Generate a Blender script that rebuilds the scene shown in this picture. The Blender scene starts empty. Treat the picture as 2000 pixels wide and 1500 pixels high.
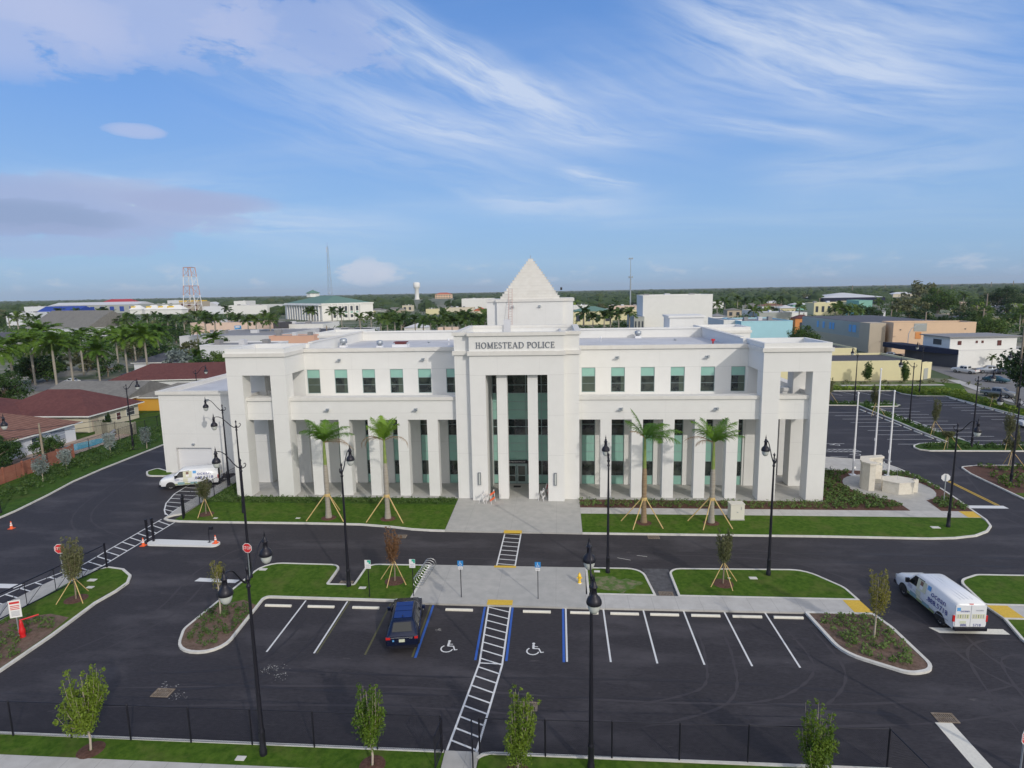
import bpy, math, random
import numpy as np
from mathutils import Vector, Matrix
R_ = math.radians
rnd = random.Random(7)
scene = bpy.context.scene
COL = scene.collection

# ---------------------------------------------------------------- camera
F_PX, PITCH, YAW, ROLL, CAM_H = 1175.0, R_(8.8), R_(4.5), math.atan(.018), 21.3
fw = Vector((-math.sin(YAW)*math.cos(PITCH), math.cos(YAW)*math.cos(PITCH), -math.sin(PITCH)))
r0 = Vector((math.cos(YAW), math.sin(YAW), 0)); u0 = r0.cross(fw)
cR = r0*math.cos(ROLL) - u0*math.sin(ROLL); cU = u0*math.cos(ROLL) + r0*math.sin(ROLL)
cam = bpy.data.cameras.new('camera'); cam.sensor_width = 36; cam.lens = 36*F_PX/2000
cam.clip_start = .5; cam.clip_end = 30000
co = bpy.data.objects.new('camera', cam); COL.objects.link(co)
m = Matrix((cR, cU, -fw)).transposed().to_4x4(); m.translation = (0, 0, CAM_H); co.matrix_world = m
scene.camera = co; HAZE_D = .00006
def ray(x, y): return fw*F_PX + cR*(x-1000) + cU*(750-y)
def at(x, y, z=0.):            # point of the place at height z seen at photo position x, y
    d = ray(x, y); t = (z-CAM_H)/d.z
    return Vector((d.x*t, d.y*t, z))
def ay(x, y, Y):               # X and height of a point at depth Y
    d = ray(x, y); t = Y/d.y
    return d.x*t, CAM_H + d.z*t
def px_of(X, Y, Z):
    d = Vector((X, Y, Z-CAM_H)); q = d.dot(fw)
    return 1000+F_PX*d.dot(cR)/q, 750-F_PX*d.dot(cU)/q

# ---------------------------------------------------------------- light
SUN_EL, SUN_AZ = R_(27), math.atan2(.573, -.819)      # azimuth clockwise from +Y
sd = Vector((math.cos(SUN_EL)*math.sin(SUN_AZ), math.cos(SUN_EL)*math.cos(SUN_AZ), math.sin(SUN_EL)))
sun = bpy.data.lights.new('sun', 'SUN'); sun.energy = 2.35; sun.angle = R_(.6); sun.color = (1, .93, .83)
so = bpy.data.objects.new('sun', sun); COL.objects.link(so); so.rotation_euler = sd.to_track_quat('Z', 'Y').to_euler()
scene.view_settings.view_transform = 'Standard'; scene.view_settings.look = 'None'
scene.view_settings.exposure = -.5; scene.view_settings.gamma = 1
try:
    scene.cycles.max_bounces = 6; scene.cycles.transparent_max_bounces = 8; scene.cycles.volume_bounces = 0
except Exception: pass

world = bpy.data.worlds.new('World'); scene.world = world; world.use_nodes = True
def sky_world():
    nt = world.node_tree; N = nt.nodes; L = nt.links; N.clear()
    out = N.new('ShaderNodeOutputWorld'); bg = N.new('ShaderNodeBackground'); bg.inputs[1].default_value = .125
    L.new(bg.outputs[0], out.inputs[0])
    sky = N.new('ShaderNodeTexSky'); sky.sky_type = 'NISHITA'; sky.sun_disc = False
    sky.sun_elevation = SUN_EL; sky.sun_rotation = SUN_AZ; sky.altitude = 0; sky.air_density = 1.0; sky.dust_density = .6; sky.ozone_density = 1.6
    def mth(op, a, b=None, c=None, clamp=False):
        n = N.new('ShaderNodeMath'); n.operation = op; n.use_clamp = clamp
        for i, v in enumerate((a, b, c)):
            if v is None: continue
            if isinstance(v, (int, float)): n.inputs[i].default_value = v
            else: L.new(v, n.inputs[i])
        return n.outputs[0]
    def vm(op, a, b=None):
        n = N.new('ShaderNodeVectorMath'); n.operation = op
        for i, v in enumerate((a, b)):
            if v is None: continue
            if isinstance(v, (tuple, Vector)): n.inputs[i].default_value = tuple(v)
            else: L.new(v, n.inputs[i])
        return n.outputs['Value' if op == 'DOT_PRODUCT' else 'Vector']
    def noise(vec, scale, detail=6, rough=.55, dist=0.):
        n = N.new('ShaderNodeTexNoise'); L.new(vec, n.inputs['Vector']); n.inputs['Scale'].default_value = scale
        n.inputs['Detail'].default_value = detail; n.inputs['Roughness'].default_value = rough; n.inputs['Distortion'].default_value = dist
        return n
    def smooth(v, a, b):
        n = N.new('ShaderNodeMapRange'); n.interpolation_type = 'SMOOTHSTEP'; L.new(v, n.inputs[0])
        n.inputs[1].default_value = a; n.inputs[2].default_value = b; n.inputs[3].default_value = 0; n.inputs[4].default_value = 1
        return n.outputs[0]
    tc = N.new('ShaderNodeTexCoord'); d = tc.outputs['Generated']
    sep = N.new('ShaderNodeSeparateXYZ'); L.new(d, sep.inputs[0])
    zz = mth('ADD', mth('MAXIMUM', sep.outputs[2], 0.), .11)
    cmb = N.new('ShaderNodeCombineXYZ'); L.new(mth('DIVIDE', sep.outputs[0], zz), cmb.inputs[0]); L.new(mth('DIVIDE', sep.outputs[1], zz), cmb.inputs[1])
    P = cmb.outputs[0]
    warp = noise(P, .55, 4, .5).outputs['Color']
    Pw = vm('ADD', P, vm('MULTIPLY', vm('SUBTRACT', warp, (.5, .5, .5)), (.6, .6, 0)))
    mp = N.new('ShaderNodeMapping'); mp.inputs['Rotation'].default_value = (0, 0, R_(58)); mp.inputs['Scale'].default_value = (.42, 1.5, 1)
    L.new(Pw, mp.inputs[0])
    n1 = noise(mp.outputs[0], .8, 9, .58, .15).outputs[0]
    fine = noise(mp.outputs[0], 2.6, 9, .62, .25).outputs[0]
    # broad cirrus veil
    veil = mth('MULTIPLY', smooth(n1, .46, .88), .26)
    # long streaks of cirrus: each lies along a great circle between two directions
    dw = vm('ADD', d, vm('MULTIPLY', vm('SUBTRACT', noise(P, .55, 5, .55).outputs['Color'], (.5, .5, .5)), (.05, .05, .10)))
    acc = veil
    bands = (((600, -60), (1290, 258), .040, 1.0), ((250, 20), (1330, 345), .065, .40), ((1200, -60), (2150, 190), .062, .85), ((1480, -90), (2150, 40), .05, .5),
             ((1330, 205), (1740, 290), .015, .6), ((1090, 318), (1270, 370), .013, .75), ((-60, 318), (880, 425), .026, .65), ((-60, 360), (640, 350), .018, .35),
             ((640, 150), (1130, 292), .022, .6), ((1420, 345), (2100, 270), .038, .4), ((860, 365), (1330, 392), .022, .45), ((1000, 225), (1330, 262), .02, .5), ((1050, 100), (1500, 250), .06, .3), ((420, 470), (1000, 500), .02, .2))
    for bi, (a, b, w, s) in enumerate(bands):
        A = ray(*a).normalized(); B = ray(*b).normalized(); n = A.cross(B).normalized(); T = n.cross(A).normalized(); ln = A.angle(B)
        al = vm('DOT_PRODUCT', dw, T); nd = vm('DOT_PRODUCT', dw, n); bend = mth('MULTIPLY', mth('MULTIPLY', al, mth('SUBTRACT', al, ln)), .22 if bi % 3 else .35)
        nd = mth('ADD', nd, bend); ac = mth('DIVIDE', nd, w); side = smooth(ac, -1.25, .1) ; oth = mth('SUBTRACT', 1., smooth(ac, -.1, 2.0))
        g = mth('MULTIPLY', side, oth)
        g = mth('MULTIPLY', g, mth('MULTIPLY', smooth(al, -.02, ln*.35), mth('SUBTRACT', 1., smooth(al, math.sin(ln)*.55, math.sin(ln)*1.08))))
        cv = N.new('ShaderNodeCombineXYZ'); L.new(mth('MULTIPLY', al, 3.2), cv.inputs[0]); L.new(mth('MULTIPLY', nd, 26.), cv.inputs[1]); cv.inputs[2].default_value = bi*3.7
        fib = noise(cv.outputs[0], 1.5, 8, .62, .35).outputs[0]
        acc = mth('ADD', acc, mth('MULTIPLY', g, mth('MULTIPLY', smooth(fib, .26, .68), s)))
    low = smooth(sep.outputs[2], .0, .075)
    acc = mth('MULTIPLY', mth('MINIMUM', acc, .8), mth('ADD', mth('MULTIPLY', low, .75), .25))
    tint = N.new('ShaderNodeMixRGB'); tint.blend_type = 'MULTIPLY'; tint.inputs[0].default_value = 1
    L.new(sky.outputs[0], tint.inputs[1]); tint.inputs[2].default_value = SKY_TINT
    gr = N.new('ShaderNodeValToRGB'); L.new(sep.outputs[2], gr.inputs[0]); cr = gr.color_ramp
    cr.elements[0].position = 0; cr.elements[0].color = (.42, .66, .98, 1); cr.elements[1].position = 1; cr.elements[1].color = (.13, .21, .42, 1)
    for ps, cc in ((.045, (.42, .70, 1.08, 1)), (.12, (.40, .70, 1.16, 1)), (.26, (.27, .56, 1.17, 1)), (.42, (.18, .43, 1.02, 1)), (.6, (.16, .34, .8, 1))): e = cr.elements.new(ps); e.color = cc
    gm = N.new('ShaderNodeMixRGB'); gm.inputs[0].default_value = .82; L.new(tint.outputs[0], gm.inputs[1]); gs = vm('MULTIPLY', gr.outputs[0], (8., 8., 8.)); L.new(gs, gm.inputs[2]); tint = gm
    mx = N.new('ShaderNodeMixRGB'); L.new(acc, mx.inputs[0]); L.new(tint.outputs[0], mx.inputs[1]); mx.inputs[2].default_value = CIRRUS
    cur = mx.outputs[0]
    # low cumulus puffs along the horizon and grey-mauve banks on the left
    puff = noise(vm('MULTIPLY', d, (1, 1, 2.6)), 17, 8, .6).outputs[0]
    band = mth('MULTIPLY', smooth(sep.outputs[2], .004, .02), mth('SUBTRACT', 1., smooth(sep.outputs[2], .028, .055)))
    pf = mth('MULTIPLY', mth('MULTIPLY', smooth(puff, .52, .70), band), .55)
    m2 = N.new('ShaderNodeMixRGB'); L.new(pf, m2.inputs[0]); L.new(cur, m2.inputs[1]); m2.inputs[2].default_value = PUFF; cur = m2.outputs[0]
    bank = noise(vm('MULTIPLY', d, (1, 1, 2.6)), 12., 10, .64, .2).outputs[0]
    def blob(x, y, rx, thr, s, colr, cur, sq=1.):
        c = ray(x, y).normalized(); df = vm('SUBTRACT', d, tuple(c)); df = vm('MULTIPLY', df, (1, 1, sq))
        q = mth('MULTIPLY', vm('DOT_PRODUCT', df, df), 1/(rx*rx))
        mk = mth('SUBTRACT', 1., smooth(q, .1, 1.))
        v = mth('MULTIPLY', smooth(mth('ADD', bank, mth('MULTIPLY', mk, .35)), thr, thr+.13), mth('MULTIPLY', mk, s))
        mm = N.new('ShaderNodeMixRGB'); L.new(v, mm.inputs[0]); L.new(cur, mm.inputs[1]); mm.inputs[2].default_value = colr
        return mm.outputs[0]
    cur = blob(150, 405, .27, .60, .85, MAUVE, cur, 5.)
    cur = blob(390, 396, .13, .56, .85, MAUVE, cur, 6.)
    cur = blob(40, 425, .15, .56, .8, SLATE, cur, 5.)
    cur = blob(90, 470, .2, .64, .5, MAUVE, cur, 6.)
    cur = blob(240, 0, .24, .62, .6, PINK, cur, 2.6)
    cur = blob(600, 70, .2, .68, .45, PINK, cur, 2.6)
    cur = blob(-40, 30, .2, .6, .6, PINK, cur, 2.6)
    cur = blob(268, 256, .05, .66, .6, PINK, cur, 4.)
    cur = blob(712, 532, .07, .60, .8, PUFF, cur, 2.4)
    # added white glow in the unseen sky behind the camera, for neutral fill
    glow_ = mth('MULTIPLY', smooth(vm('DOT_PRODUCT', d, tuple(sd)), .02, .85), .9)
    glow_mix = N.new('ShaderNodeMixRGB'); L.new(glow_, glow_mix.inputs[0]); L.new(cur, glow_mix.inputs[1]); glow_mix.inputs[2].default_value = (12.6, 12.1, 11.4, 1)
    L.new(glow_mix.outputs[0], bg.inputs[0])
SKY_TINT = (.84, .97, 1.18, 1); CIRRUS = (7.2, 8.2, 10., 1); PUFF = (6.8, 7.4, 8.8, 1); MAUVE = (4.2, 5.1, 7.8, 1); SLATE = (3.1, 4.2, 6.6, 1); PINK = (5.7, 6.4, 9.0, 1)
sky_world()

# ---------------------------------------------------------------- materials
MATS = {}
def mat(name, c1, c2=None, scale=1., rough=.8, metal=0., bump=0., detail=5, coord='w', spec=.5, mix=(.35, .65), stretch=(1, 1, 1), c3=None, s3=.1, m3=(.5, .75), a3=.6, joints=None, rot=0., bscale=None, specks=None):
    mt = bpy.data.materials.new(name); mt.use_nodes = True; nt = mt.node_tree; N = nt.nodes; L = nt.links
    b = N['Principled BSDF']; b.inputs['Roughness'].default_value = rough; b.inputs['Metallic'].default_value = metal
    b.inputs['Specular IOR Level'].default_value = spec
    b.inputs['Base Color'].default_value = (*c1, 1); MATS[name] = mt
    if c2 is None and not bump: return mt
    if coord == 'w': tc = N.new('ShaderNodeNewGeometry').outputs['Position']
    else: tc = N.new('ShaderNodeTexCoord').outputs['Object']
    mp = N.new('ShaderNodeMapping'); mp.inputs['Scale'].default_value = stretch; mp.inputs['Rotation'].default_value = (0, 0, rot); L.new(tc, mp.inputs[0])
    cur = None
    def nz(s, d=detail, src=None):
        n = N.new('ShaderNodeTexNoise'); n.inputs['Scale'].default_value = s; n.inputs['Detail'].default_value = d; n.inputs['Roughness'].default_value = .62
        L.new(src or mp.outputs[0], n.inputs['Vector']); return n.outputs[0]
    def rng(v, a, b_):
        n = N.new('ShaderNodeMapRange'); L.new(v, n.inputs[0]); n.inputs[1].default_value = a; n.inputs[2].default_value = b_; return n.outputs[0]
    if c2 is not None:
        mx = N.new('ShaderNodeMixRGB'); L.new(rng(nz(scale), *mix), mx.inputs[0]); mx.inputs[1].default_value = (*c1, 1); mx.inputs[2].default_value = (*c2, 1); cur = mx.outputs[0]
        if c3 is not None:
            m3_ = N.new('ShaderNodeMixRGB'); f = N.new('ShaderNodeMath'); f.operation = 'MULTIPLY'; f.inputs[1].default_value = a3
            L.new(rng(nz(s3, 8), *m3), f.inputs[0]); L.new(f.outputs[0], m3_.inputs[0]); L.new(cur, m3_.inputs[1]); m3_.inputs[2].default_value = (*c3, 1); cur = m3_.outputs[0]
        if specks:
            for sc_, lo_, k_ in ((9., .68, .6), (1.7, .66, .35)):
                sm_ = N.new('ShaderNodeMixRGB'); q_ = N.new('ShaderNodeMath'); q_.operation = 'MULTIPLY'; q_.inputs[1].default_value = k_; L.new(rng(nz(sc_, 12), lo_, lo_+.12), q_.inputs[0]); L.new(q_.outputs[0], sm_.inputs[0]); L.new(cur, sm_.inputs[1]); sm_.inputs[2].default_value = (*specks, 1); cur = sm_.outputs[0]
        if joints:
            sp = N.new('ShaderNodeSeparateXYZ'); L.new(tc, sp.inputs[0])
            for ax, period, off, w, dark in joints:
                a = N.new('ShaderNodeMath'); a.operation = 'ADD'; L.new(sp.outputs[ax], a.inputs[0]); a.inputs[1].default_value = off+1000*period
                md = N.new('ShaderNodeMath'); md.operation = 'MODULO'; L.new(a.outputs[0], md.inputs[0]); md.inputs[1].default_value = period
                lt = N.new('ShaderNodeMath'); lt.operation = 'LESS_THAN'; L.new(md.outputs[0], lt.inputs[0]); lt.inputs[1].default_value = w
                ml = N.new('ShaderNodeMixRGB'); ml.blend_type = 'MULTIPLY'; L.new(lt.outputs[0], ml.inputs[0]); L.new(cur, ml.inputs[1]); ml.inputs[2].default_value = (dark, dark, dark, 1); cur = ml.outputs[0]
        L.new(cur, b.inputs['Base Color'])
    if bump:
        bp = N.new('ShaderNodeBump'); bp.inputs['Strength'].default_value = bump; bp.inputs['Distance'].default_value = .05
        L.new(nz(bscale or scale*3), bp.inputs['Height']); L.new(bp.outputs[0], b.inputs['Normal'])
    return mt
def foliage(name, dark, light, scale=1.5, trans=.25):
    mt = bpy.data.materials.new(name); mt.use_nodes = True; nt = mt.node_tree; N = nt.nodes; L = nt.links; MATS[name] = mt
    b = N['Principled BSDF']; b.inputs['Roughness'].default_value = .55; b.inputs['Specular IOR Level'].default_value = .3
    g = N.new('ShaderNodeNewGeometry'); n = N.new('ShaderNodeTexNoise'); n.inputs['Scale'].default_value = scale; n.inputs['Detail'].default_value = 4; L.new(g.outputs['Position'], n.inputs['Vector'])
    oi = N.new('ShaderNodeObjectInfo'); a = N.new('ShaderNodeMath'); a.operation = 'MULTIPLY_ADD'; L.new(oi.outputs['Random'], a.inputs[0]); a.inputs[1].default_value = .45; L.new(n.outputs[0], a.inputs[2])
    r = N.new('ShaderNodeMapRange'); L.new(a.outputs[0], r.inputs[0]); r.inputs[1].default_value = .4; r.inputs[2].default_value = .95
    mx = N.new('ShaderNodeMixRGB'); L.new(r.outputs[0], mx.inputs[0]); mx.inputs[1].default_value = (*dark, 1); mx.inputs[2].default_value = (*light, 1); L.new(mx.outputs[0], b.inputs['Base Color'])
    t = N.new('ShaderNodeBsdfTranslucent'); L.new(mx.outputs[0], t.inputs[0]); ms = N.new('ShaderNodeMixShader'); ms.inputs[0].default_value = trans
    L.new(b.outputs[0], ms.inputs[1]); L.new(t.outputs[0], ms.inputs[2]); L.new(ms.outputs[0], N['Material Output'].inputs[0])
    return mt
def flat(name, c, rough=.6, metal=0, spec=.5): return mat(name, c, rough=rough, metal=metal, spec=spec)

mat('asphalt', (.027, .0245, .029), (.043, .039, .045), 7, .76, bump=.3, bscale=40, c3=(.115, .107, .117), s3=.30, m3=(.50, .80), a3=.75, stretch=(.45, 1.25, 1), rot=.15, spec=.4, specks=(.30, .28, .27))
mat('asphalt_lane', (.036, .033, .039), (.055, .051, .057), 8, .66, bump=.2, bscale=40, c3=(.10, .095, .105), s3=.3, m3=(.5, .8), a3=.5, stretch=(.5, 1.6, 1), spec=.4)
mat('asphalt_patch', (.05, .05, .056), (.12, .12, .13), 2.2, .75, mix=(.3, .7))
mat('road', (.17, .165, .165), (.22, .215, .21), 3, .8, c3=(.12, .115, .115), s3=.15, stretch=(1, .3, 1))
mat('ground', (.075, .105, .04), (.27, .25, .21), .045, .95, mix=(.42, .6), c3=(.05, .085, .03), s3=.015, m3=(.5, .6), a3=.7)
mat('grass', (.042, .095, .009), (.085, .155, .018), 3.2, .9, bump=.6, bscale=22, c3=(.15, .15, .05), s3=.5, m3=(.5, .75), a3=.6, spec=.1)
mat('grass_dark', (.030, .075, .010), (.065, .13, .018), 1.8, .9, bump=.6, bscale=30, c3=(.10, .10, .035), s3=.4, m3=(.5, .75), a3=.5, spec=.15)
mat('grass_worn', (.07, .14, .02), (.22, .19, .12), 2.2, .9, bump=.5, bscale=25, mix=(.42, .62), c3=(.06, .15, .01), s3=.6)
mat('mulch', (.075, .032, .02), (.14, .07, .05), 6, .95, bump=.8, bscale=30)
mat('mulch_pale', (.12, .075, .055), (.21, .14, .11), 5, .95, bump=.8, bscale=25, c3=(.06, .075, .025), s3=1.1, a3=.5)
mat('concrete', (.40, .395, .375), (.47, .46, .435), 1.3, .85, c3=(.33, .34, .33), s3=.18, m3=(.45, .8), a3=.5, joints=((0, 4.1, .3, .03, .8), (1, 3.9, 1.2, .03, .8)))
mat('sidewalk', (.46, .45, .43), (.53, .52, .5), 1.3, .85, c3=(.36, .35, .32), s3=.35, m3=(.5, .8), a3=.55, joints=((0, 1.62, .2, .02, .62),))
mat('kerb', (.60, .59, .55), (.70, .69, .65), 3, .85, c3=(.42, .40, .36), s3=.5, m3=(.5, .8), a3=.5)
mat('paint_white', (.72, .73, .73), (.60, .61, .62), 14, .7, mix=(.45, .8))
mat('paint_cream', (.74, .72, .64), (.62, .60, .54), 7, .7, mix=(.45, .8))
mat('paint_yellow', (.75, .50, .06), (.62, .40, .04), 8, .7)
mat('paint_olive', (.13, .125, .05), (.09, .088, .045), 8, .7)
mat('paint_blue', (.035, .13, .50), (.03, .10, .40), 8, .7)
mat('stucco', (.735, .735, .72), (.76, .76, .745), .9, .9, c3=(.70, .70, .685), s3=.25, m3=(.5, .85), a3=.4, bump=.12, bscale=30, joints=((2, 40, -13.06, .035, .8), (2, 40, -4.9, .035, .84), (2, 40, -9.0, .03, .84), (0, 4.166, 1.9, .03, .9)))
mat('stucco_trim', (.72, .71, .68), (.67, .655, .62), 1.4, .9, c3=(.52, .50, .46), s3=.5, m3=(.55, .85), a3=.4)
mat('roof_membrane', (.52, .53, .56), (.60, .61, .64), .5, .8, c3=(.42, .43, .46), s3=.15)
mat('glass_dark', (.010, .016, .020), (.045, .055, .05), 1.1, .08, spec=.9, mix=(.4, .6), c3=(.07, .09, .07), s3=.45, m3=(.52, .6), a3=.6)
mat('glass_olive', (.06, .085, .07), (.09, .115, .09), .7, .12, spec=.8)
mat('glass_aqua', (.27, .50, .43), (.31, .54, .47), .5, .25, spec=.6)
mat('frame_metal', (.30, .40, .40), rough=.5, metal=.3)
mat('letter_metal', (.16, .18, .22), rough=.5, metal=.4)
mat('black_metal', (.018, .018, .028), rough=.42, metal=.3)
mat('lamp_glass', (.55, .58, .56), rough=.25, spec=.7)
mat('white_metal', (.78, .79, .82), rough=.35)
mat('galvanised', (.42, .46, .50), rough=.45, metal=.6)
mat('shiny_steel', (.62, .63, .64), rough=.25, metal=.85)
mat('limestone', (.66, .62, .53), (.74, .70, .62), 3, .85, c3=(.5, .44, .34), s3=1.2, m3=(.5, .8), a3=.4)
mat('cream_paint', (.70, .68, .60), rough=.6)
mat('stake_wood', (.55, .38, .14), (.66, .50, .24), 8, .8, coord='o')
mat('pole_wood', (.25, .20, .15), (.33, .28, .22), 5, .9, coord='o')
mat('palm_trunk', (.30, .27, .22), (.38, .35, .30), 3, .9, coord='o', stretch=(.4, .4, 4))
mat('palm_trunk_brown', (.24, .16, .09), (.32, .24, .15), 3, .9, coord='o', stretch=(.4, .4, 4))
mat('palm_shaft', (.16, .25, .05), (.25, .30, .09), 2, .5, coord='o')
mat('bark', (.20, .15, .10), (.30, .25, .20), 6, .9, coord='o')
mat('bark_pale', (.38, .32, .26), (.5, .44, .36), 6, .9, coord='o')
foliage('leaf_bright', (.07, .14, .012), (.19, .27, .03), 2)
foliage('leaf_mid', (.035, .085, .015), (.10, .17, .03), .8)
foliage('leaf_dark', (.018, .048, .012), (.05, .10, .022), .5)
foliage('leaf_olive', (.085, .10, .04), (.17, .18, .08), 1.2)
foliage('leaf_yellow', (.14, .15, .03), (.28, .26, .05), 1.5)
foliage('leaf_brown', (.13, .065, .03), (.25, .13, .06), 1.2)
foliage('leaf_grey', (.16, .20, .19), (.36, .42, .40), 1)
foliage('leaf_shrub', (.05, .10, .022), (.14, .22, .055), 2.5)
foliage('leaf_palm', (.035, .10, .010), (.13, .23, .025), .7)
foliage('leaf_palm_near', (.07, .18, .015), (.20, .34, .04), .7)
foliage('leaf_palm_far', (.03, .075, .014), (.10, .16, .028), .1)
foliage('leaf_dead', (.26, .16, .09), (.38, .27, .17), 1)
foliage('leaf_lime', (.12, .20, .02), (.27, .35, .05), .6)
flat('red_sign', (.62, .03, .035), .5); flat('white_sign', (.8, .8, .8), .5); flat('blue_sign', (.03, .25, .62), .5); flat('green_sign', (.03, .42, .30), .5)
flat('cone_orange', (.85, .13, .03), .5); flat('hydrant_yellow', (.85, .55, .03), .4); flat('hydrant_red', (.62, .015, .02), .4)
flat('van_white', (.78, .80, .83), .25, spec=.6); flat('navy_paint', (.008, .014, .045), .18, .3, .8); flat('rubber', (.02, .02, .022), .8); flat('rim', (.45, .46, .48), .35, .7)
flat('car_glass', (.012, .015, .018), .06, 0, .9); flat('tail_red', (.55, .02, .02), .3); flat('print_navy', (.035, .05, .28), .5); flat('print_sky', (.12, .38, .75), .5)
flat('print_grey', (.34, .36, .42), .5); flat('print_teal', (.22, .36, .40), .5); flat('print_cream', (.66, .66, .50), .5); flat('print_brown', (.22, .13, .10), .5); flat('print_olive', (.25, .30, .14), .5)
flat('plate', (.62, .66, .52), .5); flat('roof_pod', (.010, .03, .16), .1, .2, .9)
# ---------------------------------------------------------------- mesh and object helpers
class MB:
    def __init__(s): s.v = []; s.f = []; s.m = []; s.sm = []
    def face(s, pts, m=0, sm=False):
        n = len(s.v); s.v.extend([tuple(p) for p in pts]); s.f.append(tuple(range(n, n+len(pts)))); s.m.append(m); s.sm.append(sm); return s
    def grid(s, rows, m=0, sm=False, closed=False):          # rows of points joined by quads
        n0 = len(s.v); c = len(rows[0])
        for r in rows: s.v.extend([tuple(p) for p in r])
        for i in range(len(rows)-1):
            for j in range(c if closed else c-1):
                k = (j+1) % c
                s.f.append((n0+i*c+j, n0+i*c+k, n0+(i+1)*c+k, n0+(i+1)*c+j)); s.m.append(m); s.sm.append(sm)
        return s
    def box(s, x0, x1, y0, y1, z0, z1, m=0, T=None):
        P = [(x0, y0, z0), (x1, y0, z0), (x1, y1, z0), (x0, y1, z0), (x0, y0, z1), (x1, y0, z1), (x1, y1, z1), (x0, y1, z1)]
        if T is not None: P = [tuple(T @ Vector(p)) for p in P]
        n = len(s.v); s.v.extend(P)
        for q in ((0, 3, 2, 1), (4, 5, 6, 7), (0, 1, 5, 4), (1, 2, 6, 5), (2, 3, 7, 6), (3, 0, 4, 7)):
            s.f.append(tuple(n+i for i in q)); s.m.append(m); s.sm.append(False)
        return s
    def prism(s, poly, z0, z1, m=0, bottom=True, ms=None):
        a = sum(poly[i][0]*poly[(i+1) % len(poly)][1]-poly[(i+1) % len(poly)][0]*poly[i][1] for i in range(len(poly)))
        if a < 0: poly = poly[::-1]
        s.face([(p[0], p[1], z1) for p in poly], m)
        if bottom: s.face([(p[0], p[1], z0) for p in poly[::-1]], m)
        for i in range(len(poly)):
            p, q = poly[i], poly[(i+1) % len(poly)]
            s.face([(p[0], p[1], z0), (q[0], q[1], z0), (q[0], q[1], z1), (p[0], p[1], z1)], m if ms is None else ms)
        return s
    def sheet(s, poly, z, m=0):
        a = sum(poly[i][0]*poly[(i+1) % len(poly)][1]-poly[(i+1) % len(poly)][0]*poly[i][1] for i in range(len(poly)))
        s.face([(p[0], p[1], z) for p in (poly if a > 0 else poly[::-1])], m); return s
    def ring(s, outer, inner, z0, z1, m=0):
        n = len(outer)
        for i in range(n):
            j = (i+1) % n; o, p, q, r = outer[i], outer[j], inner[j], inner[i]
            s.face([(o[0], o[1], z1), (p[0], p[1], z1), (q[0], q[1], z1), (r[0], r[1], z1)], m)
            s.face([(o[0], o[1], z0), (p[0], p[1], z0), (p[0], p[1], z1), (o[0], o[1], z1)], m)
            s.face([(q[0], q[1], z0), (r[0], r[1], z0), (r[0], r[1], z1), (q[0], q[1], z1)], m)
            s.face([(r[0], r[1], z0), (q[0], q[1], z0), (p[0], p[1], z0), (o[0], o[1], z0)], m)
        return s
    def tube(s, a, b, ra, rb=None, n=8, m=0, sm=True, cap=True):
        return s.path([a, b], [ra, ra if rb is None else rb], n, m, sm, cap)
    def path(s, pts, rad, n=6, m=0, sm=True, cap=True):
        pts = [Vector(p) for p in pts]; rad = rad if isinstance(rad, (list, tuple)) else [rad]*len(pts); rows = []
        up = None
        for i, p in enumerate(pts):
            d = (pts[min(i+1, len(pts)-1)]-pts[max(i-1, 0)]).normalized()
            if up is None: up = Vector((0, 0, 1)) if abs(d.z) < .9 else Vector((0, 1, 0))
            x = d.cross(up).normalized(); y = x.cross(d).normalized()
            rows.append([p+(x*math.cos(t)+y*math.sin(t))*rad[i] for t in [2*math.pi*k/n for k in range(n)]]); up = y
        s.grid(rows, m, sm, True)
        if cap: s.face(rows[0], m); s.face(rows[-1][::-1], m)
        return s
    def lathe(s, prof, c=(0, 0, 0), n=12, m=0, sm=True):
        s.grid([[(c[0]+r*math.cos(t), c[1]+r*math.sin(t), c[2]+z) for t in [2*math.pi*k/n for k in range(n)]] for r, z in prof], m, sm, True)
        return s
    def disc(s, r, z, c=(0, 0), n=12, m=0): s.face([(c[0]+r*math.cos(2*math.pi*k/n), c[1]+r*math.sin(2*math.pi*k/n), z) for k in range(n)], m); return s
    def build(s, name, mats, parent=None, off=None, T=None):
        me = bpy.data.meshes.new(name); v = s.v
        if off is not None: v = [(p[0]-off[0], p[1]-off[1], p[2]-off[2]) for p in v]
        if T is not None: v = [tuple(T @ Vector(p)) for p in v]
        me.from_pydata(v, [], s.f)
        for mm in (mats if isinstance(mats, (list, tuple)) else [mats]): me.materials.append(MATS[mm])
        if s.f:
            me.polygons.foreach_set('material_index', s.m); me.polygons.foreach_set('use_smooth', s.sm)
        me.update()
        o = bpy.data.objects.new(name, me); COL.objects.link(o)
        if parent is not None: o.parent = parent
        return o
def tag(o, label, cat, group=None):
    o['label'] = label; o['category'] = cat
    if group: o['group'] = group
    return o
def thing(name, label, cat, loc=(0, 0, 0), rz=0., group=None, s=1.):
    o = bpy.data.objects.new(name, None); COL.objects.link(o); o.empty_display_size = .3
    o.location = loc; o.rotation_euler = (0, 0, rz); o.scale = (s, s, s)
    return tag(o, label, cat, group)
def struct(name, mb, mats, kind='structure'):
    o = mb.build(name, mats); o['kind'] = kind; return o
def dup(root, loc, rz=0., label=None, s=1., group=None, sz=None):
    r = root.copy(); COL.objects.link(r); r.location = loc; r.rotation_euler = (0, 0, rz); r.scale = (s, s, s*(sz or 1.))
    if label: r['label'] = label
    if group: r['group'] = group
    def rec(a, b):
        for ch in kids.get(a.name, ()):
            c = ch.copy(); COL.objects.link(c); c.parent = b; rec(ch, c)
    rec(root, r)
    return r
kids = {}
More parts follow.
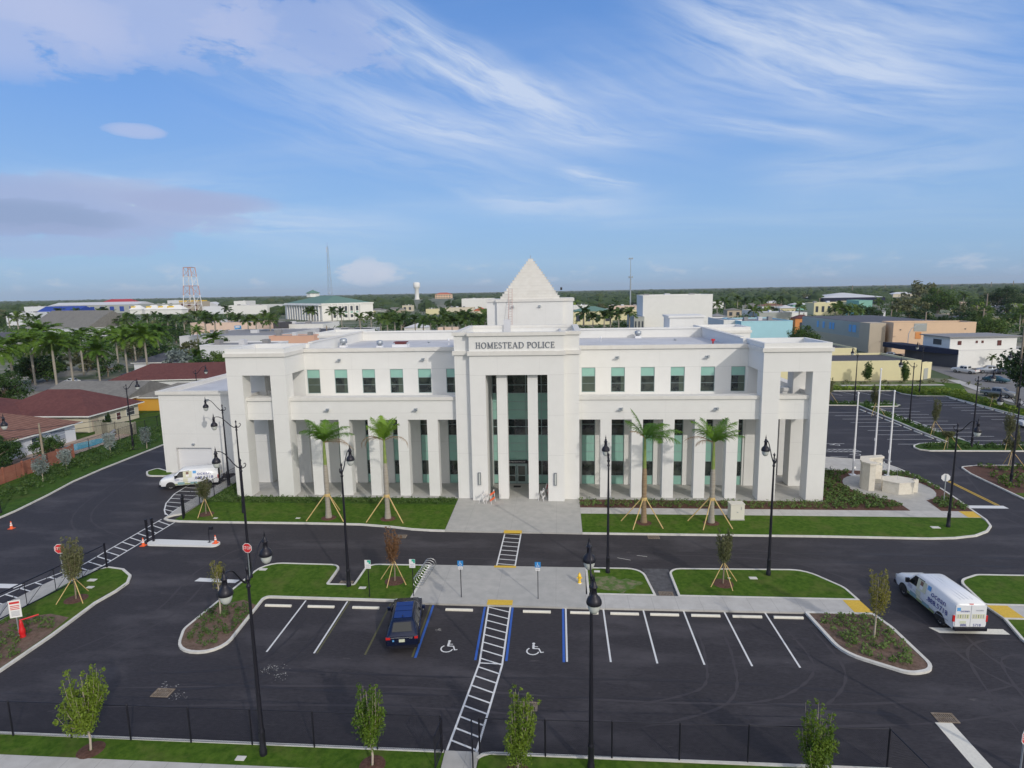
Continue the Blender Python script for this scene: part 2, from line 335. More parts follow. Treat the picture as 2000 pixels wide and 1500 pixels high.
def note_kids(root):            # remembers the tree under a thing, so that copies are quick
    def rec(o):
        kids[o.name] = list(o.children)
        for c in o.children: rec(c)
    rec(root); return root
def TM(loc=(0, 0, 0), rz=0., s=1.): return Matrix.Translation(loc) @ Matrix.Rotation(rz, 4, 'Z') @ Matrix.Scale(s, 4)
def text(name, body, size, T, mt, parent, ext=.004, align='CENTER', sx=1., shear=0.):
    cu = bpy.data.curves.new(name, 'FONT'); cu.body = body; cu.size = size; cu.extrude = ext; cu.align_x = align; cu.align_y = 'CENTER'; cu.shear = shear; cu.resolution_u = 2
    tmp = bpy.data.objects.new('tmp_text', cu); me = bpy.data.meshes.new_from_object(tmp); me.name = name
    bpy.data.objects.remove(tmp)
    me.transform(T @ Matrix.Diagonal((sx, 1, 1, 1))); me.materials.clear(); me.materials.append(MATS[mt])
    o = bpy.data.objects.new(name, me); COL.objects.link(o); o.parent = parent; return o
def frame(origin, xdir, ydir):   # matrix whose x, y axes lie along given directions
    x = Vector(xdir).normalized(); y = Vector(ydir).normalized(); z = x.cross(y)
    mm = Matrix((x, y, z)).transposed().to_4x4(); mm.translation = origin; return mm
def rounded(pts, seg=5):         # (x, y, r) corners to a smooth outline
    out = []; n = len(pts)
    for i in range(n):
        x, y, r = pts[i]; p = Vector((x, y)); a = Vector(pts[i-1][:2]); b = Vector(pts[(i+1) % n][:2])
        if r <= 0: out.append((x, y)); continue
        da = (a-p).normalized(); db = (b-p).normalized(); ang = da.angle(db); t = min(r/math.tan(ang/2), (a-p).length*.49, (b-p).length*.49); rr = t*math.tan(ang/2)
        c = p+(da+db).normalized()*(rr/math.sin(ang/2)); s0 = p+da*t-c; s1 = p+db*t-c
        a0 = math.atan2(s0.y, s0.x); a1 = math.atan2(s1.y, s1.x); dl = (a1-a0+math.pi) % (2*math.pi)-math.pi
        for k in range(seg+1): out.append((c.x+rr*math.cos(a0+dl*k/seg), c.y+rr*math.sin(a0+dl*k/seg)))
    return out
def offset(poly, d):             # positive = inward
    a = sum(poly[i][0]*poly[(i+1) % len(poly)][1]-poly[(i+1) % len(poly)][0]*poly[i][1] for i in range(len(poly)))
    sg = 1 if a > 0 else -1; out = []; n = len(poly)
    for i in range(n):
        p = Vector(poly[i]); a_ = Vector(poly[i-1]); b_ = Vector(poly[(i+1) % n])
        e1 = p-a_; e2 = b_-p
        if e1.length < 1e-6: e1 = e2
        if e2.length < 1e-6: e2 = e1
        e1.normalize(); e2.normalize(); n1 = Vector((-e1.y, e1.x))*sg; n2 = Vector((-e2.y, e2.x))*sg
        k = n1+n2; k = k/max(.35, k.dot(n1)) if k.length > 1e-6 else n1
        out.append((p.x+k.x*d, p.y+k.y*d))
    return out
def island(pts, fill, kw=.16, h=.14, name='lawn', kerb=True, fh=None):
    o = rounded(pts); i = offset(o, kw)
    if kerb: struct('kerb', MB().ring(o, i, -.01, h), 'kerb')
    struct(name, MB().sheet(i if kerb else o, (h-.025) if fh is None else fh), fill)
    return i
def inside(p, poly):
    c = False; n = len(poly); x, y = p
    for i in range(n):
        x1, y1 = poly[i]; x2, y2 = poly[i-1]
        if (y1 > y) != (y2 > y) and x < (x2-x1)*(y-y1)/(y2-y1)+x1: c = not c
    return c
# leaf-sized faces through a set of clumps: centres (n,3), radii, leaves each
def leaves(mb, cen, rad, num, size, m=0, seed=1, up=.0, squash=1., narrow=.55):
    rg = np.random.default_rng(seed); cen = np.asarray(cen, float); k = len(cen); N = k*num
    c = np.repeat(cen, num, 0); r = np.repeat(np.broadcast_to(np.asarray(rad, float), (k,)), num)
    d = rg.normal(size=(N, 3)); d /= np.linalg.norm(d, axis=1, keepdims=True)+1e-9
    p = c+d*(r*rg.uniform(.25, 1, N)**.5)[:, None]*np.array([1, 1, squash])
    nrm = d*.7+rg.normal(size=(N, 3))*.6+np.array([0, 0, up]); nrm /= np.linalg.norm(nrm, axis=1, keepdims=True)+1e-9
    t = np.cross(nrm, rg.normal(size=(N, 3))); t /= np.linalg.norm(t, axis=1, keepdims=True)+1e-9; b = np.cross(nrm, t)
    s = (size*rg.uniform(.6, 1.3, N))[:, None]
    V = np.stack([p-t*s, p-b*s*narrow, p+t*s, p+b*s*narrow], 1).reshape(-1, 3)
    n0 = len(mb.v); mb.v.extend(map(tuple, V.tolist()))
    mb.f.extend([(n0+4*i, n0+4*i+1, n0+4*i+2, n0+4*i+3) for i in range(N)]); mb.m.extend([m]*N); mb.sm.extend([False]*N)
    return mb

# ---------------------------------------------------------------- ground and site
g_ = MB(); g_.sheet([(-9000, -300), (9000, -300), (9000, 14000), (-9000, 14000)], -.06); struct('ground', g_, 'ground')
struct('asphalt_lot', MB().sheet([(-57.3, 20), (74, 20), (74, 125), (-57.3, 125)], 0.), 'asphalt')
if 0: struct('driveway', MB().sheet([(-57, 43.9), (60, 43.9), (60, 50.75), (38.9, 52), (39.9, 62), (60, 76), (60, 79), (33, 79), (33, 90), (44, 110), (40, 110), (27, 74), (27, 52), (-57, 52)], .004), 'asphalt_lane')

# lawns, beds and pavements of the near site
LAWN_W = [(-38.4, 53.0, .9), (-36.2, 52.1, 1.5), (-17.5, 51.95, 3), (-13.5, 51.0, 3), (-10.3, 50.75, 0), (-10.45, 57.3, 0), (-36.9, 57.3, 0)]
o_ = rounded(LAWN_W[:5] + [(-10.3, 50.93, 0)] + [(-36.2, 52.3, 1.4), (-38.1, 53.25, .6)][:0])
def kerb_line(pts, w=.17, h=.14, closed=False, side=1):
    o = rounded(pts) if len(pts[0]) == 3 else pts
    L_ = MB(); n = len(o); inn = []
    for i in range(n):
        a = Vector(o[max(i-1, 0)]); b = Vector(o[min(i+1, n-1)]); d = (b-a).normalized(); q = Vector(o[i])+Vector((-d.y, d.x))*w*side; inn.append((q.x, q.y))
    rows = [[(o[i][0], o[i][1], -.01), (o[i][0], o[i][1], h), (inn[i][0], inn[i][1], h), (inn[i][0], inn[i][1], -.01)] for i in range(n)]
    L_.grid(rows); return struct('kerb', L_, 'kerb')
kerb_line([(-37.1, 54.4), (-37.9, 53.9), (-38.3, 53.3), (-38.2, 52.8), (-37.6, 52.45), (-36.4, 52.2), (-33.5, 52.1), (-23.7, 52.1), (-18.5, 51.98), (-15.4, 51.5), (-13.4, 51.0), (-11.6, 50.8), (-10.3, 50.75)], .2)
struct('lawn', MB().sheet([(-36.9, 54.6), (-37.0, 52.5), (-33.5, 52.27), (-23.7, 52.27), (-18.5, 52.15), (-15.4, 51.67), (-13.4, 51.17), (-11.6, 50.97), (-10.32, 50.92), (-10.45, 57.4), (-37.0, 57.4)], .115), 'grass')
struct('planting_bed', MB().sheet([(-37.0, 57.4), (-10.45, 57.4), (-10.45, 59.3), (-34.3, 59.3), (-34.3, 67.6), (-37.2, 67.6)], .115), 'grass_dark')
struct('sidewalk', MB().prism([(-38.2, 53.3), (-37.9, 53.9), (-37.1, 54.5), (-37.05, 67.5), (-38.6, 67.5), (-38.7, 60), (-38.75, 56.6)], 0, .13), 'concrete')
struct('plaza', MB().prism([(-10.45, 64.2), (-10.45, 59.3), (-10.3, 50.75), (2.0, 50.6), (2.03, 64.2)], 0, .118), 'concrete')
struct('sidewalk', MB().prism([(-34.4, 59.36), (-10.45, 59.36), (-10.45, 66), (-34.4, 66)], 0, .12), 'concrete')
struct('sidewalk', MB().prism([(2.03, 59.36), (26.1, 59.36), (26.1, 68), (2.03, 68)], 0, .12), 'concrete')
kerb_line([(2.0, 50.6), (13.6, 50.6), (22.1, 50.62), (31, 50.45), (33.2, 50.65), (35.2, 51.2), (36.8, 52.2), (37.9, 53.4), (38.5, 54.9), (38.75, 56.5), (39.0, 58.2), (39.4, 60.4), (39.8, 63.5), (39.75, 66.5), (39.4, 70.8), (38.6, 74), (33, 75.6), (27, 75.7)], .17)
struct('lawn', MB().sheet([(2.02, 50.77), (31, 50.62), (33.1, 50.82), (35.1, 51.36), (36.6, 52.3), (37.7, 53.5), (38.1, 54.4), (38.25, 55.35), (2.02, 55.35)], .115), 'grass')
struct('sidewalk', MB().prism([(2.02, 55.35), (38.3, 55.35), (38.6, 56.95), (2.02, 56.95)], 0, .125), 'sidewalk')
struct('planting_bed', MB().sheet([(2.02, 56.95), (38.6, 56.95), (38.85, 58.2), (39.25, 60.4), (39.65, 63.5), (39.6, 66.5), (39.3, 69.4), (34, 69.9), (26.1, 70.2), (26.1, 59.3), (2.02, 59.3)], .108), 'mulch')
struct('sidewalk', MB().prism([(26.1, 70.2), (31.6, 70.1), (39.2, 69.4), (39.1, 71.5), (38.4, 73.8), (33, 75.45), (26.1, 75.55)], 0, .12), 'sidewalk')
struct('plaza', MB().prism([(34.6+4.3*math.cos(t)*.97-.0, 64.0+4.4*math.sin(t)) for t in [2*math.pi*k/28 for k in range(28)]], 0, .125), 'concrete')
struct('sidewalk', MB().prism([(33.2, 60.4), (33.05, 56.95), (35.8, 56.95), (36.2, 60.4)], 0, .122), 'concrete')
struct('tactile_paving', MB().prism([(37.2, 55.4), (38.32, 55.4), (38.6, 56.9), (37.3, 56.9)], .1, .135), 'paint_yellow')

W_ISL = island([(-24.3, 34.2, 1.5), (-23.6, 43.9, 1.6), (-17.2, 43.75, .9), (-17.1, 40.6, .05), (-15.2, 40.6, .05), (-15.2, 43.95, .9), (-10.1, 43.95, 0), (-10.35, 38.35, 0), (-20.9, 38.5, .3), (-20.35, 31.9, 1.6), (-23.2, 31.7, 1.9)], 'grass')
struct('planting_bed', MB().sheet([q for q in W_ISL if q[1] < 36]+[(-20.85, 37.5), (-22.6, 38.3), (-24.05, 37.0)], .12) if 0 else MB().sheet(sorted([q for q in W_ISL if q[1] < 36.5]+[(-20.9, 37.3), (-22.2, 38.0), (-24.1, 37.0)], key=lambda q: math.atan2(q[1]-35, q[0]+22.4)), .12), 'mulch_pale')
struct('plaza', MB().prism([(-10.1, 43.95), (-10.35, 38.12), (1.75, 37.98), (1.95, 43.95)], 0, .13), 'concrete')
struct('sidewalk', MB().prism([(1.75, 37.98), (20.4, 38.05), (20.25, 39.8), (1.8, 39.8)], 0, .13), 'sidewalk')
struct('tactile_paving', MB().prism([(19.2, 38.1), (20.38, 38.1), (20.25, 39.75), (19.15, 39.75)], .1, .139), 'paint_yellow')
island([(1.92, 39.82, 0), (6.7, 39.82, 0), (6.3, 44.0, 1.3), (1.95, 44.0, 0)], 'grass')
struct('worn_turf', MB().sheet([(3.9+1.75*math.cos(t)*(1+.16*math.sin(3*t+1)+.1*math.sin(7*t)), 41.4+1.1*math.sin(t)*(1+.2*math.sin(4*t)+.12*math.sin(9*t))) for t in [2*math.pi*k/48 for k in range(48)]], .121), 'grass_worn')
island([(8.2, 39.82, 0), (20.3, 39.8, 0), (20.15, 41.6, 1.5), (18.4, 44.3, 2.0), (8.2, 44.1, 1.0)], 'grass')
struct('asphalt_patch', MB().sheet([(6.75, 39.85), (8.15, 39.85), (8.2, 42.5), (8.3, 44.2), (6.3, 44.2), (6.5, 42.5)], .006), 'asphalt_patch')
E_ISL = island([(16.0, 38.15, .2), (16.35, 33.6, 2.2), (19.2, 31.75, 1.2), (20.9, 32.2, 1.4), (20.75, 36.5, 3), (20.35, 38.15, .2)], 'mulch_pale', kw=.2, name='planting_bed')
island([(60, 44.0, 0), (30.5, 44.0, 1.2), (28.6, 43.0, 1.6), (28.1, 39.5, .3), (60, 39.5, 0)], 'grass')
struct('sidewalk', MB().prism([(28.1, 39.5), (28.2, 37.9), (60, 37.9), (60, 39.5)], 0, .12), 'sidewalk')
struct('tactile_paving', MB().prism([(28.2, 39.45), (28.3, 37.95), (29.5, 37.95), (29.5, 39.45)], .1, .13), 'paint_yellow')
island([(28.2, 37.9, 0), (27.6, 35.6, .6), (27.4, 30, 0), (60, 30, 0), (60, 37.9, 0)], 'grass')
struct('lawn', MB().sheet([(-32.5, 28), (-32.5, 33.2), (-32.85, 38.0), (-32.3, 39.6), (-32.95, 41.2), (-34.4, 42.3), (-35.9, 42.55), (-36.3, 42.3), (-37.0, 40), (-37.3, 36), (-37.5, 30), (-37.5, 28)], .12), 'grass')
kerb_line([(-32.3, 27), (-32.3, 33.2), (-32.6, 37.2), (-32.35, 38.9), (-32.4, 40.2), (-33.0, 41.3), (-34.4, 42.35), (-35.9, 42.65), (-36.4, 42.3)], .2, side=1)
struct('planting_bed', MB().sheet([(-32.55, 28.5), (-32.6, 33.2), (-32.95, 35.2), (-34.6, 35.6), (-36.8, 34.8), (-37.2, 33), (-37.2, 28.5)], .125), 'mulch_pale')
struct('sidewalk', MB().prism([(-37.4, 28), (-37.2, 36), (-36.95, 39.5), (-36.3, 42.4), (-38.4, 41.2), (-38.75, 39.5), (-38.95, 37.5), (-39.5, 36), (-39.8, 28)], 0, .118), 'concrete')
# south verge and street pavement
struct('lawn', MB().sheet([(-40, 23.45), (-5.45, 23.45), (-5.4, 24.7), (-40, 24.7)], .115), 'grass')
struct('lawn', MB().sheet([(-3.85, 22.6), (14.6, 22.6), (14.6, 24.7), (-3.3, 24.7), (-3.75, 24.45)], .115), 'grass')
kerb_line([(-40, 24.86), (-5.45, 24.86)], .16, side=-1); kerb_line([(-3.9, 24.5), (-3.65, 24.78), (-3.2, 24.88), (14.6, 24.9)], .16, side=-1)
struct('sidewalk', MB().prism([(-40, 21), (-5.4, 21), (-5.4, 23.45), (-40, 23.45)], 0, .12), 'sidewalk')
struct('sidewalk', MB().prism([(-5.4, 21), (-3.85, 21), (-3.8, 24.85), (-5.4, 24.85)], 0, .117), 'concrete')
struct('kerb', MB().prism([(20.4, 21), (30, 21), (30, 24.5), (20.4, 24.5)], 0, .13), 'kerb')
# west edge: bed with kerb, behind it the black fence
kerb_line([(-54.9, 40), (-54.9, 50), (-55.1, 54.5), (-55.9, 59.5), (-56.9, 64), (-57.3, 69.1), (-57.4, 81), (-57.4, 120)], .17, side=1)
struct('lawn', MB().sheet([(-55.0, 40), (-55.0, 50), (-55.2, 54.5), (-56.0, 59.5), (-57.0, 64), (-57.4, 69.1), (-57.5, 81), (-57.5, 120), (-66, 120), (-66, 40)], .11), 'grass_dark')
island([(-50.8, 68.0, .8), (-49.5, 66.2, 1.5), (-46.7, 66.2, .2), (-46.7, 67.5, 0), (-50.3, 69.5, .4)], 'grass', kw=.2)
struct('traffic_island', MB().prism(rounded([(-35.9, 46.85, .5), (-29.4, 46.75, .45), (-29.4, 47.75, .45), (-35.9, 48.0, .5)]), 0, .15), 'paint_white')
# east lot
struct('car_park_bed', MB().sheet([(46.5, 79.4), (47.3, 78.8), (60, 78.8), (100, 78.8), (100, 81.6), (55, 81.7), (54.5, 88), (54.3, 96), (54.5, 108.5), (60, 108.7), (60.2, 110.4), (59.2, 112.2), (48, 112.6), (47.5, 110.0), (53.2, 109.6), (52.4, 90), (52.3, 83.2), (48.2, 82.4), (46.6, 81.2)], .115), 'grass_dark')
kerb_line([(100, 78.65), (60, 78.65), (47.4, 78.7), (46.4, 79.4), (46.3, 80.4), (46.9, 81.5), (48.2, 82.5), (52.2, 83.3), (52.3, 90), (53.1, 109.5), (47, 109.9)], .2, side=-1)
kerb_line([(100, 81.75), (55.2, 81.8), (54.7, 88), (54.4, 96), (54.6, 108.4), (59.3, 108.6), (60.3, 109.6), (60, 111.0), (47, 112.7)], .18, side=1)
kerb_line([(40, 125.1), (67.4, 124.9), (66.8, 121.6), (68.2, 118.9), (73.3, 118.6), (73.7, 99.8), (73.9, 80)], .18, side=1)
struct('lawn', MB().sheet([(30, 125.3), (67.7, 125.1), (67.2, 121.6), (68.5, 119.1), (73.6, 118.8), (74.0, 99.8), (74.1, 70), (79.3, 70), (78.2, 105), (79.5, 122), (85, 133), (80, 136.5), (30, 136.5)], .11), 'grass')
struct('verge', MB().sheet([(30, 130), (80.5, 130.5), (81, 136.6), (30, 137.0)], .13), 'grass_worn')
islE = [(45.5, 55, 0), (46.0, 68.9, .5), (46.6, 71.6, .9), (49, 72.3, 1), (80, 72.6, 0), (80, 55, 0)]
island(islE, 'mulch', name='planting_bed'); struct('lawn', MB().sheet([(45.8, 56), (46.1, 62.3), (80, 62.3), (80, 56)], .125), 'grass')
# the street to the east and its pavement
st = [(68, 60), (79.5, 95), (83, 112), (88, 131), (95.5, 165), (101, 180), (118, 220), (150, 300), (170, 300), (125, 215), (111, 185), (104, 165), (98.5, 148), (99, 128), (96, 100), (92, 60)]
struct('street', MB().sheet([(80.7, 60), (80.7, 95), (84, 115), (87.5, 133), (95.5, 168), (103, 195), (119, 240), (170, 300), (190, 300), (128, 225), (112, 192), (104.5, 172), (102, 160), (126, 156), (126, 120), (110, 90), (110, 60)], -.02), 'road')
struct('sidewalk', MB().sheet([(78.6, 70), (80.5, 70), (80.5, 95), (83.8, 115), (87.3, 133), (88.5, 139), (86.5, 140), (84.9, 133), (81.5, 118), (78.6, 96)], .0), 'sidewalk')
struct('sidewalk', MB().sheet([(60, 130.9), (80.8, 131.1), (80.9, 132.4), (60, 132.3)], .135), 'sidewalk')

# painted markings
def mark(pts, mt, name='marking', z=.010): return struct(name, MB().sheet(pts, z), mt)
def stripe(a, b, w, mt='paint_white', name='parking_line', z=.012):
    a = Vector(a); b = Vector(b); d = (b-a).normalized(); n = Vector((-d.y, d.x))*w/2
    return mark([a+n, b+n, b-n, a-n], mt, name, z)
for x in (2.9, 5.55, 8.2, 10.85, 13.48): stripe((x, 38.1), (x, 32.2), .11)
stripe((.38, 38.0), (.38, 32.1), .11); stripe((.20, 38.0), (.20, 32.05), .15, 'paint_blue')
stripe((-17.85, 38.3), (-17.7, 32.2), .11); stripe((-14.85, 38.3), (-14.75, 32.2), .11)
stripe((-14.68, 38.3), (-14.58, 32.2), .1, 'paint_olive'); stripe((-11.72, 38.2), (-11.62, 32.2), .12, 'paint_olive'); stripe((-8.88, 38.1), (-8.74, 32.1), .12, 'paint_olive')
stripe((-8.70, 38.05), (-8.54, 32.05), .15, 'paint_blue'); stripe((-5.12, 38.0), (-4.96, 32.0), .14, 'paint_blue'); stripe((-3.22, 38.0), (-3.14, 32.0), .14, 'paint_blue')
def ladder(L_, R__, n, slant, name='crosswalk', w=.11, first=.5, z=.014):
    mb = MB()
    def seg(a, b, ww, zz):
        a = Vector(a); b = Vector(b); d = (b-a).normalized(); k = Vector((-d.y, d.x))*ww/2; mb.face([(*(a+k), zz), (*(b+k), zz), (*(b-k), zz), (*(a-k), zz)][::-1])
    for S in (L_, R__):
        for i in range(len(S)-1): seg(S[i], S[i+1], w, z)
    def along(S, t):
        ls = [(Vector(S[i+1])-Vector(S[i])).length for i in range(len(S)-1)]; t *= sum(ls)
        for i, l in enumerate(ls):
            if t <= l or i == len(ls)-1: return Vector(S[i]).lerp(Vector(S[i+1]), min(1, max(0, t/l)))
            t -= l
    for k in range(n):
        t = (k+first)/n; seg(along(L_, t), along(R__, min(1, t+slant)), w*.95, z+.003)
    return struct(name, mb, 'paint_white')
ladder([(-4.86, 50.7), (-4.95, 43.95)], [(-3.42, 50.7), (-3.5, 43.95)], 8, .03, first=.25)
ladder([(-4.88, 38.05), (-4.68, 31.75), (-5.35, 24.9)], [(-3.38, 38.05), (-3.35, 31.6), (-3.95, 24.9)], 16, .045, first=.1)
mark([(-4.95, 50.35), (-3.35, 50.35), (-3.35, 51.05), (-4.95, 51.05)], 'paint_yellow', 'tactile_paving', .125)
mark([(-5.1, 43.65), (-3.4, 43.65), (-3.4, 44.0), (-5.1, 44.0)], 'paint_yellow', 'tactile_paving', .139)
mark([(-5.0, 38.05), (-3.25, 38.05), (-3.25, 38.75), (-5.0, 38.75)], 'paint_yellow', 'tactile_paving', .139)
stripe((-4.7, 31.75), (-3.4, 31.7), .1)
def wheelchair(c, s, rot=0.):
    mb = MB(); T = TM((c[0], c[1], 0), rot, s)
    def ln(pts, w, z=.013):
        for i in range(len(pts)-1):
            a = Vector(pts[i]); b = Vector(pts[i+1]); d = (b-a).normalized(); k = Vector((-d.y, d.x))*w/2; a = a-d*w*.3; b = b+d*w*.3
            mb.face([tuple(T @ Vector((*q, (z+.0008*i)/s))) for q in (a-k, b-k, b+k, a+k)])
    ln([(-.08+.42*math.cos(t), -.2+.42*math.sin(t)) for t in [R_(130+k*24) for k in range(10)]], .1)
    ln([(-.05, .55), (-.05, .15)], .16, .018); ln([(-.05, .1), (.34, .1), (.5, -.35), (.66, -.3)], .1, .021); ln([(-.02, .33), (.25, .33)], .07, .026)
    mb.face([tuple(T @ Vector((-.05+.11*math.cos(t), .72+.11*math.sin(t), .018/s))) for t in [2*math.pi*k/12 for k in range(12)]])
    struct('wheelchair_symbol', mb, 'paint_white')
wheelchair(at(876, 1264)[:2], .85); wheelchair(at(1043, 1269)[:2], .85)
mark([(-27.6, 40.75), (-24.3, 40.6), (-24.2, 41.1), (-27.5, 41.3)], 'paint_white', 'stop_bar')
mark([(-42.8, 39.1), (-40.65, 39.1), (-40.45, 39.75), (-60, 39.75), (-60, 39.1)], 'paint_white', 'stop_bar')
mark([(23.3, 36.15), (27.4, 36.15), (27.4, 36.75), (23.0, 36.75)], 'paint_cream', 'stop_bar')
mark([(18.25, 22), (19.1, 22), (19.1, 28.1), (18.3, 28.1)], 'paint_cream', 'stop_bar')
mark([(38.75, 58.1), (42.6, 58.1), (42.6, 58.85), (38.95, 58.85)], 'paint_white', 'stop_bar')
stripe((42.05, 58.9), (42.05, 66.5), .12, 'paint_yellow', 'road_line'); stripe((42.3, 58.9), (42.3, 66.5), .12, 'paint_yellow', 'road_line')
ladder([(-38.5, 52.9), (-38.5, 43.2), (-40.3, 38.9), (-40.8, 36.8), (-41, 28)], [(-36.7, 52.2), (-36.7, 43.0), (-38.35, 38.9), (-38.95, 36.4), (-39.9, 28)], 26, .01, w=.12)
ladder([(-38.9, 54.1), (-39.9, 55.4), (-41.0, 57.3), (-42.0, 60.2), (-42.4, 64.6), (-42.4, 66.5)], [(-38.35, 53.6), (-38.75, 55.4), (-38.85, 57.3), (-38.7, 60.2), (-38.65, 64.6), (-38.6, 66.5)], 11, -.03, w=.12)
for k in range(9): stripe((45.4, 82.4+k*2.66), (51.3, 82.4+k*2.66), .1)
for k in range(10): stripe((55.6, 84.3+k*2.5), (60.6, 84.3+k*2.5), .1)
for k in range(11): stripe((67.6, 93.0+k*2.4), (72.7, 93.0+k*2.4), .1)
for k in range(5): stripe((50.5+k*3.0, 124.7), (52.0+k*3.0, 119.8), .1)
ladder([(33.5, 79.7), (38.8, 79.7)], [(33.5, 78.4), (38.8, 78.4)], 8, .12); stripe((33.5, 82.6), (38.6, 82.6), .1); wheelchair((37.1, 82.0), .9, R_(90)); wheelchair((37.5, 77.2), .9, R_(90)); stripe((34, 76.2), (36, 75.9), .1)
for a, b in (((4.6, 46.0), (5.6, 45.6)), ((6.2, 46.5), (7, 46.3))): stripe(a, b, .05, 'kerb', 'chalk_mark', .014)
# pale scuffs and cement spots on the asphalt
for (x, y, r, s) in ((523, 1306, .28, 1), (541, 1305, .4, 2), (548, 1320, .3, 3), (320, 1342, .35, 4), (345, 1360, .3, 5), (857, 1230, .12, 7)):
    p = at(x, y); rg = random.Random(s); mb = MB()
    for k in range(30):
        q = (p.x+rg.gauss(0, r*.8), p.y+rg.gauss(0, r*.6)); rr = rg.uniform(.01, .035)
        mb.face([(q[0]+rr*math.cos(t)*rg.uniform(.7, 1.3), q[1]+rr*math.sin(t)*rg.uniform(.6, 1.2), .009+.0004*k) for t in [2*math.pi*j/6 for j in range(6)]])
    struct('cement_spots', mb, 'concrete')
for (x, y, s) in ((1500, 1310, 0), (1600, 1330, 1)): pass
# ---------------------------------------------------------------- police station
PS = thing('police_station', 'long white police headquarters with tall central portal, colonnades and stepped pyramid', 'building', (-4.15, 64.2, 0))
OFF = (-4.15, 64.2, 0)
def part(name, mb, mt, parent=None): return mb.build(name, mt, parent or PS, OFF)
def wall_open(mb, x0, x1, z0, z1, y0, y1, ops, oz0, oz1):      # wall with a row of openings (x ranges) between oz0 and oz1
    if oz0 > z0: mb.box(x0, x1, y0, y1, z0, oz0)
    if z1 > oz1: mb.box(x0, x1, y0, y1, oz1, z1)
    e = x0
    for a, b in ops: mb.box(e, a, y0, y1, oz0, oz1); e = b
    mb.box(e, x1, y0, y1, oz0, oz1)
XL0, XL1, XR0, XR1 = -34.37, -28.05, 19.74, 26.06
TW0, TW1 = -10.43, 2.03
winR = [3.17+3.125*k for k in range(6)]; winL = [-27.12+3.125*k for k in range(6)]
hw = .73
for side, (a, b, wins) in (('l', (XL1, TW0, winL)), ('r', (TW1, XR0, winR))):
    w_ = MB(); ops = [(max(a+.02, c-hw), min(b-.02, c+hw)) for c in wins]
    wall_open(w_, a, b, 9.5, 15.02, 64.2, 64.55, ops, 10.40, 13.06)        # upper storey
    w_.box(a, b, 64.55, 65.0, 13.2, 15.02)
    e = a
    for c in wins:                                                          # lower storey between the glass strips
        w_.box(e, max(a+.02, c-hw), 64.2, 64.5, .12, 8.3); e = min(b-.02, c+hw)
    w_.box(e, b, 64.2, 64.5, .12, 8.3)
    part('wall', w_, 'stucco')
    part('balcony_band', MB().box(a, b, 60.0, 61.0, 8.3, 10.35).box(a, b, 61.0, 64.2, 8.3, 9.9), 'stucco')
    part('balcony_ledge', MB().box(a, b, 59.86, 61.05, 10.352, 10.70), 'stucco_trim')
    part('cornice', MB().box(a, b, 64.0, 64.62, 15.022, 15.42), 'stucco_trim')
    part('roof', MB().box(a+.3, b-.0, 64.6, 84.0, 14.4, 14.7), 'roof_membrane')
    part('parapet', MB().box(a, b, 83.6, 84.0, 14.7, 15.8).box(a, b, 83.45, 84.1, 15.802, 16.0), 'stucco')
    for i, c in enumerate(wins):
        x0, x1 = max(a+.02, c-hw), min(b-.02, c+hw); F = MB(); f = .055; Y0, Y1 = 64.26, 64.34
        for q in ((x0, x0+f, 10.40, 13.06), (x1-f, x1, 10.40, 13.06), (x0+f, x1-f, 10.40, 10.40+f), (x0+f, x1-f, 13.06-f, 13.06), (x0+f, x1-f, 12.10, 12.10+f), (x0+f, x1-f, 11.33, 11.33+.025)): F.box(q[0], q[1], Y0, Y1, q[2], q[3])
        wo = part('window', F, 'frame_metal')
        blind = (side == 'l' and i == 0) or (side == 'r' and i in (0,))
        part('spandrel_pane', MB().box(x0+f, x1-f, 64.30, 64.33, 12.10+f, 13.06-f), 'glass_aqua', wo)
        part('pane', MB().box(x0+f, x1-f, 64.30, 64.33, 10.40+f, 12.10), 'glass_olive' if blind else 'glass_dark', wo)
        if not blind and i % 2: part('blind', MB().box(x1-f-(.3+.07*i), x1-f, 64.29, 64.298, 10.47, 12.08), 'glass_olive', wo)
        # tall ground-floor strip behind the colonnade
        G = MB(); zs = (.12, 1.11, 2.74, 3.80, 4.73, 5.64, 6.85, 8.3); Y0, Y1 = 64.3, 64.38
        G.box(x0, x0+f, Y0, Y1, .12, 8.3).box(x1-f, x1, Y0, Y1, .12, 8.3)
        for z in zs[1:-1]: G.box(x0+f, x1-f, Y0, Y1, z-.025, z+.025)
        gw = part('window', G, 'frame_metal')
        [part('spandrel_pane', MB().box(x0+f, x1-f, 64.33, 64.36, za, zb_), 'glass_aqua', gw) for za, zb_ in ((.14, 1.085), (2.765, 3.775), (3.825, 4.705), (4.755, 5.615))]
        [part('pane', MB().box(x0+f, x1-f, 64.33, 64.36, za, zb_), 'glass_dark', gw) for za, zb_ in ((1.135, 2.715), (5.665, 6.825), (6.875, 8.29))]
    for c0, c1 in zip(wins[:-1], wins[1:]):
        x = (c0+c1)/2; part('column', MB().box(x-.56, x+.56, 60.0, 61.0, .12, 8.298), 'stucco')
    for x in ((-24.1, -14.75) if side == 'l' else (6.15, 15.5)):
        for z, y in ((14.15, 64.2), (9.42, 60.0)):
            L_ = MB().box(x-.14, x+.14, y-.10, y, z-.1, z+.08).box(x-.28, x+.22, y-.34, y-.12, z-.16, z-.09).box(x+.06, x+.24, y-.34, y-.1, z-.02, z+.12)
            part('wall_lamp', L_, 'galvanised')
